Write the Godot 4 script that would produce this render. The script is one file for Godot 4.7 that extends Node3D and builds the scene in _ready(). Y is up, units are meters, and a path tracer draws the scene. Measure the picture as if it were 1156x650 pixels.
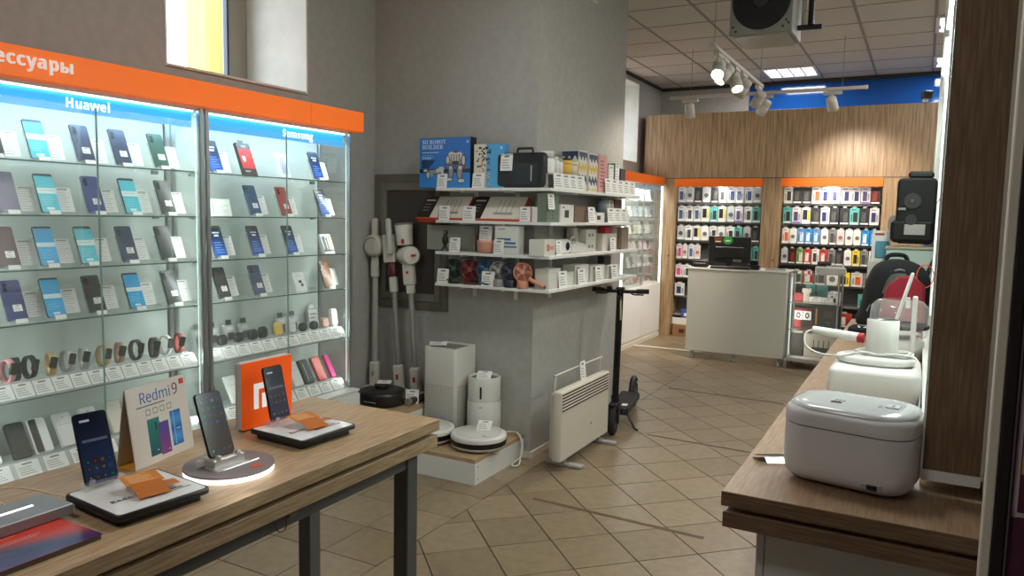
extends Node3D
# A phone and gadget shop: glass cabinets on the left, a pillar with shelves in the middle, a wood-clad back room and a counter on the right.

const ORD := ["first", "second", "third", "fourth", "fifth", "sixth", "seventh", "eighth", "ninth", "tenth", "eleventh", "twelfth", "thirteenth", "fourteenth", "fifteenth"]
var M := {}
var K := {}
var names := {}
var font_sans: SystemFont
var font_bold: SystemFont
var font_serif: SystemFont
var rng := RandomNumberGenerator.new()

# ---------------------------------------------------------------- shapes
func mb() -> SurfaceTool:
	var st := SurfaceTool.new()
	st.begin(Mesh.PRIMITIVE_TRIANGLES)
	st.set_smooth_group(-1)
	return st

func tri(st: SurfaceTool, a: Vector3, b: Vector3, c: Vector3, ua := Vector2.ZERO, ub := Vector2.ZERO, uc := Vector2.ZERO) -> void:
	st.set_uv(ua); st.add_vertex(a)
	st.set_uv(uc); st.add_vertex(c)
	st.set_uv(ub); st.add_vertex(b)

func quad(st: SurfaceTool, a: Vector3, b: Vector3, c: Vector3, d: Vector3, u := false) -> void:
	var z := Vector2.ZERO
	if u:
		tri(st, a, b, c, Vector2(0, 1), Vector2(1, 1), Vector2(1, 0))
		tri(st, a, c, d, Vector2(0, 1), Vector2(1, 0), Vector2(0, 0))
	else:
		tri(st, a, b, c, z, z, z)
		tri(st, a, c, d, z, z, z)

func bx(st: SurfaceTool, c: Vector3, s: Vector3, e := 0.0, t := Transform3D()) -> void:
	st.set_smooth_group(-1)
	var h := s * 0.5
	e = minf(e, minf(h.x, minf(h.y, h.z)) * 0.95)
	if e <= 0.0:
		var p := []
		for i in 8:
			p.append(t * (c + Vector3(h.x if i & 1 else -h.x, h.y if i & 2 else -h.y, h.z if i & 4 else -h.z)))
		quad(st, p[4], p[5], p[7], p[6], true)
		quad(st, p[1], p[0], p[2], p[3], true)
		quad(st, p[5], p[1], p[3], p[7], true)
		quad(st, p[0], p[4], p[6], p[2], true)
		quad(st, p[6], p[7], p[3], p[2], true)
		quad(st, p[0], p[1], p[5], p[4], true)
		return
	var v := func(i: int, ax: int) -> Vector3:
		var q := Vector3(h.x if i & 1 else -h.x, h.y if i & 2 else -h.y, h.z if i & 4 else -h.z)
		for k in 3:
			if k != ax:
				q[k] -= signf(q[k]) * e
		return t * (c + q)
	for f in [[4, 5, 7, 6, 2], [1, 0, 2, 3, 2], [5, 1, 3, 7, 0], [0, 4, 6, 2, 0], [6, 7, 3, 2, 1], [0, 1, 5, 4, 1]]:
		quad(st, v.call(f[0], f[4]), v.call(f[1], f[4]), v.call(f[2], f[4]), v.call(f[3], f[4]), true)
	# edges: [corner a, corner b, axis of the face on one side, axis of the other]
	for g in [[4, 5, 2, 1], [5, 7, 2, 0], [7, 6, 2, 1], [6, 4, 2, 0], [1, 0, 2, 1], [0, 2, 2, 0], [2, 3, 2, 1], [3, 1, 2, 0], [5, 1, 0, 1], [3, 7, 0, 1], [0, 4, 0, 1], [6, 2, 0, 1]]:
		quad(st, v.call(g[1], g[2]), v.call(g[0], g[2]), v.call(g[0], g[3]), v.call(g[1], g[3]))
	for i in 8:
		var odd := (i & 1) + ((i >> 1) & 1) + ((i >> 2) & 1)
		if odd % 2 == 1:
			tri(st, v.call(i, 0), v.call(i, 1), v.call(i, 2))
		else:
			tri(st, v.call(i, 0), v.call(i, 2), v.call(i, 1))

func rrect(w: float, h: float, r: float, n := 4) -> PackedVector2Array:
	var o := PackedVector2Array()
	r = minf(r, minf(w, h) * 0.499)
	for k in 4:
		var cx := (w * 0.5 - r) * (1.0 if k == 0 or k == 3 else -1.0)
		var cy := (h * 0.5 - r) * (1.0 if k < 2 else -1.0)
		for j in n + 1:
			var a := (k + float(j) / n) * PI * 0.5
			o.append(Vector2(cx + r * cos(a), cy + r * sin(a)))
	return o

func circle(r: float, n := 24, sx := 1.0, sy := 1.0) -> PackedVector2Array:
	var o := PackedVector2Array()
	for j in n:
		o.append(Vector2(r * sx * cos(TAU * j / n), r * sy * sin(TAU * j / n)))
	return o

# rings of an outline (counter-clockwise, seen from +z): each ring is [inset, z]; smooth sides, flat caps
func loft(st: SurfaceTool, o: PackedVector2Array, rings: Array, t := Transform3D(), smooth := true) -> void:
	var n := o.size()
	var lo := o[0]
	var hi := o[0]
	for p in o:
		lo = lo.min(p); hi = hi.max(p)
	var nor := []
	for i in n:
		var d := (o[(i + 1) % n] - o[(i - 1 + n) % n]).normalized()
		nor.append(Vector2(d.y, -d.x))
	var R := []
	for g in rings:
		var row := []
		for i in n:
			var q: Vector2 = o[i] - nor[i] * float(g[0])
			row.append([t * Vector3(q.x, q.y, g[1]), Vector2((q.x - lo.x) / (hi.x - lo.x), 1.0 - (q.y - lo.y) / (hi.y - lo.y)), q])
		R.append(row)
	st.set_smooth_group(1 if smooth else -1)
	for k in rings.size() - 1:
		for i in n:
			var j := (i + 1) % n
			var a = R[k][i]; var b = R[k][j]; var c = R[k + 1][j]; var d = R[k + 1][i]
			tri(st, a[0], b[0], c[0], a[1], b[1], c[1])
			tri(st, a[0], c[0], d[0], a[1], c[1], d[1])
	st.set_smooth_group(-1)
	var poly := PackedVector2Array()
	for q in R[-1]: poly.append(q[2])
	var ix := Geometry2D.triangulate_polygon(poly)
	for k in range(0, ix.size(), 3):
		var p := [ix[k], ix[k + 1], ix[k + 2]]
		var area := (poly[p[1]] - poly[p[0]]).cross(poly[p[2]] - poly[p[0]])
		if area < 0: p = [p[0], p[2], p[1]]
		tri(st, R[-1][p[0]][0], R[-1][p[1]][0], R[-1][p[2]][0], R[-1][p[0]][1], R[-1][p[1]][1], R[-1][p[2]][1])
		tri(st, R[0][p[0]][0], R[0][p[2]][0], R[0][p[1]][0], R[0][p[0]][1], R[0][p[2]][1], R[0][p[1]][1])

func slab(o: PackedVector2Array, z0: float, z1: float, e := 0.0, t := Transform3D()) -> SurfaceTool:
	var st := mb()
	loft(st, o, [[0.0, z0], [0.0, z1]] if e <= 0.0 else [[e, z0], [0.0, z0 + e], [0.0, z1 - e], [e, z1]], t)
	return st

func lathe(st: SurfaceTool, prof: Array, seg := 24, t := Transform3D()) -> void:
	for k in prof.size() - 1:
		st.set_smooth_group(k + 1 if prof[k].size() > 2 else 1)
		for i in seg:
			var a0 := TAU * i / seg
			var a1 := TAU * (i + 1) / seg
			var r0: float = prof[k][0]; var r1: float = prof[k + 1][0]
			var y0: float = prof[k][1]; var y1: float = prof[k + 1][1]
			var a := t * Vector3(r0 * cos(a0), y0, r0 * sin(a0)); var b := t * Vector3(r0 * cos(a1), y0, r0 * sin(a1))
			var c := t * Vector3(r1 * cos(a1), y1, r1 * sin(a1)); var d := t * Vector3(r1 * cos(a0), y1, r1 * sin(a0))
			if r0 > 1e-5: tri(st, a, c, b)
			if r1 > 1e-5: tri(st, a, d, c)

func tube(st: SurfaceTool, pts: Array, r: float, seg := 8, closed := false) -> void:
	st.set_smooth_group(1)
	var n := pts.size()
	var rows := []
	var up := Vector3.UP
	for i in n:
		var a: Vector3 = pts[maxi(i - 1, 0)] if not closed else pts[(i - 1 + n) % n]
		var b: Vector3 = pts[mini(i + 1, n - 1)] if not closed else pts[(i + 1) % n]
		var d := (b - a).normalized()
		if i == 0: up = Vector3.UP if absf(d.y) < 0.9 else Vector3.RIGHT
		var s := d.cross(up).normalized()
		up = s.cross(d).normalized()
		var row := []
		for k in seg:
			row.append(pts[i] + (s * cos(TAU * k / seg) + up * sin(TAU * k / seg)) * r)
		rows.append(row)
	for i in (n if closed else n - 1):
		var j := (i + 1) % n
		for k in seg:
			var l := (k + 1) % seg
			quad(st, rows[i][k], rows[i][l], rows[j][l], rows[j][k])
	if not closed:
		st.set_smooth_group(-1)
		for k in range(1, seg - 1):
			tri(st, rows[0][0], rows[0][k + 1], rows[0][k])
			tri(st, rows[n - 1][0], rows[n - 1][k], rows[n - 1][k + 1])

func curve(pts: Array, n := 6) -> Array:
	var out := []
	for i in pts.size() - 1:
		var a: Vector3 = pts[maxi(i - 1, 0)]; var b: Vector3 = pts[i]; var c: Vector3 = pts[i + 1]; var d: Vector3 = pts[mini(i + 2, pts.size() - 1)]
		for k in n:
			out.append(b.cubic_interpolate(c, a, d, float(k) / n))
	out.append(pts[-1])
	return out

func done(st) -> Mesh:
	if st is Mesh: return st
	st.generate_normals()
	return st.commit()

# ---------------------------------------------------------------- nodes
func numbered(n: String) -> String:
	names[n] = names.get(n, -1) + 1
	return n if names[n] == 0 else "%s_%03d" % [n, names[n]]

func obj(called: String, st, m: Material, parent: Node = null) -> MeshInstance3D:
	var o := MeshInstance3D.new()
	o.mesh = done(st)
	o.material_override = m
	if parent == null:
		o.name = numbered(called)
		add_child(o)
	else:
		o.name = called
		parent.add_child(o, true)
	return o

func meta(o: Node, label: String, category: String, group := "") -> Node:
	o.set_meta("label", label)
	o.set_meta("category", category)
	if group: o.set_meta("group", group)
	return o

func thing(called: String, label: String, category: String, at := Vector3.ZERO, yaw := 0.0, lean := 0.0, group := "") -> Node3D:
	var o := Node3D.new()
	o.name = numbered(called)
	add_child(o)
	o.position = at
	o.rotation_degrees = Vector3(-lean, yaw, 0)
	meta(o, label, category, group)
	return o

func struct(called: String, st, m: Material) -> MeshInstance3D:
	var o := obj(called, st, m)
	o.set_meta("kind", "structure")
	return o

# a box-shaped part: centre, size
func part(called: String, c: Vector3, s: Vector3, m: Material, parent: Node, e := 0.0, lean := 0.0, yaw := 0.0) -> MeshInstance3D:
	var key := "bx%s_%.4f" % [s, e]
	if not K.has(key):
		var st := mb()
		bx(st, Vector3.ZERO, s, e)
		K[key] = done(st)
	var o := obj(called, K[key], m, parent)
	o.position = c
	o.rotation_degrees = Vector3(-lean, yaw, 0)
	return o

func text(called: String, s: String, f: Font, height: float, m: Material, parent: Node, at: Vector3, yaw := 0.0, depth := 0.004, lean := 0.0, roll := 0.0, right := false) -> MeshInstance3D:
	var t := TextMesh.new()
	t.text = s
	t.font = f
	t.font_size = 48
	t.pixel_size = height / 34.0
	t.depth = depth
	t.curve_step = 2.0
	t.horizontal_alignment = HORIZONTAL_ALIGNMENT_RIGHT if right else HORIZONTAL_ALIGNMENT_LEFT
	t.vertical_alignment = VERTICAL_ALIGNMENT_BOTTOM
	var o := obj(called, t, m, parent)
	o.position = at
	o.rotation_degrees = Vector3(-lean, yaw, roll)
	return o

# ---------------------------------------------------------------- materials
func mat(c: Color, rough := 0.6, metal := 0.0) -> StandardMaterial3D:
	var key := "m%s_%.2f_%.2f" % [c.to_html(), rough, metal]
	if not K.has(key):
		var m := StandardMaterial3D.new()
		m.albedo_color = c
		m.roughness = rough
		m.metallic = metal
		K[key] = m
	return K[key]

func rgb(r: int, g: int, b: int, rough := 0.6, metal := 0.0) -> StandardMaterial3D:
	return mat(Color8(r, g, b), rough, metal)

func glass(c: Color, a: float, rough := 0.03) -> StandardMaterial3D:
	var m := StandardMaterial3D.new()
	m.albedo_color = Color(c, a)
	m.transparency = BaseMaterial3D.TRANSPARENCY_ALPHA
	m.roughness = rough
	return m

func glow(c: Color, e: float) -> StandardMaterial3D:
	var m := StandardMaterial3D.new()
	m.albedo_color = c
	m.emission_enabled = true
	m.emission = c
	m.emission_energy_multiplier = e
	return m

func noise_tex(seed_: int, freq: float, ramp: Array, size := 512, kind := FastNoiseLite.TYPE_SIMPLEX_SMOOTH, oct := 4) -> NoiseTexture2D:
	var n := FastNoiseLite.new()
	n.seed = seed_
	n.noise_type = kind
	n.frequency = freq
	n.fractal_octaves = oct
	var t := NoiseTexture2D.new()
	t.width = size
	t.height = size
	t.seamless = true
	t.noise = n
	var g := Gradient.new()
	g.offsets = PackedFloat32Array([])
	var off := PackedFloat32Array()
	var col := PackedColorArray()
	for k in ramp:
		off.append(k[0]); col.append(k[1])
	g.offsets = off
	g.colors = col
	t.color_ramp = g
	return t

func tri_mat(t: Texture2D, scale: Vector3, rough: float, world := true) -> StandardMaterial3D:
	var m := StandardMaterial3D.new()
	m.albedo_texture = t
	m.uv1_triplanar = true
	m.uv1_world_triplanar = world
	m.uv1_scale = scale
	m.uv1_triplanar_sharpness = 8.0
	m.roughness = rough
	return m

func pic(im: Image, rough := 0.4, emit := 0.0) -> StandardMaterial3D:
	var m := StandardMaterial3D.new()
	var t := ImageTexture.create_from_image(im)
	m.albedo_texture = t
	m.roughness = rough
	if emit > 0.0:
		m.emission_enabled = true
		m.emission = Color.BLACK
		m.emission_texture = t
		m.emission_energy_multiplier = emit
	return m

func canvas(w: int, h: int, c: Color) -> Image:
	var im := Image.create(w, h, false, Image.FORMAT_RGB8)
	im.fill(c)
	return im

func rect(im: Image, x: int, y: int, w: int, h: int, c: Color) -> void:
	im.fill_rect(Rect2i(x, y, w, h), c)

func ell(im: Image, cx: int, cy: int, rx: int, ry: int, c: Color) -> void:
	for y in range(-ry, ry + 1):
		var w := int(rx * sqrt(maxf(0.0, 1.0 - float(y * y) / float(ry * ry))))
		rect(im, cx - w, cy + y, 2 * w + 1, 1, c)

func lines(im: Image, x: int, y: int, w: int, n: int, step: int, c: Color, seed_: int) -> void:
	rng.seed = seed_
	for i in n:
		rect(im, x, y + i * step, int(w * rng.randf_range(0.55, 1.0)), maxi(1, step / 3), c)

func make_materials() -> void:
	font_sans = SystemFont.new(); font_sans.font_names = PackedStringArray(["Droid Sans"])
	font_bold = SystemFont.new(); font_bold.font_names = PackedStringArray(["Droid Sans"]); font_bold.font_weight = 700
	font_serif = SystemFont.new(); font_serif.font_names = PackedStringArray(["Droid Serif"]); font_serif.font_weight = 700
	var oak := [[0.0, Color8(148, 120, 90)], [0.35, Color8(169, 140, 107)], [0.6, Color8(183, 155, 121)], [1.0, Color8(200, 173, 139)]]
	var oak_t := noise_tex(11, 0.05, oak, 1024, FastNoiseLite.TYPE_SIMPLEX_SMOOTH, 5)
	var oak_w := noise_tex(13, 0.02, [[0.0, Color8(126, 99, 71)], [0.35, Color8(154, 125, 93)], [0.6, Color8(170, 142, 108)], [1.0, Color8(190, 163, 129)]], 1024, FastNoiseLite.TYPE_SIMPLEX_SMOOTH, 5)
	M.oak_z = tri_mat(oak_t, Vector3(2.1, 2.1, 0.16), 0.42)
	M.oak_x = tri_mat(oak_t, Vector3(0.16, 2.1, 2.1), 0.5)
	M.oak_y = tri_mat(oak_w, Vector3(1.3, 0.09, 1.3), 0.42)
	var oak_c := noise_tex(14, 0.05, [[0.0, Color8(114, 88, 66)], [0.35, Color8(131, 104, 79)], [0.6, Color8(142, 115, 89)], [1.0, Color8(156, 130, 104)]], 1024, FastNoiseLite.TYPE_SIMPLEX_SMOOTH, 5)
	M.oak_counter = tri_mat(oak_c, Vector3(2.1, 2.1, 0.16), 0.4)
	var oak2 := [[0.0, Color8(98, 74, 55)], [0.4, Color8(112, 87, 66)], [0.65, Color8(124, 98, 75)], [1.0, Color8(138, 112, 88)]]
	var oak_d := noise_tex(12, 0.05, oak2, 1024, FastNoiseLite.TYPE_SIMPLEX_SMOOTH, 5)
	M.oak_panel = tri_mat(oak_d, Vector3(2.4, 0.14, 2.4), 0.55)
	M.oak_edge_z = tri_mat(oak_d, Vector3(2.4, 2.4, 0.16), 0.55)
	M.oak_edge_x = tri_mat(oak_d, Vector3(0.16, 2.4, 2.4), 0.55)
	var wall := [[0.0, Color8(166, 164, 159)], [1.0, Color8(178, 176, 170)]]
	M.wall = tri_mat(noise_tex(3, 0.03, wall, 512), Vector3(0.9, 0.9, 0.9), 0.85)
	var white_wall := [[0.0, Color8(214, 216, 211)], [1.0, Color8(228, 229, 224)]]
	M.reveal = tri_mat(noise_tex(4, 0.02, white_wall, 256), Vector3(0.9, 0.9, 0.9), 0.8)
	M.tile = []
	for k in 3:
		var d := 5 * k
		var ramp := [[0.0, Color8(128 - d, 111 - d, 88 - d)], [0.5, Color8(138 - d, 121 - d, 97 - d)], [1.0, Color8(146 - d, 130 - d, 106 - d)]]
		var m := tri_mat(noise_tex(20 + k, 0.02, ramp, 512), Vector3(1.3, 1.3, 1.3), 0.34)
		M.tile.append(m)
	M.grout = rgb(74, 58, 40, 0.9)
	var ceil := [[0.0, Color8(158, 153, 145)], [0.4, Color8(200, 195, 187)], [1.0, Color8(216, 211, 203)]]
	M.ceiling_tile = tri_mat(noise_tex(31, 0.12, ceil, 512, FastNoiseLite.TYPE_SIMPLEX, 3), Vector3(1.7, 1.7, 1.7), 0.95)
	M.tbar = rgb(138, 132, 124, 0.6)
	M.dark_trim = rgb(52, 49, 46, 0.6)
	M.blue_wall = rgb(18, 70, 142, 0.06)
	M.white = rgb(222, 221, 217, 0.5)
	M.white_gloss = rgb(228, 228, 226, 0.25)
	M.paper = rgb(232, 231, 226, 0.8)
	M.cream = rgb(214, 206, 192, 0.6)
	M.black = rgb(20, 20, 21, 0.45)
	M.black_gloss = rgb(14, 14, 16, 0.15)
	M.black_fabric = rgb(26, 26, 28, 0.95)
	M.grey_slat = rgb(74, 72, 70, 0.6)
	M.orange = rgb(255, 116, 18, 0.4)
	M.alu = rgb(168, 171, 172, 0.32, 0.85)
	M.steel_grey = rgb(98, 97, 97, 0.45, 0.3)
	M.glass = glass(Color(0.9, 0.97, 0.94), 0.04)
	M.glass_shelf = glass(Color(0.80, 0.93, 0.88), 0.10)
	M.glass_edge = rgb(58, 92, 82, 0.2)
	M.acrylic = glass(Color(0.95, 0.97, 0.97), 0.13, 0.05)
	M.acrylic_white = glass(Color(0.95, 0.97, 0.97), 0.35, 0.2)
	M.cabinet_back = rgb(186, 194, 189, 0.6)
	M.red = rgb(178, 28, 34, 0.4)
	M.rubber = rgb(28, 28, 28, 0.8)
	M.cardboard = rgb(146, 104, 66, 0.85)
	M.led = glow(Color(0.90, 0.98, 1.0), 5.0)
	M.led_soft = glow(Color(0.92, 1.0, 0.96), 0.9)
	M.led_far = glow(Color(0.96, 1.0, 0.98), 3.0)
	M.lamp_panel = glow(Color(0.96, 0.98, 1.0), 4.0)
	M.spot_face = glow(Color(1.0, 0.97, 0.9), 14.0)
	# printed things
	var grey := Color8(150, 150, 150)
	var im := canvas(48, 40, Color8(233, 232, 228)); lines(im, 5, 14, 38, 4, 6, grey, 1); rect(im, 14, 4, 20, 4, Color8(116, 116, 116)); M.price = pic(im, 0.7)
	im = canvas(48, 72, Color8(236, 235, 231)); lines(im, 5, 8, 38, 9, 7, Color8(186, 186, 184), 2); rect(im, 8, 3, 30, 3, Color8(120, 120, 120)); M.spec = pic(im, 0.7)
	im = canvas(64, 140, Color8(84, 196, 214)); rect(im, 0, 0, 64, 9, Color8(32, 52, 66)); rect(im, 0, 52, 64, 20, Color8(226, 238, 238)); rect(im, 6, 58, 50, 5, Color8(190, 214, 218)); lines(im, 8, 84, 46, 4, 9, Color8(132, 216, 228), 3); rect(im, 18, 122, 26, 9, Color8(222, 240, 240)); M.scr_cyan = pic(im, 0.2)
	im = canvas(64, 140, Color8(62, 168, 224)); rect(im, 0, 0, 64, 7, Color8(24, 40, 60)); rect(im, 0, 58, 64, 16, Color8(214, 232, 242)); lines(im, 8, 84, 46, 4, 9, Color8(112, 196, 238), 4); rect(im, 20, 124, 24, 8, Color8(220, 236, 246)); M.scr_azure = pic(im, 0.2)
	im = canvas(64, 140, Color8(20, 28, 62))
	for y in 140:
		rect(im, 0, y, 64, 1, Color8(16, 22, 48).lerp(Color8(30, 84, 178), clampf((y - 20) / 90.0, 0, 1)))
	rect(im, 14, 28, 36, 6, Color8(214, 220, 236)); rect(im, 20, 40, 24, 8, Color8(226, 230, 240)); lines(im, 10, 74, 44, 5, 11, Color8(120, 170, 226), 5); M.scr_navy = pic(im, 0.2)
	M.scr_home = pic(home_screen(Color8(18, 22, 36), Color8(34, 46, 76), 1), 0.12, 0.2)
	M.scr_home_b = pic(home_screen(Color8(38, 36, 60), Color8(52, 38, 32), 2), 0.12, 0.2)
	M.scr_home_c = pic(home_screen(Color8(26, 26, 40), Color8(40, 38, 64), 3), 0.12, 0.2)

func home_screen(a: Color, b: Color, kind: int) -> Image:
	var im := canvas(72, 156, a)
	for y in 156:
		rect(im, 0, y, 72, 1, a.lerp(b, clampf(y / 120.0, 0, 1)))
	var hues := [Color8(214, 222, 230), Color8(70, 130, 220), Color8(220, 90, 70), Color8(90, 190, 120), Color8(230, 180, 80), Color8(120, 160, 230)]
	rng.seed = 40 + kind
	var rows: Array = [[102, 4], [118, 4], [138, 4]] if kind == 1 else [[16, 4], [34, 4], [52, 4], [70, 3], [138, 4]] if kind == 2 else [[80, 4], [98, 4], [130, 4]]
	for r in rows:
		for k in r[1]:
			rect(im, 7 + k * 16, r[0], 10, 10, hues[rng.randi() % 6].darkened(0.74))
			rect(im, 9 + k * 16, r[0] + 2, 6, 6, hues[rng.randi() % 6].darkened(0.54))
	if kind != 2:
		rect(im, 8, 58, 56, 6, Color8(84, 92, 110))
		rect(im, 10, 14, 22, 5, Color8(170, 180, 196))
	return im

# ---------------------------------------------------------------- lights
func area(called: String, at: Vector3, size: Vector2, towards: Vector3, energy: float, c := Color.WHITE, parent: Node = null) -> void:
	var l := AreaLight3D.new()
	l.name = called
	l.area_size = size
	l.light_energy = energy
	l.light_color = c
	l.shadow_enabled = true
	l.area_range = 14.0
	l.area_attenuation = 2.0
	if parent: parent.add_child(l, true)
	else: add_child(l, true)
	var up := Vector3.UP if absf(towards.normalized().y) < 0.9 else Vector3.RIGHT
	l.look_at_from_position(at, at + towards, up)

func ceiling_light(x: float, z: float, label: String, energy: float) -> void:
	var o := thing("ceiling_light", label, "ceiling light", Vector3(x, 3.30, z), 0, 0, "square ceiling lights")
	var st := mb()
	for s in [-1, 1]:
		bx(st, Vector3(s * 0.285, 0.0, 0), Vector3(0.03, 0.03, 0.6))
		bx(st, Vector3(0, 0.0, s * 0.285), Vector3(0.54, 0.03, 0.03))
	obj("frame", st, M.white, o)
	part("reflector", Vector3(0, 0.05, 0), Vector3(0.58, 0.01, 0.58), M.white, o)
	for k in 4:
		part("lamp_tube", Vector3(-0.204 + k * 0.136, 0.02, 0), Vector3(0.1, 0.012, 0.53), M.lamp_panel, o)
	for k in 3:
		part("louver", Vector3(-0.136 + k * 0.136, 0.012, 0), Vector3(0.02, 0.03, 0.54), M.white_gloss, o)
	area("ceiling_lamp", Vector3(x, 3.27, z), Vector2(0.54, 0.54), Vector3.DOWN, energy, Color(0.99, 0.98, 0.96))

# ---------------------------------------------------------------- scene
func _ready() -> void:
	rng.seed = 7
	var cam := Camera3D.new()
	cam.name = "camera"
	cam.position = Vector3(0, 1.52, 0)
	cam.rotation_degrees = Vector3(-5.529, 28.498, 1.121)
	cam.fov = 41.85
	cam.near = 0.05
	cam.far = 60
	add_child(cam)
	var env := WorldEnvironment.new()
	env.name = "environment"
	var e := Environment.new()
	var sky := Sky.new()
	var sm := ProceduralSkyMaterial.new()
	sm.sky_top_color = Color8(214, 222, 230)
	sm.sky_horizon_color = Color8(226, 232, 236)
	sm.ground_bottom_color = Color8(150, 148, 142)
	sm.ground_horizon_color = Color8(210, 212, 210)
	sm.sky_energy_multiplier = 2.8
	sm.ground_energy_multiplier = 2.2
	sky.sky_material = sm
	e.background_mode = Environment.BG_SKY
	e.sky = sky
	e.tonemap_mode = Environment.TONE_MAPPER_LINEAR
	e.tonemap_exposure = 1.0
	e.sdfgi_enabled = true
	e.ssao_enabled = true
	e.ssil_enabled = true
	env.environment = e
	add_child(env)
	make_materials()
	ceiling_light(-0.92, -2.62, "square louvred ceiling light over the aisle beside the pillar", 2.6)
	ceiling_light(-1.22, 0.4, "square louvred ceiling light above the near display table", 1.9)
	ceiling_light(0.28, -6.12, "square louvred ceiling light beyond the right wall showcase", 2.2)
	ceiling_light(-1.52, -9.72, "square louvred ceiling light close to the blue wall, left one", 2.2)
	ceiling_light(0.28, -9.72, "square louvred ceiling light close to the blue wall, right one", 2.2)
	ceiling_light(0.28, -7.92, "square louvred ceiling light over the far right corner", 2.2)
	build_room()
	build_left_cabinets()
	build_cabinet_stock()
	build_table()
	build_table_things()
	build_pillar_shelves()
	build_corner()
	build_heater_scooter()
	build_back_wall()
	build_far_showcase()
	build_kiosk()
	build_overhead()
	build_counter()
	build_counter_things()

func clip_tile(p: PackedVector2Array, region: PackedVector2Array) -> PackedVector2Array:
	var r := Geometry2D.intersect_polygons(p, region)
	return r[0] if r.size() else PackedVector2Array()

func tile_mesh(p: PackedVector2Array) -> SurfaceTool:
	# outline in (x, -z): loft's z becomes up
	return slab(p, -0.006, 0.0, 0.0012, Transform3D(Basis(Vector3.RIGHT, Vector3.FORWARD, Vector3.UP), Vector3.ZERO))

func build_floor() -> void:
	var st := mb()
	bx(st, Vector3(-0.76, -0.054, -4.3), Vector3(5.2, 0.1, 12.3))
	var fl := struct("floor", st, M.grout)
	var pitch := 0.302
	var gap := 0.0028
	var n := 0
	var rest := mb()
	var pieces := []
	# straight tiles between the cabinet and the diagonal field
	for i in 5:
		for j in 17:
			var x0 := -1.985 - (i + 1) * pitch
			var z0 := -0.06 - j * pitch
			pieces.append(PackedVector2Array([Vector2(x0 + gap, -z0 + gap), Vector2(x0 + pitch - gap, -z0 + gap), Vector2(x0 + pitch - gap, -z0 + pitch - gap), Vector2(x0 + gap, -z0 + pitch - gap)]))
	var regions := [
		PackedVector2Array([Vector2(-1.985 + gap, -1.6), Vector2(0.9, -1.6), Vector2(0.9, 10.3), Vector2(-1.985 + gap, 10.3)]),
		PackedVector2Array([Vector2(-3.3, 5.08), Vector2(-1.985 - gap, 5.08), Vector2(-1.985 - gap, 10.3), Vector2(-3.3, 10.3)]),
	]
	var o := Vector2(-1.236, 3.317)
	var u := Vector2(1, 1).normalized() * pitch
	var v := Vector2(-1, 1).normalized() * pitch
	for a in range(-30, 40):
		for b in range(-30, 40):
			var c := o + u * a + v * b
			var g := gap / pitch
			var q := PackedVector2Array([c + u * g + v * g, c + u * (1 - g) + v * g, c + u * (1 - g) + v * (1 - g), c + u * g + v * (1 - g)])
			for r in regions:
				var w := clip_tile(q, r)
				if w.size() >= 3: pieces.append(w)
	var kept := 0
	for p in pieces:
		var m := Vector2.ZERO
		for q in p: m += q
		m /= p.size()
		var area_ := 0.0
		for k in p.size(): area_ += p[k].cross(p[(k + 1) % p.size()]) * 0.5
		if area_ < 0: p.reverse()
		if absf(area_) < 0.0006: continue
		var depth := m.y
		var seen := depth > 1.9 and m.x < -0.30 + maxf(0.0, depth - 4.6) * 0.3 and not (m.x < -2.1 and depth > 4.1 and depth < 6.8) and depth < 8.6
		if seen and m.x < -2.9: seen = depth > 7.6
		if seen:
			var t := obj("tile", tile_mesh(p), M.tile[(n * 7 + int(absf(m.x * 13))) % 3], fl)
			kept += 1
		else:
			loft(rest, p, [[0.0, -0.006], [0.0, 0.0]], Transform3D(Basis(Vector3.RIGHT, Vector3.FORWARD, Vector3.UP), Vector3.ZERO))
		n += 1
	var s := obj("tile_field", rest, M.tile[1], fl)
	s.set_meta("kind", "stuff")
	print("floor tiles ", kept)
	# worn strips of old adhesive
	var strips := [[-1.76, -3.525, -0.83, -3.50, 0.03, "long dark strip of worn floor tape in front of the counter"], [-1.62, -5.02, -0.9, -4.99, 0.028, "dark strip of floor tape behind the scooter"], [-1.92, -6.53, -0.93, -6.49, 0.03, "dark floor tape strip nearest the checkout desk"]]
	for k in strips:
		rng.seed = 90
		var a := Vector2(k[0], -k[1]); var b := Vector2(k[2], -k[3])
		var d := (b - a).normalized(); var w := Vector2(-d.y, d.x)
		var left := PackedVector2Array(); var right := PackedVector2Array()
		for i in 19:
			var c := a.lerp(b, i / 18.0)
			left.append(c + w * k[4] * rng.randf_range(0.36, 0.55)); right.append(c - w * k[4] * rng.randf_range(0.36, 0.55))
		right.reverse()
		left.append_array(right); left.reverse()
		var o2 := obj("floor_tape", slab(left, 0.0003, 0.0012, 0.0, Transform3D(Basis(Vector3.RIGHT, Vector3.FORWARD, Vector3.UP), Vector3.ZERO)), rgb(88, 70, 50, 0.7))
		meta(o2, k[5], "tape", "strips of floor tape")

func wall_box(called: String, lo: Vector3, hi: Vector3, m: Material) -> MeshInstance3D:
	var st := mb()
	bx(st, (lo + hi) * 0.5, hi - lo)
	return struct(called, st, m)

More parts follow.
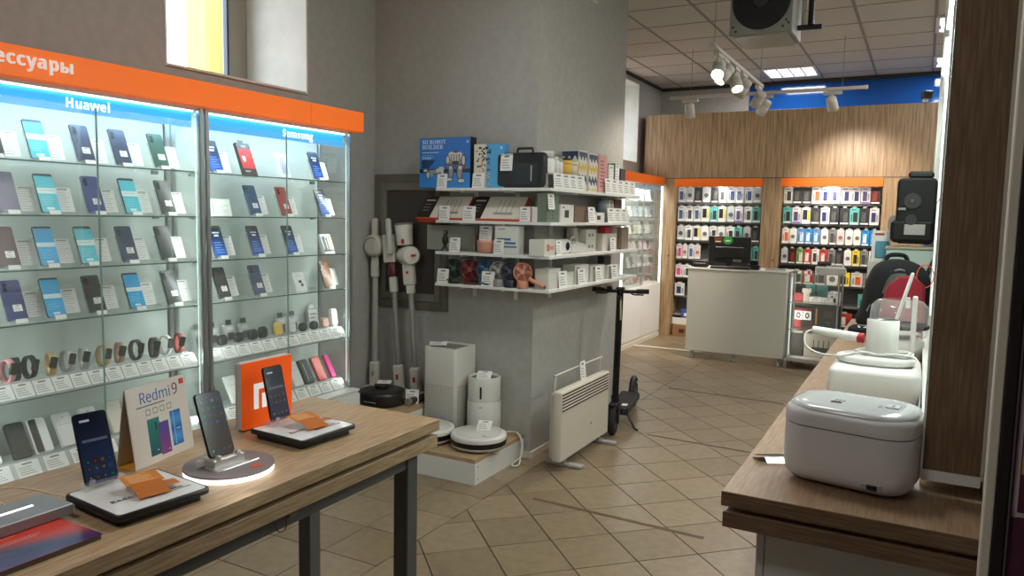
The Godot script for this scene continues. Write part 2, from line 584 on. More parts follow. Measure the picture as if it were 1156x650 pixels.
func build_room() -> void:
	build_floor()
	# left outer wall with two deep window openings
	var st := mb()
	for b in [[-10.56, -9.43, 0.0, 3.5], [-9.43, -8.3, 0.0, 2.22], [-9.43, -8.3, 3.22, 3.5], [-8.3, -3.476, 0.0, 3.5], [-3.476, -2.5, 0.0, 2.215], [-3.476, -2.5, 3.22, 3.5], [-2.5, 2.0, 0.0, 3.5]]:
		bx(st, Vector3(-3.62, (b[2] + b[3]) * 0.5, (b[0] + b[1]) * 0.5), Vector3(0.6, b[3] - b[2], b[1] - b[0]))
	struct("wall_left", st, M.wall)
	window_bay("window_1", -3.476, -2.5, -3.84, true)
	window_bay("window_2", -9.43, -8.3, -3.84, false)
	wall_box("wall_front", Vector3(-3.92, 0, 1.8), Vector3(2.0, 3.5, 2.0), M.wall)
	wall_box("wall_near_right", Vector3(1.6, 0, -1.75), Vector3(1.8, 3.5, 1.8), M.wall)
	wall_box("wall_right", Vector3(0.155, 0, -5.2), Vector3(1.8, 3.5, -1.62), M.wall)
	wall_box("wall_far_right", Vector3(0.9, 0, -10.36), Vector3(1.1, 3.5, -5.2), M.wall)
	wall_box("wall_back", Vector3(-3.32, 0, -10.56), Vector3(1.1, 3.5, -10.36), M.wall)
	wall_box("wall_back_blue", Vector3(-2.12, 0.0, -10.37), Vector3(0.9, 3.27, -10.35), M.blue_wall)
	# the pillar and the wall behind the vacuum cleaners share one face
	wall_box("wall_pillar", Vector3(-3.32, 0, -5.61), Vector3(-2.085, 3.42, -4.119), M.wall)
	var bb := mb()
	bx(bb, Vector3(-2.7, 0.02, -4.113), Vector3(1.23, 0.04, 0.012)); bx(bb, Vector3(-2.079, 0.02, -4.86), Vector3(0.012, 0.04, 1.5))
	struct("baseboard_pillar", bb, M.cream)
	# ceiling
	st = mb()
	bx(st, Vector3(-0.9, 3.41, -4.28), Vector3(5.6, 0.12, 12.6))
	var ceiling := struct("ceiling", st, M.wall)
	part("near_board", Vector3(-0.9, 3.325, -1.0), Vector3(4.9, 0.05, 5.6), M.reveal, ceiling)
	var xs := [-3.32, -3.02, -2.42, -1.82, -1.22, -0.62, -0.02, 0.58, 0.9]
	var zs := [-3.82, -4.02, -4.62, -5.22, -5.82, -6.42, -7.02, -7.62, -8.22, -8.82, -9.42, -10.02, -10.36]
	var lamps := [Vector2(-1.82, -9.42), Vector2(-0.02, -9.42), Vector2(-0.02, -7.62), Vector2(-0.02, -5.82)]
	for i in xs.size() - 1:
		for j in zs.size() - 1:
			var skip := false
			for l in lamps: skip = skip or (absf(l.x - xs[i]) < 0.01 and absf(l.y - zs[j]) < 0.01)
			if skip: continue
			part("ceiling_tile", Vector3((xs[i] + xs[i + 1]) * 0.5, 3.314, (zs[j] + zs[j + 1]) * 0.5), Vector3(xs[i + 1] - xs[i] - 0.014, 0.02, zs[j] - zs[j + 1] - 0.014), M.ceiling_tile, ceiling, 0.004)
	for x in xs.slice(1, 8):
		part("grid_bar", Vector3(x, 3.309, -7.09), Vector3(0.026, 0.016, 6.54), M.tbar, ceiling)
	for z in zs.slice(0, 12):
		for i in xs.size() - 1:
			part("grid_bar", Vector3((xs[i] + xs[i + 1]) * 0.5, 3.3095, z), Vector3(xs[i + 1] - xs[i] - 0.026, 0.015, 0.018), M.tbar, ceiling)
	var tr := mb()
	bx(tr, Vector3(-1.2, 3.28, -10.34), Vector3(4.2, 0.04, 0.04)); bx(tr, Vector3(-3.305, 3.285, -8.0), Vector3(0.03, 0.03, 4.7))
	struct("trim_1", tr, M.dark_trim)
	tr = mb(); bx(tr, Vector3(-2.55, 0.006, -8.49), Vector3(0.86, 0.012, 0.05), 0.003)
	struct("trim_2", tr, M.cream)

func window_bay(called: String, z0: float, z1: float, xg: float, yellow: bool) -> void:
	var w := Node3D.new()
	w.name = called
	add_child(w)
	w.set_meta("kind", "structure")
	var zc := (z0 + z1) * 0.5
	var dz := z1 - z0
	# plastered white reveals
	part("reveal", Vector3(-3.58, 2.72, z0 + 0.006), Vector3(0.53, 1.0, 0.012), M.reveal, w)
	part("reveal", Vector3(-3.58, 2.72, z1 - 0.006), Vector3(0.53, 1.0, 0.012), M.reveal, w)
	part("reveal", Vector3(-3.58, 3.214, zc), Vector3(0.53, 0.012, dz - 0.024), M.reveal, w)
	part("window_sill", Vector3(-3.58, 2.226, zc), Vector3(0.54, 0.014, dz - 0.024), M.cream, w, 0.003)
	var fm := rgb(150, 142, 130, 0.5)
	part("window_frame", Vector3(xg, 2.72, z0 + 0.085), Vector3(0.06, 0.98, 0.15), fm, w, 0.006)
	for s in [zc + 0.2, z1 - 0.05]:
		part("window_frame", Vector3(xg, 2.72, s), Vector3(0.06, 0.98, 0.075), fm, w, 0.006)
	part("window_frame", Vector3(xg, 2.27, zc), Vector3(0.06, 0.075, dz - 0.03), fm, w, 0.006)
	part("window_frame", Vector3(xg, 3.17, zc), Vector3(0.06, 0.075, dz - 0.03), fm, w, 0.006)
	var bead := rgb(46, 66, 92, 0.4)
	part("glazing_bead", Vector3(xg + 0.02, 2.72, z0 + 0.168), Vector3(0.03, 0.82, 0.014), bead, w)
	for c in [[z0 + 0.16, zc + 0.163], [zc + 0.238, z1 - 0.088]]:
		part("pane", Vector3(xg, 2.72, (c[0] + c[1]) * 0.5), Vector3(0.006, 0.84, c[1] - c[0]), M.glass, w)
	if yellow:
		var o := thing("exterior_wall", "pale yellow plastered outside wall seen through the high window", "wall", Vector3(-4.75, 0, -4.29))
		var st := mb(); bx(st, Vector3(0, 2.5, 0), Vector3(0.25, 5.0, 0.9), 0.02)
		obj("wall_face", st, rgb(190, 184, 104, 0.9), o)
		part("drain_pipe", Vector3(0.16, 2.5, -0.36), Vector3(0.07, 5.0, 0.07), rgb(214, 214, 208), o, 0.02)

# ---------------------------------------------------------------- glass cabinets on the left
const SHELF_Y := [1.687, 1.487, 1.285, 1.085, 0.805]
const XF := -2.87
const XB := -3.10

func build_left_cabinets() -> void:
	var fas := thing("glow_fascia", "long orange fascia board with added glow over the glass cabinets with white Cyrillic lettering", "sign", Vector3(-2.97, 1.97, -2.37))
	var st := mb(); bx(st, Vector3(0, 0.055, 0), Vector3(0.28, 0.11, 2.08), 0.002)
	var fm := StandardMaterial3D.new(); fm.albedo_color = Color8(255, 116, 18); fm.roughness = 0.4; fm.emission_enabled = true; fm.emission = Color8(255, 112, 18); fm.emission_energy_multiplier = 0.3  # emission added to brighten the orange board
	obj("glow_board", st, fm, fas)
	part("board_joint", Vector3(0.1402, 0.055, -0.62), Vector3(0.0012, 0.108, 0.0014), rgb(214, 88, 12), fas)
	text("lettering", "Аксессуары", font_bold, 0.048, glow(Color(0.96, 0.92, 0.9), 0.3), fas, Vector3(0.143, 0.024, 0.629), 90, 0.006, 0, 0, true)  # letters given emission as well, to look whiter
	for u in 2:
		var z1 := -1.345 - u * 1.005
		var z0 := z1 - 1.0
		var zc := (z0 + z1) * 0.5
		var word := "left" if u == 0 else "right"
		var c := thing("glass_display_cabinet", "aluminium framed phone cabinet with five glass shelves, %s one of the pair" % ("left" if u == 0 else "right"), "cabinet", Vector3(0, 0, zc), 0, 0, "glass phone cabinets")
		var base := part("base", Vector3(-2.97, 0.27, 0.0), Vector3(0.3, 0.44, 1.0), M.white, c, 0.003)
		part("base_door", Vector3(-2.812, 0.27, -0.25), Vector3(0.018, 0.42, 0.485), M.white, base).position -= base.position
		part("base_door", Vector3(-2.812, 0.27, 0.25), Vector3(0.018, 0.42, 0.485), M.white, base).position -= base.position
		part("plinth", Vector3(-2.99, 0.025, 0), Vector3(0.25, 0.05, 0.98), M.steel_grey, c)
		part("deck", Vector3(-2.965, 0.497, 0.0), Vector3(0.31, 0.014, 1.003), M.white_gloss, c, 0.003)
		part("back_panel", Vector3(XB - 0.006, 1.235, 0), Vector3(0.012, 1.46, 0.94), M.cabinet_back, c)
		part("top_panel", Vector3(-2.985, 1.962, 0), Vector3(0.23, 0.014, 0.97), M.white, c)
		for s in [-0.487, 0.487]:
			var po := part("post", Vector3(XF, 1.235, s), Vector3(0.022, 1.462, 0.022), M.alu, c, 0.003)
			part("post", Vector3(XB, 1.235, s), Vector3(0.022, 1.462, 0.022), M.alu, c, 0.003)
			part("side_glass", Vector3((XF + XB) * 0.5, 1.235, s), Vector3(XF - XB - 0.03, 1.44, 0.005), M.glass, c)
		for s in [-1, 1]:
			var d := part("glass_door", Vector3(XF + 0.004, 1.21, s * 0.239), Vector3(0.005, 1.39, 0.472), M.glass, c)
			part("door_edge", Vector3(0, 0, -s * 0.237), Vector3(0.0052, 1.39, 0.0016), rgb(140, 170, 160, 0.2), d)
		for y in SHELF_Y:
			var sh := part("glass_shelf", Vector3((XF + XB) * 0.5 - 0.004, y - 0.003, 0), Vector3(0.205, 0.006, 0.948), M.glass_shelf, c)
			part("shelf_edge", Vector3(0.104, 0, 0), Vector3(0.003, 0.006, 0.948), M.glass_edge, sh)
			for s in [-0.468, 0.468]:
				part("shelf_clip", Vector3(0.09, -0.006, s), Vector3(0.024, 0.012, 0.012), M.alu, sh, 0.003)
				part("shelf_clip", Vector3(-0.085, -0.006, s * 0.86), Vector3(0.02, 0.012, 0.03), M.steel_grey, sh, 0.003)
		var sign_ := part("brand_sign_light", Vector3(-2.905, 1.915, 0.0), Vector3(0.012, 0.066, 0.93), sign_mat(), c)
		text("lettering", "Huawei" if u == 0 else "Samsung", font_bold, 0.036, glow(Color(0.95, 0.99, 1.0), 0.9), sign_, Vector3(0.0065, -0.031, 0.10 if u == 0 else -0.005), 90, 0.002)
		part("led_strip", Vector3(-2.889, 1.952, 0.0), Vector3(0.005, 0.005, 0.93), M.led, c)
		area("cabinet_led", Vector3(-2.93, 1.945, zc), Vector2(0.92, 0.02), Vector3(-0.12, -1, 0), 0.32, Color(0.93, 0.99, 0.97))
		for s in [-1, 1]:
			part("post_led_strip", Vector3(-2.884, 1.22, s * 0.47), Vector3(0.003, 1.35, 0.003), M.led_soft, c)
			area("post_led", Vector3(-2.893, 1.17, zc + s * 0.464), Vector2(0.012, 1.25), Vector3(-0.6, 0, -s * 0.8), 0.2, Color(0.93, 0.99, 0.97))

func sign_mat() -> StandardMaterial3D:
	if not K.has("sign"):
		var m := StandardMaterial3D.new()
		m.albedo_color = Color8(58, 176, 240)
		m.roughness = 0.5
		m.emission_enabled = true
		m.emission = Color8(48, 170, 240)
		m.emission_energy_multiplier = 0.55
		K.sign = m
	return K.sign

func phone_body() -> Mesh:
	if not K.has("phone_body"): K.phone_body = done(slab(rrect(0.0735, 0.160, 0.0085, 4), -0.0085, 0.0, 0.0018, Transform3D(Basis(), Vector3(0, 0.08, 0))))
	return K.phone_body

func phone_face() -> Mesh:
	if not K.has("phone_face"): K.phone_face = done(slab(rrect(0.0700, 0.1565, 0.0075, 4), -0.0005, 0.0008, 0.0, Transform3D(Basis(), Vector3(0, 0.08, 0))))
	return K.phone_face

func phone(at: Vector3, yaw: float, lean: float, look: Array, label: String, group: String) -> Node3D:
	# look: ["screen", material] or ["back", colour, sticker]
	var o := thing("smartphone", label, "phone", at, yaw, lean, group)
	if look[0] == "screen":
		obj("body", phone_body(), rgb(26, 30, 40, 0.4), o)
		obj("screen", phone_face(), look[1], o)
	else:
		var c: Color = look[1]
		obj("body", phone_body(), mat(c.darkened(0.5), 0.4), o)
		obj("back_cover", phone_face(), mat(c.darkened(0.25), 0.3), o)
		var cm := obj("camera_module", slab(rrect(0.016, 0.034, 0.006, 3), 0.0, 0.0024, 0.0006), mat(c.darkened(0.6), 0.2), o)
		cm.position = Vector3(-0.022, 0.132, 0.0006)
		for k in 2:
			var l := obj("lens", slab(circle(0.0052, 12), 0.0, 0.001), M.black_gloss, cm)
			l.position = Vector3(0, 0.008 - k * 0.016, 0.002)
		if look.size() > 2 and look[2]:
			part("sticker", Vector3(0.006, 0.05, 0.0014), Vector3(0.032, 0.026, 0.0006), M.price, o)
	return o

func phone_stand(at: Vector3, label: String) -> void:
	var o := thing("acrylic_phone_stand", label, "phone stand", at, 90, 0, "clear phone stands in the cabinets")
	part("back_plate", Vector3(-0.006, 0.058, -0.042), Vector3(0.055, 0.12, 0.0025), M.acrylic, o, 0.0, 22)
	part("foot", Vector3(-0.006, 0.0014, 0.0), Vector3(0.055, 0.0025, 0.06), M.acrylic, o)
	part("lip", Vector3(-0.006, 0.008, 0.010), Vector3(0.055, 0.014, 0.0025), M.acrylic, o)
	part("price_tag", Vector3(0.003, 0.009, 0.014), Vector3(0.042, 0.016, 0.0015), M.paper, o, 0.0, 20)

func card(called: String, at: Vector3, w: float, h: float, m: Material, yaw: float, lean: float, label: String, category: String, group := "") -> Node3D:
	var key := "card%.3f_%.3f" % [w, h]
	if not K.has(key):
		K[key] = done(slab(rrect(w, h, 0.002, 2), -0.0006, 0.0006, 0.0, Transform3D(Basis(), Vector3(0, h * 0.5, 0))))
	var o := obj(called, K[key], m)
	o.position = at
	o.rotation_degrees = Vector3(-lean, yaw, 0)
	meta(o, label, category, group)
	return o

func box_item(called: String, at: Vector3, s: Vector3, body: Material, front: Material, yaw: float, lean: float, label: String, category: String, group := "") -> Node3D:
	var o := thing(called, label, category, at, yaw, lean, group)
	part("carton", Vector3(0, s.y * 0.5, -s.z * 0.5), s, body, o, 0.0012)
	if front: part("print", Vector3(0, s.y * 0.5, 0.0003), Vector3(s.x * 0.93, s.y * 0.93, 0.001), front, o)
	return o

func build_cabinet_stock() -> void:
	var navy := Color8(38, 62, 112); var green := Color8(30, 104, 92); var black := Color8(26, 27, 30); var blue := Color8(44, 66, 168); var maroon := Color8(82, 30, 42)
	var SC := ["screen", M.scr_cyan]; var SA := ["screen", M.scr_azure]; var SN := ["screen", M.scr_navy]
	var rows := [
		[[-1.502, ["back", Color8(52, 52, 64), false], "dark grey"], [-1.666, SC, "cyan-screened"], [-1.844, ["back", navy, true], "navy blue"], [-2.004, ["back", navy, true], "navy blue"], [-2.183, ["back", green, true], "emerald green"]],
		[[-1.55, ["back", Color8(120, 112, 150), false], "lavender"], [-1.697, SC, "cyan-screened"], [-1.881, ["back", blue, true], "glossy blue"], [-2.041, SC, "cyan-screened"], [-2.211, ["back", black, true], "black"]],
		[[-1.542, ["back", maroon, true], "maroon"], [-1.686, SA, "azure-screened"], [-1.844, SC, "cyan-screened"], [-2.021, ["back", Color8(30, 66, 110), true], "deep blue"], [-2.205, ["back", black, false], "black"]],
		[[-1.56, ["back", Color8(44, 60, 140), true], "indigo"], [-1.703, SA, "azure-screened"], [-1.87, ["back", black, true], "black"], [-2.048, SA, "azure-screened"], [-2.231, ["back", Color8(36, 40, 42), true], "charcoal"]],
		[[-2.473, SN, "navy-screened"], [-3.155, SN, "navy-screened"]],
		[[-2.706, ["back", Color8(48, 104, 160), true], "steel blue"], [-2.916, ["back", Color8(206, 54, 52), true], "red"], [-3.203, SN, "navy-screened"]],
		[[-2.49, SN, "navy-screened"], [-2.72, SN, "navy-screened"], [-2.958, SN, "navy-screened"]],
		[[-2.507, ["back", black, true], "black"], [-2.728, ["back", Color8(34, 78, 130), true], "blue"], [-3.236, ["back", Color8(176, 110, 60), false], "tan brown"]],
	]
	for r in rows.size():
		var y: float = SHELF_Y[r % 4]
		var cab := "left glass" if r < 4 else "right glass"
		for k in rows[r].size():
			var q: Array = rows[r][k]
			var shelf: String = ORD[r % 4]
			var at := Vector3(-2.925, y + 0.0045, q[0])
			phone(at + Vector3(0, 0.004, 0), 90, 22, q[1], "%s phone, %s from left on %s shelf of the %s cabinet" % [q[2], ORD[k], shelf, cab], "phones in the glass cabinets")
			phone_stand(Vector3(-2.925, y + 0.0005, q[0]), "clear stand under the %s phone on %s shelf, %s cabinet" % [q[2] + " " + ORD[k], shelf, cab])
			card("spec_card", Vector3(-2.965, y + 0.012, q[0] - 0.083), 0.062, 0.10, M.spec, 90, 20, "white data card beside the %s %s phone, %s shelf, %s cabinet" % [ORD[k], q[2], shelf, cab], "card", "white data cards in the cabinets")
	# other stock on the right cabinet's shelves
	var g := "boxed stock on the right cabinet shelves"
	var im := canvas(64, 140, Color8(208, 52, 56)); rect(im, 0, 0, 64, 22, Color8(40, 40, 44)); rect(im, 20, 6, 24, 10, Color8(120, 120, 124)); rect(im, 0, 112, 64, 28, Color8(52, 40, 44)); rect(im, 8, 122, 26, 6, Color8(190, 190, 190)); rect(im, 10, 56, 16, 26, Color8(226, 190, 186)); 
	var b := box_item("case_blister", Vector3(-2.925, 1.6875, -2.676), Vector3(0.085, 0.175, 0.02), M.black, pic(im, 0.3), 90, 22, "red and black phone case pack on the right glass cabinet's top shelf", "package", g)
	part("hang_tab", Vector3(0, 0.183, -0.01), Vector3(0.03, 0.018, 0.003), M.black, b)
	im = canvas(64, 120, Color8(226, 228, 234)); rect(im, 10, 12, 44, 92, Color8(188, 194, 214)); lines(im, 14, 20, 36, 10, 8, Color8(62, 74, 150), 8); b = box_item("case_blister", Vector3(-2.925, 1.6875, -2.912), Vector3(0.072, 0.14, 0.016), M.acrylic_white, pic(im, 0.3), 90, 22, "clear patterned phone case pack on the right glass cabinet's top shelf", "package", g)
	part("hang_tab", Vector3(0, 0.147, -0.008), Vector3(0.025, 0.014, 0.002), M.acrylic, b)
	im = canvas(90, 80, Color8(234, 234, 230)); lines(im, 20, 30, 60, 4, 11, Color8(196, 198, 196), 9); rect(im, 0, 10, 8, 60, Color8(150, 190, 170)); box_item("white_carton", Vector3(-2.94, 1.4875, -2.51), Vector3(0.115, 0.085, 0.04), M.white, pic(im, 0.5), 90, 14, "flat white carton on the right glass cabinet's second shelf", "box", g)
	im = canvas(80, 96, Color8(226, 226, 222)); rect(im, 8, 8, 22, 78, Color8(42, 44, 48)); rect(im, 34, 14, 14, 70, Color8(60, 66, 96)); rect(im, 54, 10, 20, 72, Color8(226, 190, 50)); rect(im, 0, 78, 80, 12, Color8(40, 40, 42)); box_item("case_box", Vector3(-2.925, 1.2855, -3.235), Vector3(0.085, 0.115, 0.02), M.white, pic(im, 0.4), 90, 22, "case pack with black and yellow stripes on the right glass cabinet's third shelf", "package", g)
	im = canvas(64, 96, Color8(232, 232, 230)); rect(im, 24, 40, 18, 14, Color8(34, 34, 36)); rect(im, 34, 58, 14, 14, Color8(34, 34, 36)); lines(im, 10, 8, 44, 2, 8, Color8(170, 170, 170), 3); box_item("earbud_box", Vector3(-2.935, 1.0855, -3.027), Vector3(0.085, 0.11, 0.03), M.white, pic(im, 0.4), 90, 20, "white earbuds box on the right glass cabinet's fourth shelf", "box", g)
	watch_shelf()
	pouch_shelf()
	deck_stock()

func riser(z0: float, z1: float, y: float, label: String) -> void:
	# stepped acrylic wedge that carries a row of price cards
	var w := absf(z1 - z0)
	var o := thing("price_riser", label, "display riser", Vector3(-2.90, y, (z0 + z1) * 0.5), 90, 0, "clear price risers in the cabinets")
	var st := mb()
	loft(st, PackedVector2Array([Vector2(-0.03, 0), Vector2(0.022, 0), Vector2(0.022, 0.008), Vector2(-0.012, 0.058), Vector2(-0.03, 0.058)]), [[0.0, -w * 0.5], [0.0, w * 0.5]], Transform3D(Basis(Vector3(0, 0, 1), Vector3(0, 1, 0), Vector3(-1, 0, 0)), Vector3.ZERO), false)
	obj("wedge", st, M.acrylic_white, o)
	part("step", Vector3(0, 0.03, -0.085), Vector3(w, 0.06, 0.09), M.acrylic_white, o)

func watch(at: Vector3, band: Material, face: Material, yaw: float, label: String) -> void:
	var o := thing("fitness_watch", label, "watch", at, yaw, 0, "fitness watches on the watch shelf")
	o.scale = Vector3(1.3, 1.3, 1.3)
	var outer := circle(0.03, 20, 0.78, 1.15)
	var st := mb()
	st.set_smooth_group(1)
	var n := outer.size()
	for i in n:
		var a := outer[i]; var b := outer[(i + 1) % n]
		var c := a * 0.86; var d := b * 0.86
		var w := 0.009
		quad(st, Vector3(a.x, a.y, w), Vector3(b.x, b.y, w), Vector3(b.x, b.y, -w), Vector3(a.x, a.y, -w))
		quad(st, Vector3(d.x, d.y, w), Vector3(c.x, c.y, w), Vector3(c.x, c.y, -w), Vector3(d.x, d.y, -w))
		quad(st, Vector3(c.x, c.y, w), Vector3(d.x, d.y, w), Vector3(b.x, b.y, w), Vector3(a.x, a.y, w))
		quad(st, Vector3(d.x, d.y, -w), Vector3(c.x, c.y, -w), Vector3(a.x, a.y, -w), Vector3(b.x, b.y, -w))
	var s := obj("strap", st, band, o)
	s.rotation_degrees.y = 0
	s.position.y = 0.035
	var f := obj("watch_face", slab(rrect(0.02, 0.034, 0.005, 3), -0.004, 0.004, 0.0012), face, o)
	f.position = Vector3(0.0225, 0.043, 0)
	f.rotation_degrees = Vector3(0, 90, -14)

func watch_shelf() -> void:
	var y: float = SHELF_Y[4]
	riser(-1.385, -2.305, y, "clear stepped riser carrying the watches in the left glass cabinet")
	var gold := rgb(196, 168, 112, 0.35, 0.4); var rose := rgb(190, 150, 128, 0.4, 0.3); var silver := rgb(190, 188, 180, 0.3, 0.5); var pink := rgb(214, 150, 152, 0.6); var red := rgb(150, 52, 40, 0.5)
	var W := [[-1.455, M.black, "black"], [-1.515, pink, "pink"], [-1.548, M.black, "black"], [-1.60, M.black, "black"], [-1.672, gold, "gold"], [-1.742, silver, "champagne silver"], [-1.81, silver, "silver"], [-1.885, gold, "pale gold"], [-1.965, rose, "rose gold"], [-2.04, M.black, "black"], [-2.118, rgb(60, 52, 44), "dark brown"], [-2.185, rgb(216, 214, 206, 0.4), "white"], [-2.255, red, "brick red"]]
	for k in W.size():
		watch(Vector3(-2.945 + (0.012 if k % 3 == 1 else 0.0), y + 0.0605, W[k][0]), W[k][1], M.black_gloss, 12.0 if k % 2 else -10.0, "%s fitness watch, %s from left on the watch shelf" % [W[k][2], ORD[k]])
	for k in 13:
		price_slope(Vector3(-2.876, y + 0.009, -1.405 - k * 0.0715), 0.066, "white price card, %s from left in front of the watches" % ORD[k])

func price_slope(at: Vector3, w: float, label: String) -> void:
	card("price_card", at, w, 0.06, M.price, 90, 34, label, "price card", "sloping price cards in the cabinets")

func pouch_shelf() -> void:
	var y: float = SHELF_Y[4]
	riser(-2.39, -3.31, y, "clear stepped riser carrying earbuds in the right glass cabinet")
	for k in 11:
		price_slope(Vector3(-2.876, y + 0.009, -2.415 - k * 0.083), 0.077, "white price card, %s from left on the earbud shelf" % ORD[k])
	var cream := rgb(226, 204, 180)
	var P := [[-2.41, 0.06, cream, "cream"], [-2.50, 0.05, M.black, "black"], [-2.60, 0.05, M.black, "black"], [-2.69, 0.055, M.black, "black"], [-2.755, 0.06, M.black, "black"], [-2.86, 0.07, rgb(232, 196, 92), "yellow"], [-2.955, 0.085, M.white, "white"], [-3.04, 0.045, M.black, "black"], [-3.125, 0.045, M.black, "black"], [-3.21, 0.055, rgb(212, 170, 152), "beige"], [-3.285, 0.10, M.white, "tall white"]]
	for k in P.size():
		var h: float = P[k][1]
		var o := thing("earbud_case", "%s earbud case, %s from left on the earbud shelf" % [P[k][3], ORD[k]], "earbud case", Vector3(-2.945, y + 0.0605, P[k][0]), 90, 8, "earbud cases on the lower shelf")
		obj("shell", slab(rrect(0.055, h, 0.02, 4), -0.014, 0.014, 0.007, Transform3D(Basis(), Vector3(0, h * 0.5, 0))), P[k][2], o)
		var l := part("lid_seam", Vector3(0, h * 0.62, 0.0), Vector3(0.0553, 0.0012, 0.0285), M.steel_grey, o)
	# hanging packs standing behind
	var im := canvas(48, 64, Color8(180, 186, 186)); rect(im, 10, 18, 28, 34, Color8(60, 62, 66)); rect(im, 10, 4, 28, 8, Color8(210, 214, 214)); var pm := pic(im, 0.4)
	im = canvas(48, 64, Color8(222, 222, 218)); lines(im, 6, 10, 36, 6, 9, Color8(120, 120, 120), 12); rect(im, 14, 40, 8, 14, Color8(50, 50, 52)); var pw := pic(im, 0.5)
	var z := [-2.45, -2.535, -2.64, -2.735, -2.99, -3.08, -3.235]
	for k in z.size():
		var o := box_item("blister_pack", Vector3(-3.035, y + 0.0005, z[k]), Vector3(0.075, 0.135 if k != 6 else 0.16, 0.015), M.acrylic_white, pw if k == 6 else pm, 90, 10, "blister pack with hanging tab, %s from left behind the earbud cases" % ORD[k], "package", "blister packs on the earbud shelf")
		part("hang_tab", Vector3(0, 0.148 if k != 6 else 0.17, -0.008), Vector3(0.034, 0.026, 0.003), M.black if k < 6 else M.white, o)

func deck_stock() -> void:
	var y := 0.5045
	riser(-1.385, -2.305, y, "clear low riser on the left glass cabinet's deck")
	riser(-2.39, -3.31, y, "clear low riser on the right glass cabinet's deck")
	var im := canvas(70, 130, Color8(30, 28, 28)); rect(im, 2, 46, 66, 2, Color8(58, 54, 52)); rect(im, 2, 86, 66, 2, Color8(58, 54, 52)); var pb := pic(im, 0.3)
	im = canvas(70, 130, Color8(232, 232, 230)); rect(im, 0, 0, 30, 130, Color8(36, 36, 38)); rect(im, 30, 0, 3, 130, Color8(150, 150, 150)); var bw := pic(im, 0.3)
	im = canvas(70, 130, Color8(228, 228, 226)); rect(im, 0, 44, 70, 2, Color8(180, 180, 178)); rect(im, 30, 14, 10, 4, Color8(160, 160, 160)); var ww := pic(im, 0.3)
	im = canvas(70, 130, Color8(32, 32, 36)); rect(im, 24, 20, 4, 100, Color8(212, 214, 216)); rect(im, 44, 100, 16, 4, Color8(120, 120, 124)); var bl := pic(im, 0.3)
	var L := [[-1.455, "white", ww, M.white], [-1.565, "charcoal", pb, M.black], [-1.645, "black and white", bw, M.white], [-1.745, "white", ww, M.white], [-1.85, "white", ww, M.white], [-1.96, "cream", null, M.cream], [-2.10, "pale", null, M.cream], [-2.235, "black", pb, M.black],
		[-2.45, "black", pb, M.black], [-2.585, "white", ww, M.white], [-2.70, "white", ww, M.white], [-2.81, "white", ww, M.white], [-2.905, "light grey", ww, M.white], [-3.005, "white", ww, M.white], [-3.09, "black", bl, M.black], [-3.19, "red", null, rgb(206, 66, 60, 0.35)], [-3.28, "magenta", null, rgb(196, 50, 120, 0.35)]]
	for k in L.size():
		var cab := "left glass" if k < 8 else "right glass"
		var n := k if k < 8 else k - 8
		var w := 0.07 if k != 16 else 0.04
		var o := thing("power_bank", "%s power bank, %s from left on the %s cabinet's bottom deck" % [L[k][1], ORD[n], cab], "power bank", Vector3(-2.935, y + 0.0645, L[k][0]), 90, 30, "power banks on the bottom decks")
		obj("shell", slab(rrect(w, 0.145, 0.011, 4), -0.02, 0.0, 0.005, Transform3D(Basis(), Vector3(0, 0.0725, 0))), L[k][3], o)
		if L[k][2]: obj("face_panel", slab(rrect(w - 0.008, 0.136, 0.008, 4), 0.0, 0.0008, 0.0, Transform3D(Basis(), Vector3(0, 0.0725, 0))), L[k][2], o)
		part("port", Vector3(0, 0.1452, -0.01), Vector3(0.014, 0.0006, 0.006), M.black, o)
	for k in 9:
		price_slope(Vector3(-2.876, y + 0.009, -1.45 - k * 0.103), 0.085, "white price card, %s from left below the left glass cabinet's power banks" % ORD[k])
	for k in 10:
		price_slope(Vector3(-2.876, y + 0.009, -2.42 - k * 0.0925), 0.082, "white price card, %s from left below the right glass cabinet's power banks" % ORD[k])

# ---------------------------------------------------------------- display table
func slab_top(o: Node, lo: Vector2, hi: Vector2, y: float, along_z: bool) -> void:
	# two boards with a shadow gap: lo / hi in (x, z)
	var c := (lo + hi) * 0.5
	var s := hi - lo
	var wm: Material = M.oak_z if along_z else M.oak_counter
	part("top_board", Vector3(c.x, y - 0.0165, c.y), Vector3(s.x, 0.033, s.y), wm, o, 0.0015)
	part("core", Vector3(c.x, y - 0.04, c.y), Vector3(s.x - 0.05, 0.016, s.y - 0.05), M.oak_edge_z, o)
	part("lower_board", Vector3(c.x, y - 0.0645, c.y), Vector3(s.x - 0.008, 0.035, s.y - 0.008), wm, o, 0.0015)
	if not along_z:
		part("edge_band", Vector3(c.x, y - 0.0165, hi.y + 0.0006), Vector3(s.x, 0.032, 0.0014), M.oak_edge_x, o)
		part("edge_band", Vector3(c.x, y - 0.0645, hi.y - 0.0032), Vector3(s.x - 0.008, 0.034, 0.0014), M.oak_edge_x, o)

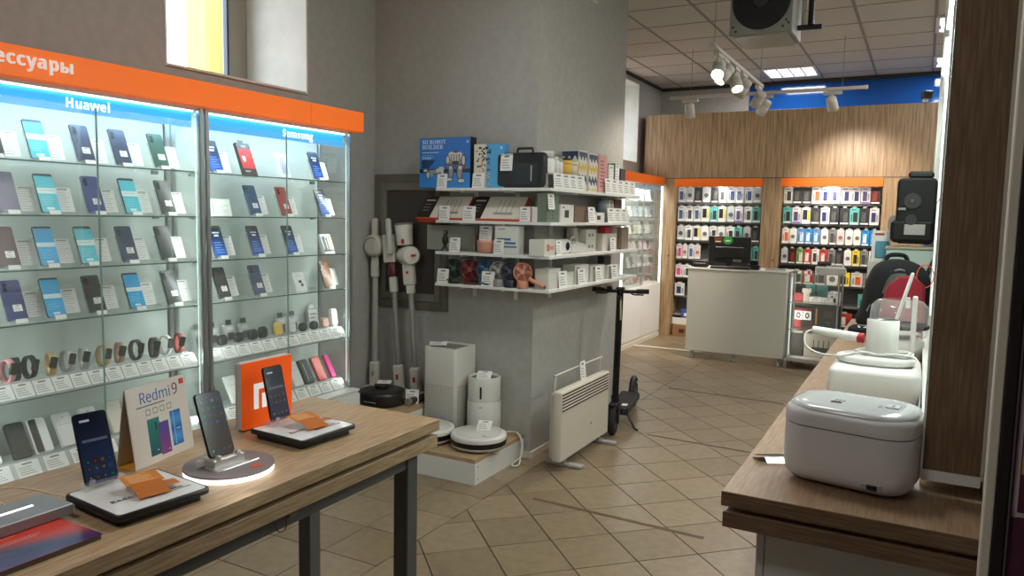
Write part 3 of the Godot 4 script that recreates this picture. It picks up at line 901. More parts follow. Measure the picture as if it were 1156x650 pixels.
func build_table() -> void:
	var t := thing("display_table", "light oak display table with grey steel legs in the left foreground", "table")
	slab_top(t, Vector2(-1.716, -1.806), Vector2(-1.213, -0.15), 0.92, true)
	for p in [Vector2(-1.265, -1.71), Vector2(-1.675, -1.75), Vector2(-1.265, -0.25), Vector2(-1.675, -0.25)]:
		var st := mb()
		bx(st, Vector3(p.x, 0.419, p.y), Vector3(0.05, 0.838, 0.05), 0.003)
		obj("leg", st, M.steel_grey, t)
	for x in [-1.265, -1.675]:
		part("side_rail", Vector3(x, 0.815, -0.99), Vector3(0.04, 0.04, 1.42), M.steel_grey, t, 0.003)
	# a cord end hanging below the table
	var c := thing("charging_cable", "thin dark cable loop with plug hanging under the table's front edge", "cable")
	var st2 := mb()
	tube(st2, curve([Vector3(-1.24, 0.845, -1.18), Vector3(-1.235, 0.81, -1.185), Vector3(-1.235, 0.795, -1.20), Vector3(-1.235, 0.80, -1.215), Vector3(-1.235, 0.825, -1.218)], 5), 0.0013, 6)
	obj("cord", st2, rgb(70, 56, 36), c)
	part("plug", Vector3(-1.235, 0.828, -1.235), Vector3(0.012, 0.016, 0.03), rgb(120, 104, 76), c, 0.003)

func pad(x: float, z: float, yaw: float, label: String, words: Array) -> Node3D:
	var o := thing("display_pad", label, "display pad", Vector3(x, 0.92, z), yaw, 0, "black rimmed phone display pads")
	obj("foot_plate", slab(rrect(0.175, 0.175, 0.012), 0.0, 0.018, 0.001, Transform3D(Basis(Vector3.RIGHT, Vector3.FORWARD, Vector3.UP), Vector3.ZERO)), rgb(24, 22, 22, 0.5), o)
	obj("rim", slab(rrect(0.198, 0.198, 0.012), 0.014, 0.026, 0.0015, Transform3D(Basis(Vector3.RIGHT, Vector3.FORWARD, Vector3.UP), Vector3.ZERO)), rgb(22, 21, 22, 0.4), o)
	var tp := obj("top_sheet", slab(rrect(0.186, 0.186, 0.009), 0.026, 0.0266, 0.0, Transform3D(Basis(Vector3.RIGHT, Vector3.FORWARD, Vector3.UP), Vector3.ZERO)), rgb(230, 228, 228, 0.12), o)
	# print, read from the +x side
	var y := 0.0267
	text("lettering", words[0], font_bold, 0.013, M.black, tp, Vector3(0.034, y, 0.07), 90, 0.0004, 90)
	for l in 2:
		part("print_line", Vector3(0.046 + 0.009 * l, y, -0.03 - 0.006 * l), Vector3(0.0045 - 0.0015 * l, 0.0004, 0.075 + 0.015 * l), M.black, tp)
	return o

func leaflet(at: Vector3, yaw: float, label: String) -> void:
	var im := canvas(60, 80, Color8(206, 124, 44)); lines(im, 8, 6, 46, 9, 7, Color8(240, 214, 170), 15)
	var o := thing("orange_leaflet", label, "leaflet", at, yaw, 0, "orange folded leaflets")
	part("lower_leaf", Vector3(0.0, 0.012, 0.012), Vector3(0.062, 0.0006, 0.05), rgb(190, 106, 34, 0.5), o, 0, -18)
	part("upper_leaf", Vector3(0.0, 0.021, -0.032), Vector3(0.074, 0.0006, 0.05), pic(im, 0.5), o, 0, -8)
	part("side_leaf", Vector3(0.046, 0.009, -0.006), Vector3(0.03, 0.0006, 0.045), rgb(200, 118, 40, 0.5), o, 0, 6, -8)

func clear_holder(at: Vector3, yaw: float, m: Material, label: String) -> void:
	var o := thing("acrylic_phone_holder", label, "phone stand", at, yaw, 0, "clear phone holders on the table")
	part("block", Vector3(0, 0.008, -0.004), Vector3(0.088, 0.014, 0.03), m, o, 0.003)
	part("back_rest", Vector3(0, 0.03, -0.022), Vector3(0.05, 0.05, 0.004), m, o, 0, 20)
	for s in [-1, 1]:
		part("prong", Vector3(s * 0.028, 0.014, 0.011), Vector3(0.012, 0.02, 0.005), m, o, 0.0015)

func build_table_things() -> void:
	pad(-1.372, -0.948, -5, "black pad with white top under the leftmost table phone", ["Redmi"])
	pad(-1.425, -1.47, -3, "black pad with white top beside the orange sign", ["Redmi"])
	phone_on_table(Vector3(-1.452, 0.955, -0.925), 83.4, 20, M.scr_home, "dark-screened phone on the leftmost pad, standing in clear holder")
	clear_holder(Vector3(-1.45, 0.947, -0.925), 83.4, M.acrylic, "clear holder under the leftmost table phone")
	phone_on_table(Vector3(-1.372, 0.962, -1.16), 87, 21.4, M.scr_home_b, "phone showing coloured icons on the round glowing disc")
	phone_on_table(Vector3(-1.495, 0.955, -1.46), 90, 13.2, M.scr_home_c, "dark phone standing before the orange sign")
	clear_holder(Vector3(-1.492, 0.947, -1.46), 90, glass(Color(1.0, 0.86, 0.84), 0.2, 0.08), "pinkish clear holder under the phone before the orange sign")
	leaflet(Vector3(-1.345, 0.9475, -0.95), 76, "orange folded leaflet on the leftmost white pad")
	leaflet(Vector3(-1.405, 0.9475, -1.475), 80, "orange folded leaflet on the pad beside the orange sign")
	# round glowing disc
	var d := thing("light_disc", "round grey display disc with a glowing white rim on the table", "display stand", Vector3(-1.37, 0.92, -1.175))
	var flat := Transform3D(Basis(Vector3.RIGHT, Vector3.FORWARD, Vector3.UP), Vector3.ZERO)
	obj("glow_rim_light", slab(circle(0.099, 40), 0.002, 0.014, 0.002, flat), glow(Color(1, 0.99, 0.97), 1.5), d)
	obj("foot", slab(circle(0.09, 32), 0.0, 0.002, 0.0, flat), M.steel_grey, d)
	obj("top_plate", slab(circle(0.1005, 40), 0.014, 0.018, 0.001, flat), rgb(138, 128, 130, 0.45, 0.2), d)
	part("light_slit", Vector3(0.028, 0.0183, -0.012), Vector3(0.003, 0.0008, 0.10), glow(Color(1, 1, 1), 1.6), d)
	part("orange_logo", Vector3(0.062, 0.0183, -0.024), Vector3(0.017, 0.0008, 0.026), rgb(214, 96, 52), d)
	var li := OmniLight3D.new(); li.name = "disc_lamp"; li.light_energy = 0.003; li.omni_range = 4; li.omni_attenuation = 2; li.shadow_enabled = true; li.light_size = 0.03
	li.position = Vector3(0.16, 0.05, 0.09); d.add_child(li)
	var b := thing("phone_security_block", "silver anti-theft block holding the phone on the round disc", "phone stand", Vector3(-1.372, 0.9385, -1.165), 87)
	part("block", Vector3(0, 0.011, -0.008), Vector3(0.085, 0.022, 0.05), rgb(196, 190, 184, 0.3, 0.5), b, 0.003)
	part("block_base", Vector3(0, 0.0015, 0.0), Vector3(0.09, 0.003, 0.07), M.acrylic_white, b)
	for s in [-1, 1]: part("clamp", Vector3(s * 0.026, 0.024, 0.012), Vector3(0.01, 0.012, 0.012), rgb(206, 200, 196, 0.25, 0.4), b, 0.002)
	part("cable_socket", Vector3(-0.05, 0.012, -0.02), Vector3(0.02, 0.02, 0.012), M.cream, b, 0.004)
	tent_card()
	orange_sign()
	# grey alarm bar with light slit, glossy leaflet stack, coiled cord
	var bar := thing("aluminium_light_bar", "grey aluminium bar with a white light slit, cut by the photo's left edge", "display base", Vector3(-1.452, 0.931, -0.72))
	part("bar", Vector3(0, 0.011, 0.0), Vector3(0.10, 0.022, 0.225), rgb(156, 156, 160, 0.4, 0.5), bar, 0.002)
	part("light_slit", Vector3(-0.002, 0.0224, 0.01), Vector3(0.007, 0.0008, 0.15), glow(Color(1, 1, 1), 1.8), bar)
	var im := canvas(96, 128, Color8(44, 40, 84))
	for y in 128:
		for x in 96:
			var u := x / 96.0; var v := y / 128.0
			var w := sin(u * 2.6 - v * 4.4 + 1.4) * 0.5 + 0.5
			var c := Color8(38, 44, 92).lerp(Color8(214, 66, 52), clampf(w * 1.7 - 0.5, 0, 1)).lerp(Color8(82, 40, 104), clampf(v * 1.4 - 0.8, 0, 1))
			im.set_pixel(x, y, c)
	lines(im, 26, 40, 50, 2, 5, Color8(220, 214, 226), 21); lines(im, 30, 60, 50, 2, 5, Color8(220, 214, 226), 22)
	rect(im, 74, 18, 9, 7, Color8(230, 224, 230))
	var lf := thing("glossy_brochure", "purple and red glossy brochure under the grey aluminium bar", "brochure", Vector3(-1.37, 0.92, -0.68))
	part("pages", Vector3(0, 0.0045, 0), Vector3(0.19, 0.009, 0.25), rgb(96, 84, 70), lf, 0.001)
	part("cover", Vector3(0, 0.0098, 0), Vector3(0.193, 0.0015, 0.253), pic(im, 0.25), lf, 0, 0, 90).scale = Vector3(0.253 / 0.193, 1, 0.193 / 0.253)
	var cc := thing("coiled_cord", "cream coiled security cord running from the leftmost pad", "cord")
	var pts := []
	for k in 61:
		var f := k / 60.0
		var a := f * TAU * 10
		var p := Vector3(-1.478, 0.929, -0.865).lerp(Vector3(-1.50, 0.929, -0.80), f)
		pts.append(p + Vector3(cos(a), sin(a), 0) * 0.0045)
	var st := mb(); tube(st, pts, 0.0016, 6)
	obj("coil", st, rgb(222, 206, 178, 0.5), cc)
	st = mb(); tube(st, curve([Vector3(-1.50, 0.929, -0.80), Vector3(-1.525, 0.94, -0.775), Vector3(-1.56, 0.955, -0.77), Vector3(-1.58, 0.958, -0.80), Vector3(-1.575, 0.94, -0.85), Vector3(-1.545, 0.928, -0.875), Vector3(-1.50, 0.924, -0.89)], 6), 0.0016, 6)
	obj("cord", st, rgb(222, 206, 178, 0.5), cc)

func phone_on_table(at: Vector3, yaw: float, lean: float, scr: Material, label: String) -> void:
	var o := thing("smartphone", label, "phone", at, yaw, lean, "live demo phones on the table")
	o.scale = Vector3(0.93, 0.93, 0.93)
	obj("body", phone_body(), rgb(20, 22, 28, 0.2), o)
	obj("screen", phone_face(), scr, o)
	part("earpiece", Vector3(0, 0.1555, 0.001), Vector3(0.008, 0.0012, 0.0006), M.black, o)
	part("side_key", Vector3(0.0368, 0.105, -0.004), Vector3(0.0012, 0.016, 0.003), M.black, o)

func tent_card() -> void:
	var im := canvas(160, 150, Color8(222, 214, 206))
	lines(im, 20, 38, 116, 1, 6, Color8(90, 88, 92), 31)
	for k in 4:
		rect(im, 42 + k * 19, 46, 13, 12, Color8(150, 144, 140)); rect(im, 44 + k * 19, 48, 9, 8, Color8(222, 214, 206))
	for y in 72:
		rect(im, 42, 66 + y, 32, 1, Color8(28, 132, 122).lerp(Color8(16, 84, 92), y / 72.0))
	for y in 70:
		rect(im, 104, 64 + y, 30, 1, Color8(40, 92, 170).lerp(Color8(70, 150, 220), absf(sin(y * 0.09))))
	rect(im, 112, 66, 3, 66, Color8(120, 190, 236)); rect(im, 118, 100, 12, 3, Color8(140, 200, 240))
	for y in 64:
		rect(im, 70, 78 + y, 28, 1, Color8(80, 74, 160).lerp(Color8(140, 60, 130), y / 64.0))
	rect(im, 62, 74, 4, 16, Color8(12, 50, 56)); rect(im, 90, 134, 4, 2, Color8(220, 214, 230)); rect(im, 60, 128, 4, 2, Color8(210, 226, 226))
	var o := thing("tent_card", "cream folded tent card advertising three phones, standing on the table", "tent card", Vector3(-1.595, 0.92, -1.155), 103)
	var w := 0.198
	part("front_leaf", Vector3(0, 0.0925, 0.012), Vector3(w, 0.187, 0.0012), rgb(222, 214, 206, 0.6), o, 0, 8)
	var pr := part("front_print", Vector3(0, 0.0925, 0.0128), Vector3(w - 0.004, 0.183, 0.0006), pic(im, 0.45), o, 0, 8)
	part("back_leaf", Vector3(0, 0.0925, -0.016), Vector3(w, 0.187, 0.0012), rgb(214, 204, 192, 0.6), o, 0, -8)
	part("bottom_leaf", Vector3(0, 0.0012, -0.002), Vector3(w, 0.0012, 0.052), rgb(232, 168, 60, 0.6), o)
	text("lettering", "Redmi", font_sans, 0.026, rgb(66, 110, 178), pr, Vector3(-0.062, 0.042, 0.0004), 0, 0.0005)
	text("lettering", "9", font_sans, 0.028, rgb(120, 40, 96), pr, Vector3(0.046, 0.042, 0.0004), 0, 0.0005)
	part("maker_logo", Vector3(0.083, 0.079, 0.0006), Vector3(0.015, 0.013, 0.0006), rgb(204, 60, 36), pr)

func orange_sign() -> void:
	var o := thing("orange_lightbox_sign", "square orange lightbox sign with a white emblem on the table", "sign", Vector3(-1.58, 0.924, -1.492), 90)
	var or_ := rgb(250, 92, 18, 0.35)
	obj("housing", slab(rrect(0.186, 0.186, 0.007, 4), -0.024, -0.002, 0.001, Transform3D(Basis(), Vector3(0, 0.093, 0))), rgb(206, 200, 196, 0.4), o)
	var f := obj("sign_face", slab(rrect(0.184, 0.184, 0.007, 4), -0.002, 0.0, 0.0005, Transform3D(Basis(), Vector3(0, 0.093, 0))), or_, o)
	var fm := StandardMaterial3D.new(); fm.albedo_color = Color8(250, 92, 18); fm.roughness = 0.35; fm.emission_enabled = true; fm.emission = Color8(255, 96, 20); fm.emission_energy_multiplier = 0.22
	f.material_override = fm
	# emblem: an arch, its inner bar and a separate bar
	var wm := StandardMaterial3D.new(); wm.albedo_color = Color(0.95, 0.95, 0.94); wm.emission_enabled = true; wm.emission = Color.WHITE; wm.emission_energy_multiplier = 0.35
	var st := mb()
	loft(st, PackedVector2Array([Vector2(-0.05, 0.052), Vector2(-0.034, 0.052), Vector2(-0.034, 0.106), Vector2(0.0, 0.106), Vector2(0.012, 0.098), Vector2(0.012, 0.052), Vector2(0.028, 0.052), Vector2(0.028, 0.104), Vector2(0.016, 0.118), Vector2(0.004, 0.122), Vector2(-0.05, 0.122)]), [[0.0, 0.0], [0.0, 0.0012]], Transform3D(), false)
	obj("emblem_arch", st, wm, f)
	part("emblem_bar", Vector3(-0.013, 0.072, 0.0006), Vector3(0.016, 0.04, 0.0012), wm, f)
	part("emblem_stroke", Vector3(0.046, 0.087, 0.0006), Vector3(0.014, 0.07, 0.0012), wm, f)
	for s in [-1, 1]:
		part("foot", Vector3(s * 0.07, -0.002, -0.013), Vector3(0.02, 0.004, 0.024), M.steel_grey, o)

# ---------------------------------------------------------------- shelves round the pillar
const PY := [1.68, 1.482, 1.286, 1.088]
const TIER := ["top", "second", "third", "lowest"]

func build_pillar_shelves() -> void:
	for t in 4:
		var y: float = PY[t]
		var o := thing("corner_shelf", "white L-shaped %s shelf board wrapped round the grey pillar" % TIER[t], "shelf", Vector3.ZERO, 0, 0, "white shelves round the pillar")
		var st := mb()
		loft(st, PackedVector2Array([Vector2(-2.68, 4.117), Vector2(-2.68, 3.919), Vector2(-1.886, 3.919), Vector2(-1.886, 5.455), Vector2(-2.083, 5.455), Vector2(-2.083, 4.117)]), [[0.001, y - 0.018], [0.0, y - 0.017], [0.0, y - 0.001], [0.001, y]], Transform3D(Basis(Vector3.RIGHT, Vector3.FORWARD, Vector3.UP), Vector3.ZERO), false)
		obj("board", st, M.white, o)
		for x in [-2.5, -2.2]:
			part("bracket", Vector3(x, y - 0.045, -4.108), Vector3(0.022, 0.09, 0.02), M.white, o, 0.002)
			part("bracket_arm", Vector3(x, y - 0.023, -4.02), Vector3(0.014, 0.01, 0.17), M.white, o)
		for z in [-4.32, -5.2]:
			part("bracket", Vector3(-2.074, y - 0.045, z), Vector3(0.02, 0.09, 0.022), M.white, o, 0.002)
			part("bracket_arm", Vector3(-1.985, y - 0.023, z), Vector3(0.17, 0.01, 0.014), M.white, o)
	front_items()
	side_items()

func tag(at: Vector3, yaw: float, w: float, h: float, label: String) -> void:
	card("price_tag", at, w, h, M.price if h < w * 1.4 else M.spec, yaw, 6, label, "price tag", "price tags on the pillar shelves")

func front_items() -> void:
	var z := -3.935
	var g := ""
	# blue robot kit box
	var o := thing("robot_kit_box", "large blue toy box with a grey robot printed on it", "toy box", Vector3(-2.629, PY[0], z))
	part("carton", Vector3(0, 0.154, -0.035), Vector3(0.376, 0.308, 0.07), rgb(28, 30, 40, 0.5), o, 0.001)
	var im := canvas(188, 154, Color8(38, 116, 198))
	rect(im, 0, 96, 188, 14, Color8(24, 40, 70)); rect(im, 0, 108, 188, 46, Color8(44, 134, 214))
	for k in 9:
		rect(im, 8, 68 + k * 3, 52 - k * 3, 2, Color8(22, 36, 60))
	lines(im, 10, 44, 82, 1, 6, Color8(226, 234, 244), 3); lines(im, 10, 54, 50, 2, 5, Color8(180, 206, 232), 5)
	for k in 4: rect(im, 10 + k * 9, 60, 6, 6, Color8(150, 190, 226))
	var lt := Color8(206, 200, 190); var md := Color8(150, 144, 138); var dk := Color8(46, 46, 54); var rd := Color8(150, 70, 60)
	# the printed robot: torso, head, arms and legs, and a crawling one on the left
	for q in [[134, 66, 30, 24, dk], [134, 66, 27, 21, md], [134, 60, 20, 13, lt], [120, 52, 12, 9, lt], [148, 54, 12, 10, lt], [134, 78, 14, 7, dk], [106, 68, 8, 15, dk], [106, 68, 6, 12, lt], [163, 70, 9, 17, dk], [163, 70, 6, 14, lt], [100, 84, 6, 5, rd], [168, 90, 7, 6, rd], [118, 104, 11, 22, dk], [118, 104, 8, 19, md], [150, 106, 12, 24, dk], [150, 106, 9, 21, md], [116, 92, 6, 5, lt], [152, 92, 7, 6, lt], [112, 128, 13, 7, dk], [112, 128, 11, 5, lt], [156, 132, 14, 8, dk], [156, 132, 12, 6, lt]]:
		ell(im, q[0], q[1], q[2], q[3], q[4])
	for k in 7: rect(im, 118 + k * 5, 52, 2, 20, md if k % 2 else dk)
	for q in [[58, 104, 30, 8, dk], [58, 104, 28, 6, md], [82, 96, 11, 8, lt], [70, 100, 9, 6, lt], [32, 114, 8, 12, dk], [32, 114, 6, 10, lt], [46, 112, 6, 9, md], [22, 100, 8, 4, lt], [86, 110, 6, 9, lt]]:
		ell(im, q[0], q[1], q[2], q[3], q[4])
	rng.seed = 55
	rect(im, 174, 10, 8, 8, Color8(150, 190, 226))
	var pr := part("front_print", Vector3(0, 0.154, 0.0004), Vector3(0.374, 0.306, 0.001), pic(im, 0.35), o)
	text("lettering", "MI ROBOT", font_serif, 0.024, rgb(206, 222, 240), pr, Vector3(-0.168, 0.108, 0.0005), 0, 0.0006)
	text("lettering", "BUILDER", font_serif, 0.024, rgb(206, 222, 240), pr, Vector3(-0.168, 0.077, 0.0005), 0, 0.0006)
	tag(Vector3(-2.64, PY[0], z + 0.012), 0, 0.073, 0.085, "white price tag before the blue robot toy box")
	o = thing("robot_kit_box", "narrow white and light blue toy box beside the blue robot box", "toy box", Vector3(-2.317, PY[0], z - 0.01))
	part("carton", Vector3(0, 0.131, -0.03), Vector3(0.21, 0.262, 0.06), rgb(70, 150, 206, 0.5), o, 0.001)
	im = canvas(105, 131, Color8(216, 206, 188)); rect(im, 44, 0, 61, 131, Color8(78, 164, 216))
	for k in 90:
		var cx := rng.randi_range(6, 60) if k % 2 else rng.randi_range(14, 50); var cy := rng.randi_range(8, 44) if k % 3 == 0 else rng.randi_range(40, 80) if k % 3 == 1 else rng.randi_range(84, 122)
		var cc: Color = [Color8(40, 38, 40), Color8(120, 70, 60), Color8(186, 182, 176)][k % 3]
		rect(im, cx, cy, rng.randi_range(2, 8), rng.randi_range(2, 6), cc)
	rect(im, 92, 8, 7, 7, Color8(196, 220, 236))
	part("front_print", Vector3(0, 0.131, 0.0004), Vector3(0.208, 0.26, 0.001), pic(im, 0.35), o)
	tag(Vector3(-2.38, PY[0], z + 0.008), 0, 0.085, 0.088, "white price tag before the narrow toy box")
	# black carrying case
	o = thing("tool_case", "black hard-shell carrying case with handle on the top pillar shelf", "case", Vector3(-2.10, PY[0], z - 0.005), 0)
	obj("shell", slab(rrect(0.325, 0.205, 0.03, 5), -0.13, 0.0, 0.012, Transform3D(Basis(), Vector3(0, 0.1035, 0))), rgb(22, 23, 25, 0.4), o)
	obj("front_panel", slab(rrect(0.19, 0.12, 0.02, 5), 0.0, 0.004, 0.001, Transform3D(Basis(), Vector3(0.03, 0.085, 0))), rgb(26, 29, 32, 0.3), o)
	var st := mb(); tube(st, curve([Vector3(-0.052, 0.2, -0.06), Vector3(-0.05, 0.228, -0.06), Vector3(-0.04, 0.234, -0.06), Vector3(0.04, 0.234, -0.06), Vector3(0.05, 0.228, -0.06), Vector3(0.052, 0.2, -0.06)], 3), 0.007, 8)
	obj("handle", st, M.black, o)
	part("silver_mark", Vector3(0.075, 0.085, 0.0045), Vector3(0.007, 0.09, 0.001), rgb(176, 180, 186), o)
	for s in [-1, 1]: part("latch", Vector3(s * 0.1, 0.2, -0.065), Vector3(0.035, 0.012, 0.03), M.black, o, 0.003)
	tag(Vector3(-2.19, PY[0] + 0.1, z + 0.004), 0, 0.08, 0.1, "white price tag stuck on the black carrying case")
	# router boxes leaning back
	for k in 2:
		o = thing("router_box", "orange-edged router box leaning back on the second pillar shelf, %s one" % ("left" if k == 0 else "right"), "box", Vector3(-2.665 if k == 0 else -2.285, PY[1] + 0.008, z + 0.005), 0, 42, "router boxes on the pillar shelf")
		var w := 0.352 if k == 0 else 0.375
		part("carton", Vector3(0, 0.095, -0.02), Vector3(w, 0.19, 0.04), rgb(206, 72, 28, 0.5), o, 0.001)
		part("cover_panel", Vector3(w * 0.14, 0.098, 0.0006), Vector3(w * 0.7, 0.18, 0.0012), rgb(216, 210, 198, 0.5), o)
		var bp := part("black_panel", Vector3(-w * 0.355, 0.098, 0.0006), Vector3(w * 0.28, 0.18, 0.0012), rgb(24, 22, 22, 0.5), o)
		part("text_line", Vector3(0.0, 0.055, 0.0008), Vector3(0.07, 0.012, 0.0005), rgb(206, 202, 196), bp)
		for j in 3: part("text_line", Vector3(-0.008, 0.02 - j * 0.025, 0.0008), Vector3(0.05, 0.004, 0.0005), rgb(170, 166, 160), bp)
		part("logo_dot", Vector3(-0.03, 0.085, 0.0008), Vector3(0.009, 0.009, 0.0006), rgb(226, 88, 36), bp)
		var rt := part("router_print", Vector3(w * 0.16, 0.05, 0.0014), Vector3(0.13, 0.018, 0.0012), rgb(150, 146, 138, 0.4), o)
		for j in 4: part("antenna_print", Vector3(-0.05 + j * 0.033, 0.06, 0), Vector3(0.0045, 0.1, 0.001), rgb(160, 156, 148, 0.4), rt)
	tag(Vector3(-2.62, PY[1], z + 0.012), 0, 0.078, 0.088, "white price tag before the left router box")
	tag(Vector3(-2.44, PY[1], z + 0.012), 0, 0.09, 0.088, "white price tag between the two router boxes")
	box_item("pink_box", Vector3(-2.058, PY[1], z + 0.005), Vector3(0.072, 0.09, 0.04), rgb(224, 178, 162), M.price, 0, 0, "small pale pink box at the right end of router boxes", "box")
	box_item("slim_white_box", Vector3(-1.996, PY[1], z + 0.002), Vector3(0.034, 0.088, 0.05), M.white, null, 0, 0, "slim white box beside the small pale pink box", "box")
	# third tier
	var bd := thing("display_board", "pale grey-green board standing behind the black gadget", "board", Vector3(-2.675, PY[2] - 0.0, -4.09))
	part("panel", Vector3(0, 0.08, 0), Vector3(0.37, 0.16, 0.012), rgb(172, 176, 162, 0.6), bd, 0.002)
	part("support", Vector3(0.1, 0.03, -0.01), Vector3(0.03, 0.06, 0.01), M.white, bd)
	o = thing("selfie_tripod", "small black flexible gadget standing on the third pillar shelf", "gadget", Vector3(-2.63, PY[2], z - 0.02))
	st = mb(); lathe(st, [[0.0, 0.132], [0.012, 0.131], [0.017, 0.12], [0.013, 0.104], [0.010, 0.098], [0.018, 0.085], [0.021, 0.065], [0.016, 0.048], [0.009, 0.04], [0.0, 0.039]], 16)
	obj("body", st, M.black, o)
	for a in [-1, 1]:
		st = mb(); tube(st, curve([Vector3(0, 0.045, 0), Vector3(a * 0.012, 0.02, 0.004), Vector3(a * 0.02, 0.001, 0.01)], 4), 0.006, 8)
		obj("leg", st, M.black, o)
	obj("lens_ring", slab(circle(0.009, 16), 0.0, 0.004, 0.001, Transform3D(Basis(), Vector3(0, 0.118, 0.013))), rgb(110, 108, 106, 0.3), o)
	tag(Vector3(-2.545, PY[2], z + 0.005), 0, 0.076, 0.088, "white price tag beside the black gadget")
	o = thing("pink_bowl", "pink round speaker bowl on the third pillar shelf", "speaker", Vector3(-2.34, PY[2], z - 0.06))
	st = mb(); lathe(st, [[0.0, 0.0], [0.05, 0.0], [0.06, 0.006], [0.068, 0.03], [0.073, 0.062], [0.075, 0.074], [0.071, 0.076], [0.066, 0.066], [0.0, 0.06]], 28)
	obj("bowl", st, rgb(208, 150, 126, 0.6), o)
	st = mb(); lathe(st, [[0.0, 0.001], [0.045, 0.001], [0.052, 0.012]], 24)
	obj("dark_foot", st, rgb(60, 46, 42), o)
	tag(Vector3(-2.345, PY[2] + 0.074, z - 0.03), 0, 0.088, 0.092, "white price tag standing in the pink bowl")
	im = canvas(84, 84, Color8(214, 214, 206)); rect(im, 6, 36, 50, 7, Color8(70, 104, 160)); rect(im, 18, 48, 56, 7, Color8(70, 104, 160)); rect(im, 30, 60, 48, 6, Color8(90, 122, 170)); rect(im, 8, 5, 5, 5, Color8(224, 120, 50)); rect(im, 16, 6, 18, 3, Color8(120, 120, 116))
	box_item("white_gadget_box", Vector3(-2.175, PY[2], z + 0.005), Vector3(0.168, 0.17, 0.06), rgb(198, 197, 188), pic(im, 0.5), 0, 0, "square white box with blue writing beside the pink bowl", "box")
	tag(Vector3(-2.225, PY[2], z + 0.018), 0, 0.07, 0.088, "white price tag before the square white box")
	# lowest tier: round desk fans
	var cols := [[Color8(30, 46, 40), -2.57, "dark green"], [Color8(112, 32, 34), -2.448, "dark red"], [Color8(52, 92, 124), -2.33, "blue"], [Color8(150, 150, 144), -2.237, "grey"], [Color8(34, 38, 58), -2.158, "navy"], [Color8(206, 138, 112), -2.073, "pink"]]
	for k in 6:
		desk_fan(Vector3(cols[k][1], PY[3], z - (0.03 if k < 3 else 0.015)), cols[k][0], 0.062 if k < 3 else 0.055, k < 3, "%s round desk fan on the lowest pillar shelf" % cols[k][2])
	tag(Vector3(-2.628, PY[3], z + 0.01), 0, 0.085, 0.09, "white price tag before the dark green fan")
	tag(Vector3(-2.30, PY[3], z + 0.012), 0, 0.088, 0.09, "white price tag before the blue fan")

func desk_fan(at: Vector3, c: Color, r: float, tilted_base: bool, label: String) -> void:
	var o := thing("desk_fan", label, "fan", at, 12, 0, "round desk fans on the pillar shelf")
	var hub := r + (0.03 if tilted_base else 0.04)
	var m := mat(c, 0.5)
	var st := mb()
	for rr in [1.0, 0.78, 0.56, 0.34]:
		var pts := []
		for k in 28: pts.append(Vector3(cos(TAU * k / 28) * r * rr, hub + sin(TAU * k / 28) * r * rr, 0.012 - (0.006 if rr == 1.0 else 0.0)))
		tube(st, pts, 0.0045 if rr == 1.0 else 0.0012, 6, true)
	obj("cage", st, m if c.v > 0.3 else mat(c.lightened(0.12), 0.5), o)
	obj("back_shell", slab(circle(r * 0.97, 28), -0.02, -0.004, 0.006, Transform3D(Basis(), Vector3(0, hub, 0))), mat(c.darkened(0.25), 0.6), o)
	for k in 5:
		var a := TAU * k / 5
		var b := mb()
		loft(b, PackedVector2Array([Vector2(0.008, -0.006), Vector2(r * 0.85, -0.012), Vector2(r * 0.9, 0.012), Vector2(0.01, 0.008)]), [[0.0, 0.0], [0.0, 0.0015]], Transform3D(Basis(Vector3(0, 0, 1), a) * Basis(Vector3(1, 0, 0), 0.4), Vector3(0, hub, 0.001)), false)
		obj("blade", b, mat(c.lightened(0.1), 0.5), o)
	obj("hub_cap", slab(circle(r * 0.24, 18), 0.006, 0.014, 0.002, Transform3D(Basis(), Vector3(0, hub, 0))), mat(c.lightened(0.2), 0.4), o)
	if tilted_base:
		st = mb(); tube(st, curve([Vector3(-0.02, 0.012, -0.02), Vector3(-0.045, 0.04, 0.0), Vector3(-0.03, 0.022, 0.03), Vector3(0.01, 0.012, 0.045), Vector3(0.05, 0.008, 0.04)], 4), 0.006, 8)
		obj("clip_arm", st, m, o)
		obj("base", slab(rrect(0.09, 0.06, 0.02), 0.0, 0.01, 0.002, Transform3D(Basis(Vector3.RIGHT, Vector3.FORWARD, Vector3.UP), Vector3.ZERO)), m, o)
	else:
		st = mb(); lathe(st, [[0.0, 0.0], [0.034, 0.0], [0.036, 0.004], [0.034, 0.042], [0.031, 0.046], [0.0, 0.046]], 20)
		obj("base", st, m, o)
	if label.begins_with("pink"):
		st = mb(); tube(st, [Vector3(0.045, 0.062, 0.02), Vector3(0.06, 0.05, 0.02), Vector3(0.135, 0.016, 0.02)], 0.012, 10)
		obj("side_handle", st, m, o)
		st = mb(); tube(st, [Vector3(0.135, 0.016, 0.02), Vector3(0.145, 0.0125, 0.02)], 0.0105, 10)
		obj("end_ring", st, rgb(120, 84, 70), o)

func bottle(at: Vector3, prof: Array, m: Material, cap: Array, cm: Material, label: String, called := "bottle") -> void:
	var o := thing(called, label, "bottle" if called == "bottle" else "cup", at)
	var st := mb(); lathe(st, prof, 20)
	obj("body", st, m, o)
	st = mb(); lathe(st, cap, 20)
	obj("lid", st, cm, o)

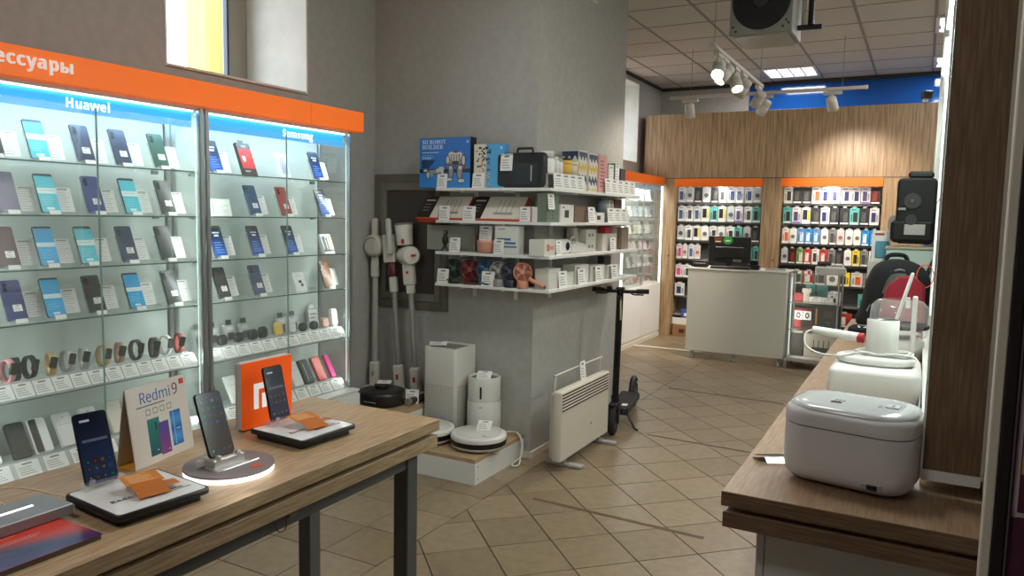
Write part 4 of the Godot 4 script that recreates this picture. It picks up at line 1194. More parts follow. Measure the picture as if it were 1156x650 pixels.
func side_items() -> void:
	var x := -1.925
	# tier 0: bottles on a riser
	var o := thing("grey_riser", "grey acrylic riser carrying cups and bottles on the top pillar shelf", "display riser", Vector3(-1.99, PY[0], -4.2))
	part("plate", Vector3(0, 0.082, 0), Vector3(0.13, 0.006, 0.5), rgb(150, 148, 142, 0.4), o)
	for s in [-1, 1]: part("support", Vector3(0, 0.04, s * 0.245), Vector3(0.13, 0.079, 0.006), rgb(150, 148, 142, 0.4), o)
	var y := PY[0] + 0.085
	bottle(Vector3(-1.96, y, -4.01), [[0.0, 0.0], [0.042, 0.0], [0.044, 0.01], [0.044, 0.088], [0.0, 0.09]], M.white, [[0.03, 0.09], [0.038, 0.092], [0.04, 0.12], [0.036, 0.132], [0.0, 0.134]], rgb(202, 200, 194, 0.4), "white canister with grey lid, nearest the pillar corner")
	bottle(Vector3(-1.955, y, -4.105), [[0.0, 0.0], [0.026, 0.0], [0.027, 0.08], [0.02, 0.086], [0.0, 0.087]], M.white, [[0.02, 0.087], [0.023, 0.088], [0.023, 0.104], [0.0, 0.106]], M.white, "slim white bottle beside the canister")
	bottle(Vector3(-1.955, y, -4.165), [[0.0, 0.0], [0.024, 0.0], [0.025, 0.07], [0.02, 0.078], [0.0, 0.079]], M.white, [[0.02, 0.079], [0.022, 0.08], [0.022, 0.098], [0.0, 0.1]], rgb(160, 158, 152), "slim white bottle with grey cap beside the yellow cup")
	bottle(Vector3(-1.955, y, -4.26), [[0.0, 0.0], [0.034, 0.0], [0.038, 0.07], [0.0, 0.072]], rgb(216, 176, 72), [[0.038, 0.072], [0.042, 0.074], [0.042, 0.09], [0.038, 0.094], [0.0, 0.095]], rgb(226, 190, 92), "yellow travel cup on the top pillar shelf", "travel_cup")
	bottle(Vector3(-1.955, y, -4.36), [[0.0, 0.0], [0.03, 0.0], [0.033, 0.07], [0.0, 0.072]], rgb(218, 208, 186), [[0.033, 0.072], [0.036, 0.074], [0.036, 0.092], [0.0, 0.094]], rgb(214, 204, 184), "cream travel cup beside the yellow cup", "travel_cup")
	bottle(Vector3(-2.0, y, -4.36), [[0.0, 0.0], [0.034, 0.0], [0.034, 0.09], [0.0, 0.092]], M.black, [[0.03, 0.092], [0.034, 0.094], [0.034, 0.115], [0.0, 0.117]], M.black, "black bottle behind the cream cup")
	for k in 4: tag(Vector3(-1.905, PY[0], -4.07 - k * 0.105), 90 - 14, 0.095, 0.092, "white price tag, %s from the corner on the top pillar shelf" % ORD[k])
	var im := canvas(80, 50, Color8(216, 212, 198))
	for yy in 50:
		for xx in 80:
			var w := sin(xx * 0.22) * 3.0 + yy
			var band := int(w / 8.0) % 4
			if band == 0: im.set_pixel(xx, yy, Color8(52, 64, 96))
			elif band == 2: im.set_pixel(xx, yy, Color8(212, 176, 66))
	var o2 := box_item("patterned_box", Vector3(x, PY[0], -4.46), Vector3(0.14, 0.255, 0.12), rgb(206, 202, 188), pic(im, 0.5), 90, 0, "tall box with navy and yellow waves on the top pillar shelf, nearer one", "box", "wavy patterned boxes")
	part("side_print", Vector3(-0.0705, 0.128, -0.06), Vector3(0.11, 0.24, 0.001), pic(im, 0.5), o2, 0, 0, -90)
	o2 = box_item("patterned_box", Vector3(x, PY[0], -4.63), Vector3(0.15, 0.25, 0.12), rgb(206, 202, 188), pic(im, 0.5), 90, 0, "tall box with navy and yellow waves on the top pillar shelf, farther one", "box", "wavy patterned boxes")
	im = canvas(40, 60, Color8(206, 150, 142)); lines(im, 6, 8, 28, 8, 6, Color8(150, 70, 76), 17)
	box_item("pink_carton", Vector3(x, PY[0], -4.80), Vector3(0.15, 0.255, 0.08), rgb(206, 156, 148), pic(im, 0.5), 90, 0, "tall pink carton on the top pillar shelf", "box")
	box_item("white_carton", Vector3(x, PY[0], -4.955), Vector3(0.09, 0.2, 0.07), rgb(210, 208, 200), M.spec, 90, 0, "tall white carton beyond the pink carton", "box")
	box_item("green_striped_carton", Vector3(x, PY[0], -5.07), Vector3(0.085, 0.215, 0.06), rgb(90, 132, 108), M.spec, 90, 0, "slim green and white carton on the top pillar shelf", "box")
	box_item("dark_carton", Vector3(x, PY[0], -5.19), Vector3(0.1, 0.185, 0.06), rgb(52, 46, 66), null, 90, 0, "dark purple carton on the top pillar shelf", "box")
	for k in 5: tag(Vector3(-1.90, PY[0], -4.86 - k * 0.12), 82, 0.09, 0.1, "white price tag, %s from the far pink carton on top shelf" % ORD[k])
	# tier 1
	im = canvas(60, 60, Color8(104, 116, 100)); lines(im, 26, 10, 8, 7, 7, Color8(30, 34, 30), 3)
	box_item("green_grey_box", Vector3(x + 0.005, PY[1], -4.02), Vector3(0.17, 0.168, 0.06), rgb(104, 116, 100), pic(im, 0.6), 90, 0, "grey-green box with dark brush writing at the pillar corner", "box")
	tag(Vector3(x + 0.02, PY[1] + 0.075, -3.975), 90, 0.085, 0.09, "white price tag on the grey-green box")
	im = canvas(60, 40, Color8(214, 212, 204)); rect(im, 18, 12, 20, 18, Color8(34, 32, 32)); rect(im, 6, 4, 12, 3, Color8(90, 90, 90))
	var dark_sq := pic(im, 0.5)
	box_item("white_gadget_box", Vector3(x, PY[1], -4.235), Vector3(0.2, 0.108, 0.08), rgb(214, 212, 204), dark_sq, 90, 0, "white box with a dark square on the second pillar shelf", "box")
	box_item("brown_box", Vector3(x, PY[1], -4.445), Vector3(0.19, 0.105, 0.08), rgb(112, 88, 72), null, 90, 0, "brown box on the second pillar shelf", "box")
	tag(Vector3(-1.9, PY[1], -4.58), 86, 0.1, 0.1, "white price tag beside the brown box")
	box_item("white_gadget_box", Vector3(x, PY[1], -4.755), Vector3(0.2, 0.066, 0.08), rgb(206, 204, 196), dark_sq, 90, 0, "low white box with a dark square on the second pillar shelf", "box")
	var bc := [Color8(92, 112, 120), Color8(160, 160, 154), Color8(196, 194, 186), Color8(180, 178, 172)]
	for k in 4:
		o = thing("leaning_tube", "%s tube package leaning on the second pillar shelf" % ["blue-grey", "grey", "cream", "pale"][k], "package", Vector3(-1.975 + k * 0.004, PY[1] + 0.004, -4.93 - k * 0.055), 0, -20, "leaning tube packages")
		var st := mb(); lathe(st, [[0.0, 0.0], [0.024, 0.0], [0.025, 0.004], [0.025, 0.15], [0.0, 0.152]], 14)
		obj("tube", st, mat(bc[k], 0.5), o)
		st = mb(); lathe(st, [[0.0255, 0.14], [0.0258, 0.152], [0.022, 0.158], [0.0, 0.158]], 14)
		obj("cap", st, mat(bc[k].darkened(0.2), 0.5), o)
	box_item("brown_striped_box", Vector3(-1.96, PY[1] + 0.0, -5.2), Vector3(0.14, 0.165, 0.06), rgb(96, 62, 50), null, 90, 0, "tall brown box at the far end of the second pillar shelf", "box")
	for k in 3: tag(Vector3(-1.9, PY[1], -4.93 - k * 0.13), 84, 0.11, 0.1, "white price tag, %s before the leaning tubes" % ORD[k])
	# tier 2
	im = canvas(60, 36, Color8(206, 198, 188)); rect(im, 10, 10, 16, 16, Color8(178, 118, 100)); rect(im, 24, 14, 26, 9, Color8(196, 140, 122)); 
	var cb := box_item("corner_gadget_box", Vector3(-1.915, PY[2], -3.985), Vector3(0.15, 0.095, 0.1), rgb(214, 212, 204), pic(im, 0.5), 90, 0, "white box with pink gadget picture at the pillar corner", "box")
	tag(Vector3(-1.9, PY[2], -4.085), 88, 0.07, 0.09, "white price tag beside the pink gadget box")
	o = thing("round_camera", "round white camera with black lens on the third pillar shelf", "camera", Vector3(-1.94, PY[2], -4.255), 90)
	obj("body", slab(rrect(0.17, 0.09, 0.03, 5), -0.05, 0.0, 0.008, Transform3D(Basis(), Vector3(0, 0.046, 0))), M.white, o)
	obj("lens", slab(circle(0.026, 20), 0.0, 0.006, 0.002, Transform3D(Basis(), Vector3(0.03, 0.048, 0))), M.black_gloss, o)
	o = thing("white_steamer", "white wedge-shaped appliance lying on the third pillar shelf", "appliance", Vector3(-1.94, PY[2], -4.47), 90)
	var st3 := mb()
	loft(st3, PackedVector2Array([Vector2(-0.12, 0.0), Vector2(0.1, 0.0), Vector2(0.125, 0.02), Vector2(0.11, 0.055), Vector2(-0.02, 0.075), Vector2(-0.11, 0.06)]), [[0.006, -0.07], [0.0, -0.062], [0.0, -0.008], [0.006, 0.0]])
	obj("body", st3, rgb(206, 204, 198, 0.4), o)
	var sth := mb(); tube(sth, curve([Vector3(-0.07, 0.066, -0.035), Vector3(-0.05, 0.095, -0.035), Vector3(0.0, 0.098, -0.035), Vector3(0.03, 0.068, -0.035)], 4), 0.006, 8)
	obj("handle", sth, rgb(190, 188, 182), o)
	im = canvas(40, 30, Color8(204, 200, 190)); rect(im, 8, 12, 8, 8, Color8(120, 112, 104)); rect(im, 22, 12, 8, 8, Color8(120, 112, 104))
	for k in 2: box_item("earphone_box", Vector3(-1.955, PY[2] + k * 0.0755, -4.70), Vector3(0.17, 0.075, 0.06), rgb(208, 204, 194), pic(im, 0.5), 90, 0, "beige earphone box in a stack of two, %s" % ("lower" if k == 0 else "upper"), "box", "stacked earphone boxes")
	box_item("tall_beige_box", Vector3(-2.0, PY[2], -4.555), Vector3(0.08, 0.158, 0.05), rgb(186, 178, 166), null, 90, 0, "tall beige box behind the white appliance", "box")
	box_item("white_gadget_box", Vector3(x, PY[2], -4.965), Vector3(0.26, 0.118, 0.07), rgb(206, 198, 186), null, 90, 0, "wide cream box carrying a small red box", "box")
	box_item("red_box", Vector3(x - 0.01, PY[2] + 0.119, -4.965), Vector3(0.12, 0.05, 0.05), rgb(166, 42, 36), null, 90, 0, "small red box on top of the wide cream box", "box")
	tag(Vector3(-1.9, PY[2], -4.98), 88, 0.1, 0.09, "white price tag before the wide cream box")
	box_item("tall_beige_box", Vector3(x - 0.03, PY[2], -5.15), Vector3(0.09, 0.165, 0.05), rgb(176, 160, 146), null, 90, 0, "tall beige box at the far end of the third pillar shelf", "box")
	box_item("taupe_box", Vector3(x, PY[2], -5.275), Vector3(0.14, 0.16, 0.05), rgb(138, 122, 110), null, 90, 0, "taupe box, last on the third pillar shelf", "box")
	# tier 3
	var names3 := ["white box at the corner of the lowest pillar shelf", "low white box, second from the corner on the lowest shelf", "taller white box, third from the corner on the lowest shelf", "white box with dark logo, fourth on the lowest shelf", "white box, last on the lowest pillar shelf"]
	var B3 := [[-4.06, 0.17, 0.118], [-4.265, 0.19, 0.085], [-4.49, 0.22, 0.122], [-4.76, 0.25, 0.105], [-5.06, 0.26, 0.095]]
	for k in 5: box_item("white_gadget_box", Vector3(x + (0.01 if k == 0 else 0.0), PY[3], B3[k][0]), Vector3(B3[k][1], B3[k][2], 0.09), rgb(204, 202, 192), dark_sq if k > 1 else null, 90, 0, names3[k], "box", "white boxes on the lowest pillar shelf")
	for k in 4: tag(Vector3(-1.898, PY[3], -4.15 - k * 0.29), 84, 0.1, 0.1, "white price tag, %s from the corner on the lowest pillar shelf" % ORD[k])
	box_item("black_adapter", Vector3(-1.95, PY[3] + 0.096, -5.0), Vector3(0.13, 0.06, 0.05), M.black, null, 90, 0, "black adapter block on top of the last white box", "adapter")

# ---------------------------------------------------------------- corner with vacuum cleaners, platforms
func build_corner() -> void:
	# electrical panel door let into the wall
	var o := thing("wall_hatch", "olive-grey wall hatch with dark recessed door behind the vacuum cleaners", "hatch", Vector3(-3.01, 1.328, -4.119))
	var olive := rgb(104, 100, 88, 0.6)
	var st := mb()
	for s in [-1, 1]:
		bx(st, Vector3(s * 0.272, 0, 0.008), Vector3(0.056, 0.9, 0.016), 0.003)
		bx(st, Vector3(0, s * 0.422, 0.008), Vector3(0.488, 0.056, 0.016), 0.003)
	obj("outer_frame", st, olive, o)
	st = mb()
	for s in [-1, 1]:
		bx(st, Vector3(s * 0.222, 0, 0.012), Vector3(0.044, 0.788, 0.022), 0.004)
		bx(st, Vector3(0, s * 0.368, 0.012), Vector3(0.40, 0.052, 0.022), 0.004)
	obj("inner_frame", st, rgb(116, 112, 100, 0.6), o)
	obj("recessed_door", slab(rrect(0.41, 0.69, 0.03, 5), 0.0, 0.006, 0.001), rgb(70, 64, 60, 0.35), o)
	part("hinge", Vector3(-0.288, 0.15, 0.02), Vector3(0.012, 0.05, 0.012), M.alu, o, 0.002)
	part("hinge", Vector3(-0.288, -0.2, 0.02), Vector3(0.012, 0.05, 0.012), M.alu, o, 0.002)
	# platforms
	platform("low white platform with oak top in front of the pillar", Vector2(-2.125, -3.52))
	o = thing("display_platform", "higher white platform with oak top under the stick vacuums", "platform", Vector3.ZERO, 0, 0, "white display platforms")
	part("base", Vector3(-3.025, 0.14, -3.85), Vector3(0.57, 0.28, 0.52), M.white, o, 0.002)
	part("top_board", Vector3(-3.025, 0.292, -3.85), Vector3(0.572, 0.024, 0.522), M.oak_x, o, 0.001)
	stick_vacuum(Vector3(-3.245, 0.305, -4.02), 0, 0.5, "white stick vacuum with round body, leftmost of three")
	stick_vacuum(Vector3(-3.03, 0.305, -4.02), 1, 4.5, "white stick vacuum with dark red cyclone in the middle of three")
	stick_vacuum(Vector3(-2.885, 0.305, -4.01), 2, 4.5, "white stick vacuum with wide dust cup, rightmost of three")
	robot_dark(Vector3(-2.975, 0.305, -3.765))
	var tags := [[Vector3(-3.19, 0.306, -3.9), 0.1, 0.05, "white price card lying before the leftmost stick vacuum"], [Vector3(-2.99, 0.424, -3.8), 0.09, 0.05, "white price card on the dark robot vacuum"], [Vector3(-2.81, 0.305, -3.86), 0.085, 0.09, "white price card standing beside the dark robot vacuum"]]
	for t in tags: card("price_tag", t[0], t[1], t[2], M.price, 25, 14 if t[0].y < 0.4 else 76, t[3], "price tag", "price tags by the vacuum cleaners")
	o = thing("vacuum_tube", "dark vacuum tube lying behind the standing price card", "tube", Vector3(-2.80, 0.328, -3.93), 0)
	st = mb(); tube(st, [Vector3(0, 0, -0.12), Vector3(0, 0, 0.11)], 0.022, 14); obj("pipe", st, rgb(70, 56, 58, 0.4), o)
	st = mb(); tube(st, [Vector3(0, 0, 0.11), Vector3(0, 0, 0.13)], 0.024, 14); obj("collar", st, rgb(150, 140, 140, 0.4), o)
	purifier()
	humidifier()
	robot_white(Vector3(-2.235, 0.15, -3.74), 20, "round white robot vacuum on the low platform, fully visible one")
	robot_white(Vector3(-2.572, 0.15, -3.695), -10, "round white robot vacuum half hidden by the table corner")
	card("price_tag", Vector3(-2.225, 0.243, -3.77), 0.085, 0.1, M.price, 20, 70, "white price leaflet lying on the visible robot vacuum", "price tag", "price tags by the vacuum cleaners")
	o = thing("white_power_cable", "white power cable hanging over the platform's right edge", "cable", Vector3(0.012, 0.004, 0))
	st = mb(); tube(st, curve([Vector3(-2.3, 0.16, -4.0), Vector3(-2.2, 0.165, -4.06), Vector3(-2.14, 0.172, -4.03), Vector3(-2.10, 0.14, -4.01), Vector3(-2.085, 0.09, -3.99), Vector3(-2.09, 0.04, -3.97), Vector3(-2.12, 0.012, -3.93)], 6), 0.0045, 8)
	obj("cord", st, M.white, o)
	st = mb(); tube(st, curve([Vector3(-2.12, 0.012, -3.93), Vector3(-2.10, 0.008, -3.90), Vector3(-2.085, 0.008, -3.95), Vector3(-2.1, 0.06, -4.0), Vector3(-2.11, 0.12, -4.03), Vector3(-2.16, 0.168, -4.06)], 6), 0.0045, 8)
	obj("cord", st, M.white, o)

func platform(label: String, front: Vector2) -> void:
	var o := thing("display_platform", label, "platform", Vector3.ZERO, 0, 0, "white display platforms")
	var x0 := -2.737; var x1 := front.x; var z1 := front.y; var z0 := -4.112
	part("front_panel", Vector3((x0 + x1) * 0.5, 0.063, z1 - 0.009), Vector3(x1 - x0, 0.126, 0.018), M.white, o, 0.001)
	part("side_panel", Vector3(x1 - 0.009, 0.063, (z0 + z1) * 0.5 - 0.009), Vector3(0.018, 0.126, z1 - z0 - 0.018), M.white, o, 0.001)
	part("core", Vector3((x0 + x1) * 0.5 - 0.01, 0.06, (z0 + z1) * 0.5 - 0.01), Vector3(x1 - x0 - 0.02, 0.12, z1 - z0 - 0.02), M.grey_slat, o)
	part("top_board", Vector3((x0 + x1) * 0.5, 0.138, (z0 + z1) * 0.5), Vector3(x1 - x0, 0.024, z1 - z0), M.oak_x, o, 0.001)
	for yy in [0.03, 0.1]: 
		var sc := obj("screw_cap", slab(circle(0.004, 10), 0.0, 0.001, 0.0, Transform3D(Basis(Vector3.UP, PI / 2), Vector3(x1, yy, z1 - 0.03))), M.dark_trim, o)

func stick_vacuum(at: Vector3, kind: int, roll: float, label: String) -> void:
	var o := thing("stick_vacuum", label, "vacuum cleaner", at, 12, 0, "stick vacuums against the hatch")
	o.rotation_degrees.z = roll
	var w := rgb(206, 200, 190, 0.35); var g := rgb(150, 146, 140, 0.35, 0.3); var r := rgb(110, 26, 30, 0.3)
	var st := mb()
	var lean := 0.0
	# floor head, foot joint, tube
	part("floor_head", Vector3(0, 0.02, 0.02), Vector3(0.115, 0.035, 0.09), w, o, 0.01)
	obj("foot_joint", slab(rrect(0.062, 0.17, 0.014, 4), -0.028, 0.028, 0.008, Transform3D(Basis(), Vector3(lean * 0.1, 0.115, -0.01))), w, o)
	part("release_key", Vector3(0, 0.12, 0.019), Vector3(0.018, 0.036, 0.004), g if kind == 0 else M.red, o, 0.002)
	var top := 0.79 if kind == 0 else 0.70
	st = mb(); tube(st, [Vector3(lean * 0.2, 0.19, -0.01), Vector3(lean * 2.0, top, -0.03)], 0.019 if kind else 0.021, 14)
	obj("pipe", st, g if kind else rgb(172, 166, 158, 0.4), o)
	var b := Vector3(lean * 2.0, top, -0.03)
	obj("upper_joint", slab(rrect(0.052, 0.11, 0.014, 4), -0.024, 0.024, 0.007, Transform3D(Basis(), b + Vector3(0, 0.04, 0))), w, o)
	if kind == 0:
		obj("motor_body", slab(circle(0.074, 32), -0.045, 0.04, 0.012, Transform3D(Basis(Vector3.UP, -0.15), b + Vector3(0, 0.20, 0.01))), w, o)
		st = mb()
		var pts := []
		for k in 28: pts.append(b + Vector3(0, 0.20, 0.052) + Vector3(cos(TAU * k / 28), sin(TAU * k / 28), 0) * 0.056)
		tube(st, pts, 0.0035, 6, true)
		obj("accent_ring", st, g, o)
		obj("screen", slab(circle(0.05, 24), 0.0, 0.003, 0.0, Transform3D(Basis(), b + Vector3(0, 0.20, 0.05))), rgb(188, 184, 176, 0.3), o)
		obj("tail", slab(rrect(0.05, 0.12, 0.02, 4), -0.02, 0.02, 0.007, Transform3D(Basis(), b + Vector3(0, 0.09, 0))), w, o)
		obj("grip", slab(rrect(0.04, 0.12, 0.008, 4), -0.018, 0.018, 0.006, Transform3D(Basis(), b + Vector3(0, 0.325, 0))), w, o)
	elif kind == 1:
		st = mb(); lathe(st, [[0.0, 0.0], [0.032, 0.0], [0.034, 0.01], [0.034, 0.09], [0.0, 0.092]], 20, Transform3D(Basis(), b + Vector3(0, 0.1, 0)))
		obj("cyclone", st, rgb(92, 40, 44, 0.2), o)
		obj("motor_body", slab(rrect(0.085, 0.19, 0.012, 4), -0.045, 0.03, 0.008, Transform3D(Basis(), b + Vector3(-0.01, 0.28, 0))), w, o)
		obj("grip", slab(rrect(0.034, 0.24, 0.014, 4), 0.03, 0.06, 0.006, Transform3D(Basis(), b + Vector3(0.012, 0.36, 0))), rgb(196, 192, 184, 0.3), o)
		part("trigger", b + Vector3(0.012, 0.26, 0.05), Vector3(0.016, 0.03, 0.016), g, o, 0.003)
	else:
		obj("dust_cup", slab(circle(0.062, 28), -0.09, 0.06, 0.01, Transform3D(Basis(Vector3.UP, 0.75), b + Vector3(0, 0.24, 0))), w, o)
		st = mb(); lathe(st, [[0.0, 0.0], [0.052, 0.0], [0.054, 0.01], [0.06, 0.135], [0.056, 0.145], [0.0, 0.146]], 28, Transform3D(Basis(), b + Vector3(-0.03, 0.31, -0.02)))
		obj("motor_body", st, w, o)
		st = mb(); lathe(st, [[0.0605, 0.133], [0.0615, 0.137], [0.061, 0.143], [0.057, 0.146]], 28, Transform3D(Basis(), b + Vector3(-0.03, 0.31, -0.02)))
		obj("top_ring", st, rgb(120, 116, 110), o)
		obj("tail", slab(rrect(0.075, 0.15, 0.014, 4), -0.03, 0.03, 0.008, Transform3D(Basis(), b + Vector3(-0.004, 0.12, 0))), w, o)
		part("red_key", b + Vector3(0.058, 0.24, 0.052), Vector3(0.03, 0.016, 0.012), M.red, o, 0.002)
		part("red_key", b + Vector3(-0.004, 0.13, 0.031), Vector3(0.016, 0.016, 0.003), M.red, o, 0.002)
		part("red_key", b + Vector3(-0.02, 0.335, 0.036), Vector3(0.02, 0.03, 0.006), M.red, o, 0.002)

func robot_dark(at: Vector3) -> void:
	var o := thing("robot_vacuum", "dark grey robot vacuum beside the stick vacuums", "robot vacuum", at)
	var st := mb(); lathe(st, [[0.0, 0.0], [0.12, 0.0], [0.145, 0.012], [0.15, 0.03], [0.15, 0.075], [0.144, 0.088], [0.12, 0.094], [0.0, 0.096]], 40)
	obj("body", st, rgb(36, 33, 33, 0.35), o)
	st = mb(); lathe(st, [[0.0, 0.096], [0.045, 0.096], [0.045, 0.112], [0.04, 0.117], [0.0, 0.118]], 28, Transform3D(Basis(), Vector3(-0.03, 0, -0.03)))
	obj("sensor_turret", st, rgb(28, 26, 26, 0.3), o)
	part("bumper_line", Vector3(0.02, 0.04, 0.149), Vector3(0.09, 0.005, 0.004), rgb(170, 168, 166), o)

func robot_white(at: Vector3, yaw: float, label: String) -> void:
	var o := thing("robot_vacuum", label, "robot vacuum", at, yaw, 0, "white robot vacuums on the platform")
	var st := mb(); lathe(st, [[0.0, 0.012], [0.13, 0.012], [0.155, 0.014], [0.163, 0.02], [0.165, 0.03]], 48)
	obj("lower_shell", st, rgb(206, 204, 198, 0.4), o)
	st = mb(); lathe(st, [[0.165, 0.03], [0.166, 0.034], [0.166, 0.056], [0.165, 0.06]], 48)
	obj("bumper_band", st, rgb(22, 21, 21, 0.2), o)
	st = mb(); lathe(st, [[0.165, 0.06], [0.166, 0.066], [0.165, 0.08], [0.161, 0.087], [0.152, 0.0905], [0.0, 0.092]], 48)
	obj("top_shell", st, rgb(214, 212, 206, 0.3), o)
	obj("logo_mark", slab(circle(0.013, 20, 1.3, 0.6), 0.0, 0.0008, 0.0, Transform3D(Basis(Vector3.RIGHT, Vector3.FORWARD, Vector3.UP), Vector3(0.05, 0.0915, 0.09))), rgb(150, 150, 146, 0.3, 0.3), o)
	st = mb(); lathe(st, [[0.128, 0.0916], [0.129, 0.0925], [0.131, 0.0925], [0.132, 0.0916]], 48)
	obj("lid_ring", st, rgb(190, 188, 182), o)
	for s in [-1, 1]: obj("wheel", slab(circle(0.03, 18), -0.01, 0.01, 0.002, Transform3D(Basis(Vector3.UP, PI / 2), Vector3(s * 0.1, 0.03, 0))), M.rubber, o)
	var br := mb()
	for k in 3:
		tube(br, [Vector3(0.09, 0.008, 0.1), Vector3(0.09 + 0.06 * cos(TAU * k / 3), 0.003, 0.1 + 0.06 * sin(TAU * k / 3))], 0.0016, 5)
	obj("side_brush", br, rgb(190, 188, 184), o)

func purifier() -> void:
	var o := thing("air_purifier", "tall square white air purifier with perforated lower half", "air purifier", Vector3(-2.605, 0.15, -3.99), 0)
	var w := rgb(206, 203, 196, 0.45)
	var up := Transform3D(Basis(Vector3.RIGHT, Vector3.FORWARD, Vector3.UP), Vector3.ZERO)
	var st := mb(); loft(st, rrect(0.245, 0.245, 0.022, 5), [[0.006, 0.0], [0.0, 0.006], [0.0, 0.53], [0.004, 0.536], [0.02, 0.536], [0.024, 0.522]], up)
	obj("body", st, w, o)
	obj("top_grille", slab(rrect(0.2, 0.2, 0.016, 5), 0.515, 0.525, 0.0, up), rgb(118, 116, 112, 0.6), o)
	st = mb()
	for k in 9: bx(st, Vector3(-0.08 + k * 0.02, 0.528, 0), Vector3(0.006, 0.004, 0.19))
	obj("grille_bars", st, rgb(150, 148, 144, 0.5), o)
	# slanting dents on the lower half of both visible faces
	st = mb()
	for f in 2:
		for i in 17:
			for j in 15:
				var u := -0.098 + i * 0.0122; var v := 0.03 + j * 0.0185 + (0.009 if i % 2 else 0.0)
				var b := Basis(Vector3.UP, 0.0 if f == 0 else PI / 2)
				var c := b * Vector3(u, v, 0.1227)
				bx(st, Vector3.ZERO, Vector3(0.0075, 0.0055, 0.0012), 0.0, Transform3D(b * Basis(Vector3(0, 0, 1), -0.7), c))
	var pf := obj("perforations", st, rgb(126, 123, 118, 0.7), o)
	pf.set_meta("kind", "stuff")
	card("price_tag", Vector3(-2.66, 0.688, -3.93), 0.11, 0.06, M.price, 30, 76, "white price card lying on the air purifier", "price tag", "price tags by the vacuum cleaners")

func humidifier() -> void:
	var o := thing("humidifier", "round white humidifier with black slot beside the air purifier", "humidifier", Vector3(-2.36, 0.15, -4.008))
	var w := rgb(210, 208, 202, 0.4)
	var st := mb(); lathe(st, [[0.0, 0.0], [0.098, 0.0], [0.105, 0.006], [0.106, 0.02], [0.106, 0.21], [0.104, 0.214]], 36)
	obj("lower_body", st, w, o)
	st = mb(); lathe(st, [[0.102, 0.214], [0.103, 0.22], [0.102, 0.36], [0.098, 0.366], [0.09, 0.364], [0.086, 0.352], [0.03, 0.345], [0.0, 0.345]], 36)
	obj("tank", st, w, o)
	st = mb(); lathe(st, [[0.086, 0.3525], [0.08, 0.356], [0.04, 0.352], [0.034, 0.349]], 30)
	obj("mist_ring", st, rgb(110, 108, 104, 0.4), o)
	var b := Basis(Vector3.UP, 0.32)
	part("level_slot", b * Vector3(0, 0.275, 0.1028), Vector3(0.012, 0.075, 0.003), M.black, o, 0.001, 0, rad_to_deg(0.32))
	part("maker_mark", b * Vector3(0, 0.185, 0.106), Vector3(0.022, 0.006, 0.001), rgb(140, 138, 134), o, 0, 0, rad_to_deg(0.32))
	card("price_tag", Vector3(-2.345, 0.505, -3.97), 0.09, 0.07, M.price, 20, 60, "white price card lying on the humidifier", "price tag", "price tags by the vacuum cleaners")

# ---------------------------------------------------------------- heater, scooter
func build_heater_scooter() -> void:
	var o := thing("convector_heater", "white panel convector heater with slotted grille, leaning by the pillar", "heater", Vector3(-1.80, 0, -4.335), 90)
	var w := rgb(204, 196, 182, 0.45)
	obj("panel", slab(rrect(0.77, 0.425, 0.012, 4), -0.055, 0.0, 0.006, Transform3D(Basis(), Vector3(0, 0.277, 0))), w, o)
	obj("rear_cover", slab(rrect(0.73, 0.4, 0.012, 4), -0.085, -0.055, 0.006, Transform3D(Basis(), Vector3(0, 0.272, 0))), rgb(190, 184, 172, 0.5), o)
	for k in 6:
		part("grille_slot", Vector3(0.0, 0.468 - k * 0.019, -0.0008), Vector3(0.74, 0.0095, 0.003), rgb(76, 70, 64, 0.7), o)
		part("louver", Vector3(0.0, 0.4775 - k * 0.019, 0.002), Vector3(0.74, 0.007, 0.007), w, o, 0.002, 30)
	part("maker_mark", Vector3(0.08, 0.2, 0.0008), Vector3(0.012, 0.016, 0.001), rgb(110, 100, 92), o)
	var st := mb(); tube(st, curve([Vector3(-0.33, 0.46, -0.07), Vector3(-0.33, 0.53, -0.07), Vector3(-0.315, 0.565, -0.07), Vector3(-0.29, 0.572, -0.07), Vector3(0.36, 0.572, -0.07), Vector3(0.375, 0.565, -0.07), Vector3(0.378, 0.53, -0.07), Vector3(0.378, 0.47, -0.07)], 3), 0.006, 8)
	obj("handle_bar", st, w, o)
	for s in [-0.225, 0.335]:
		var f := obj("foot", slab(rrect(0.055, 0.25, 0.012, 4), 0.0, 0.02, 0.004, Transform3D(Basis(Vector3.RIGHT, Vector3.FORWARD, Vector3.UP), Vector3(s, 0, -0.045))), rgb(160, 158, 156, 0.45), o)
		part("foot_bracket", Vector3(s, 0.045, -0.05), Vector3(0.03, 0.055, 0.03), rgb(160, 158, 156, 0.45), o, 0.002)
	card("price_tag", Vector3(-1.84, 0.485, -4.37), 0.08, 0.12, M.price, 90, 6, "white price tag hung on the heater's handle", "price tag")
	scooter()

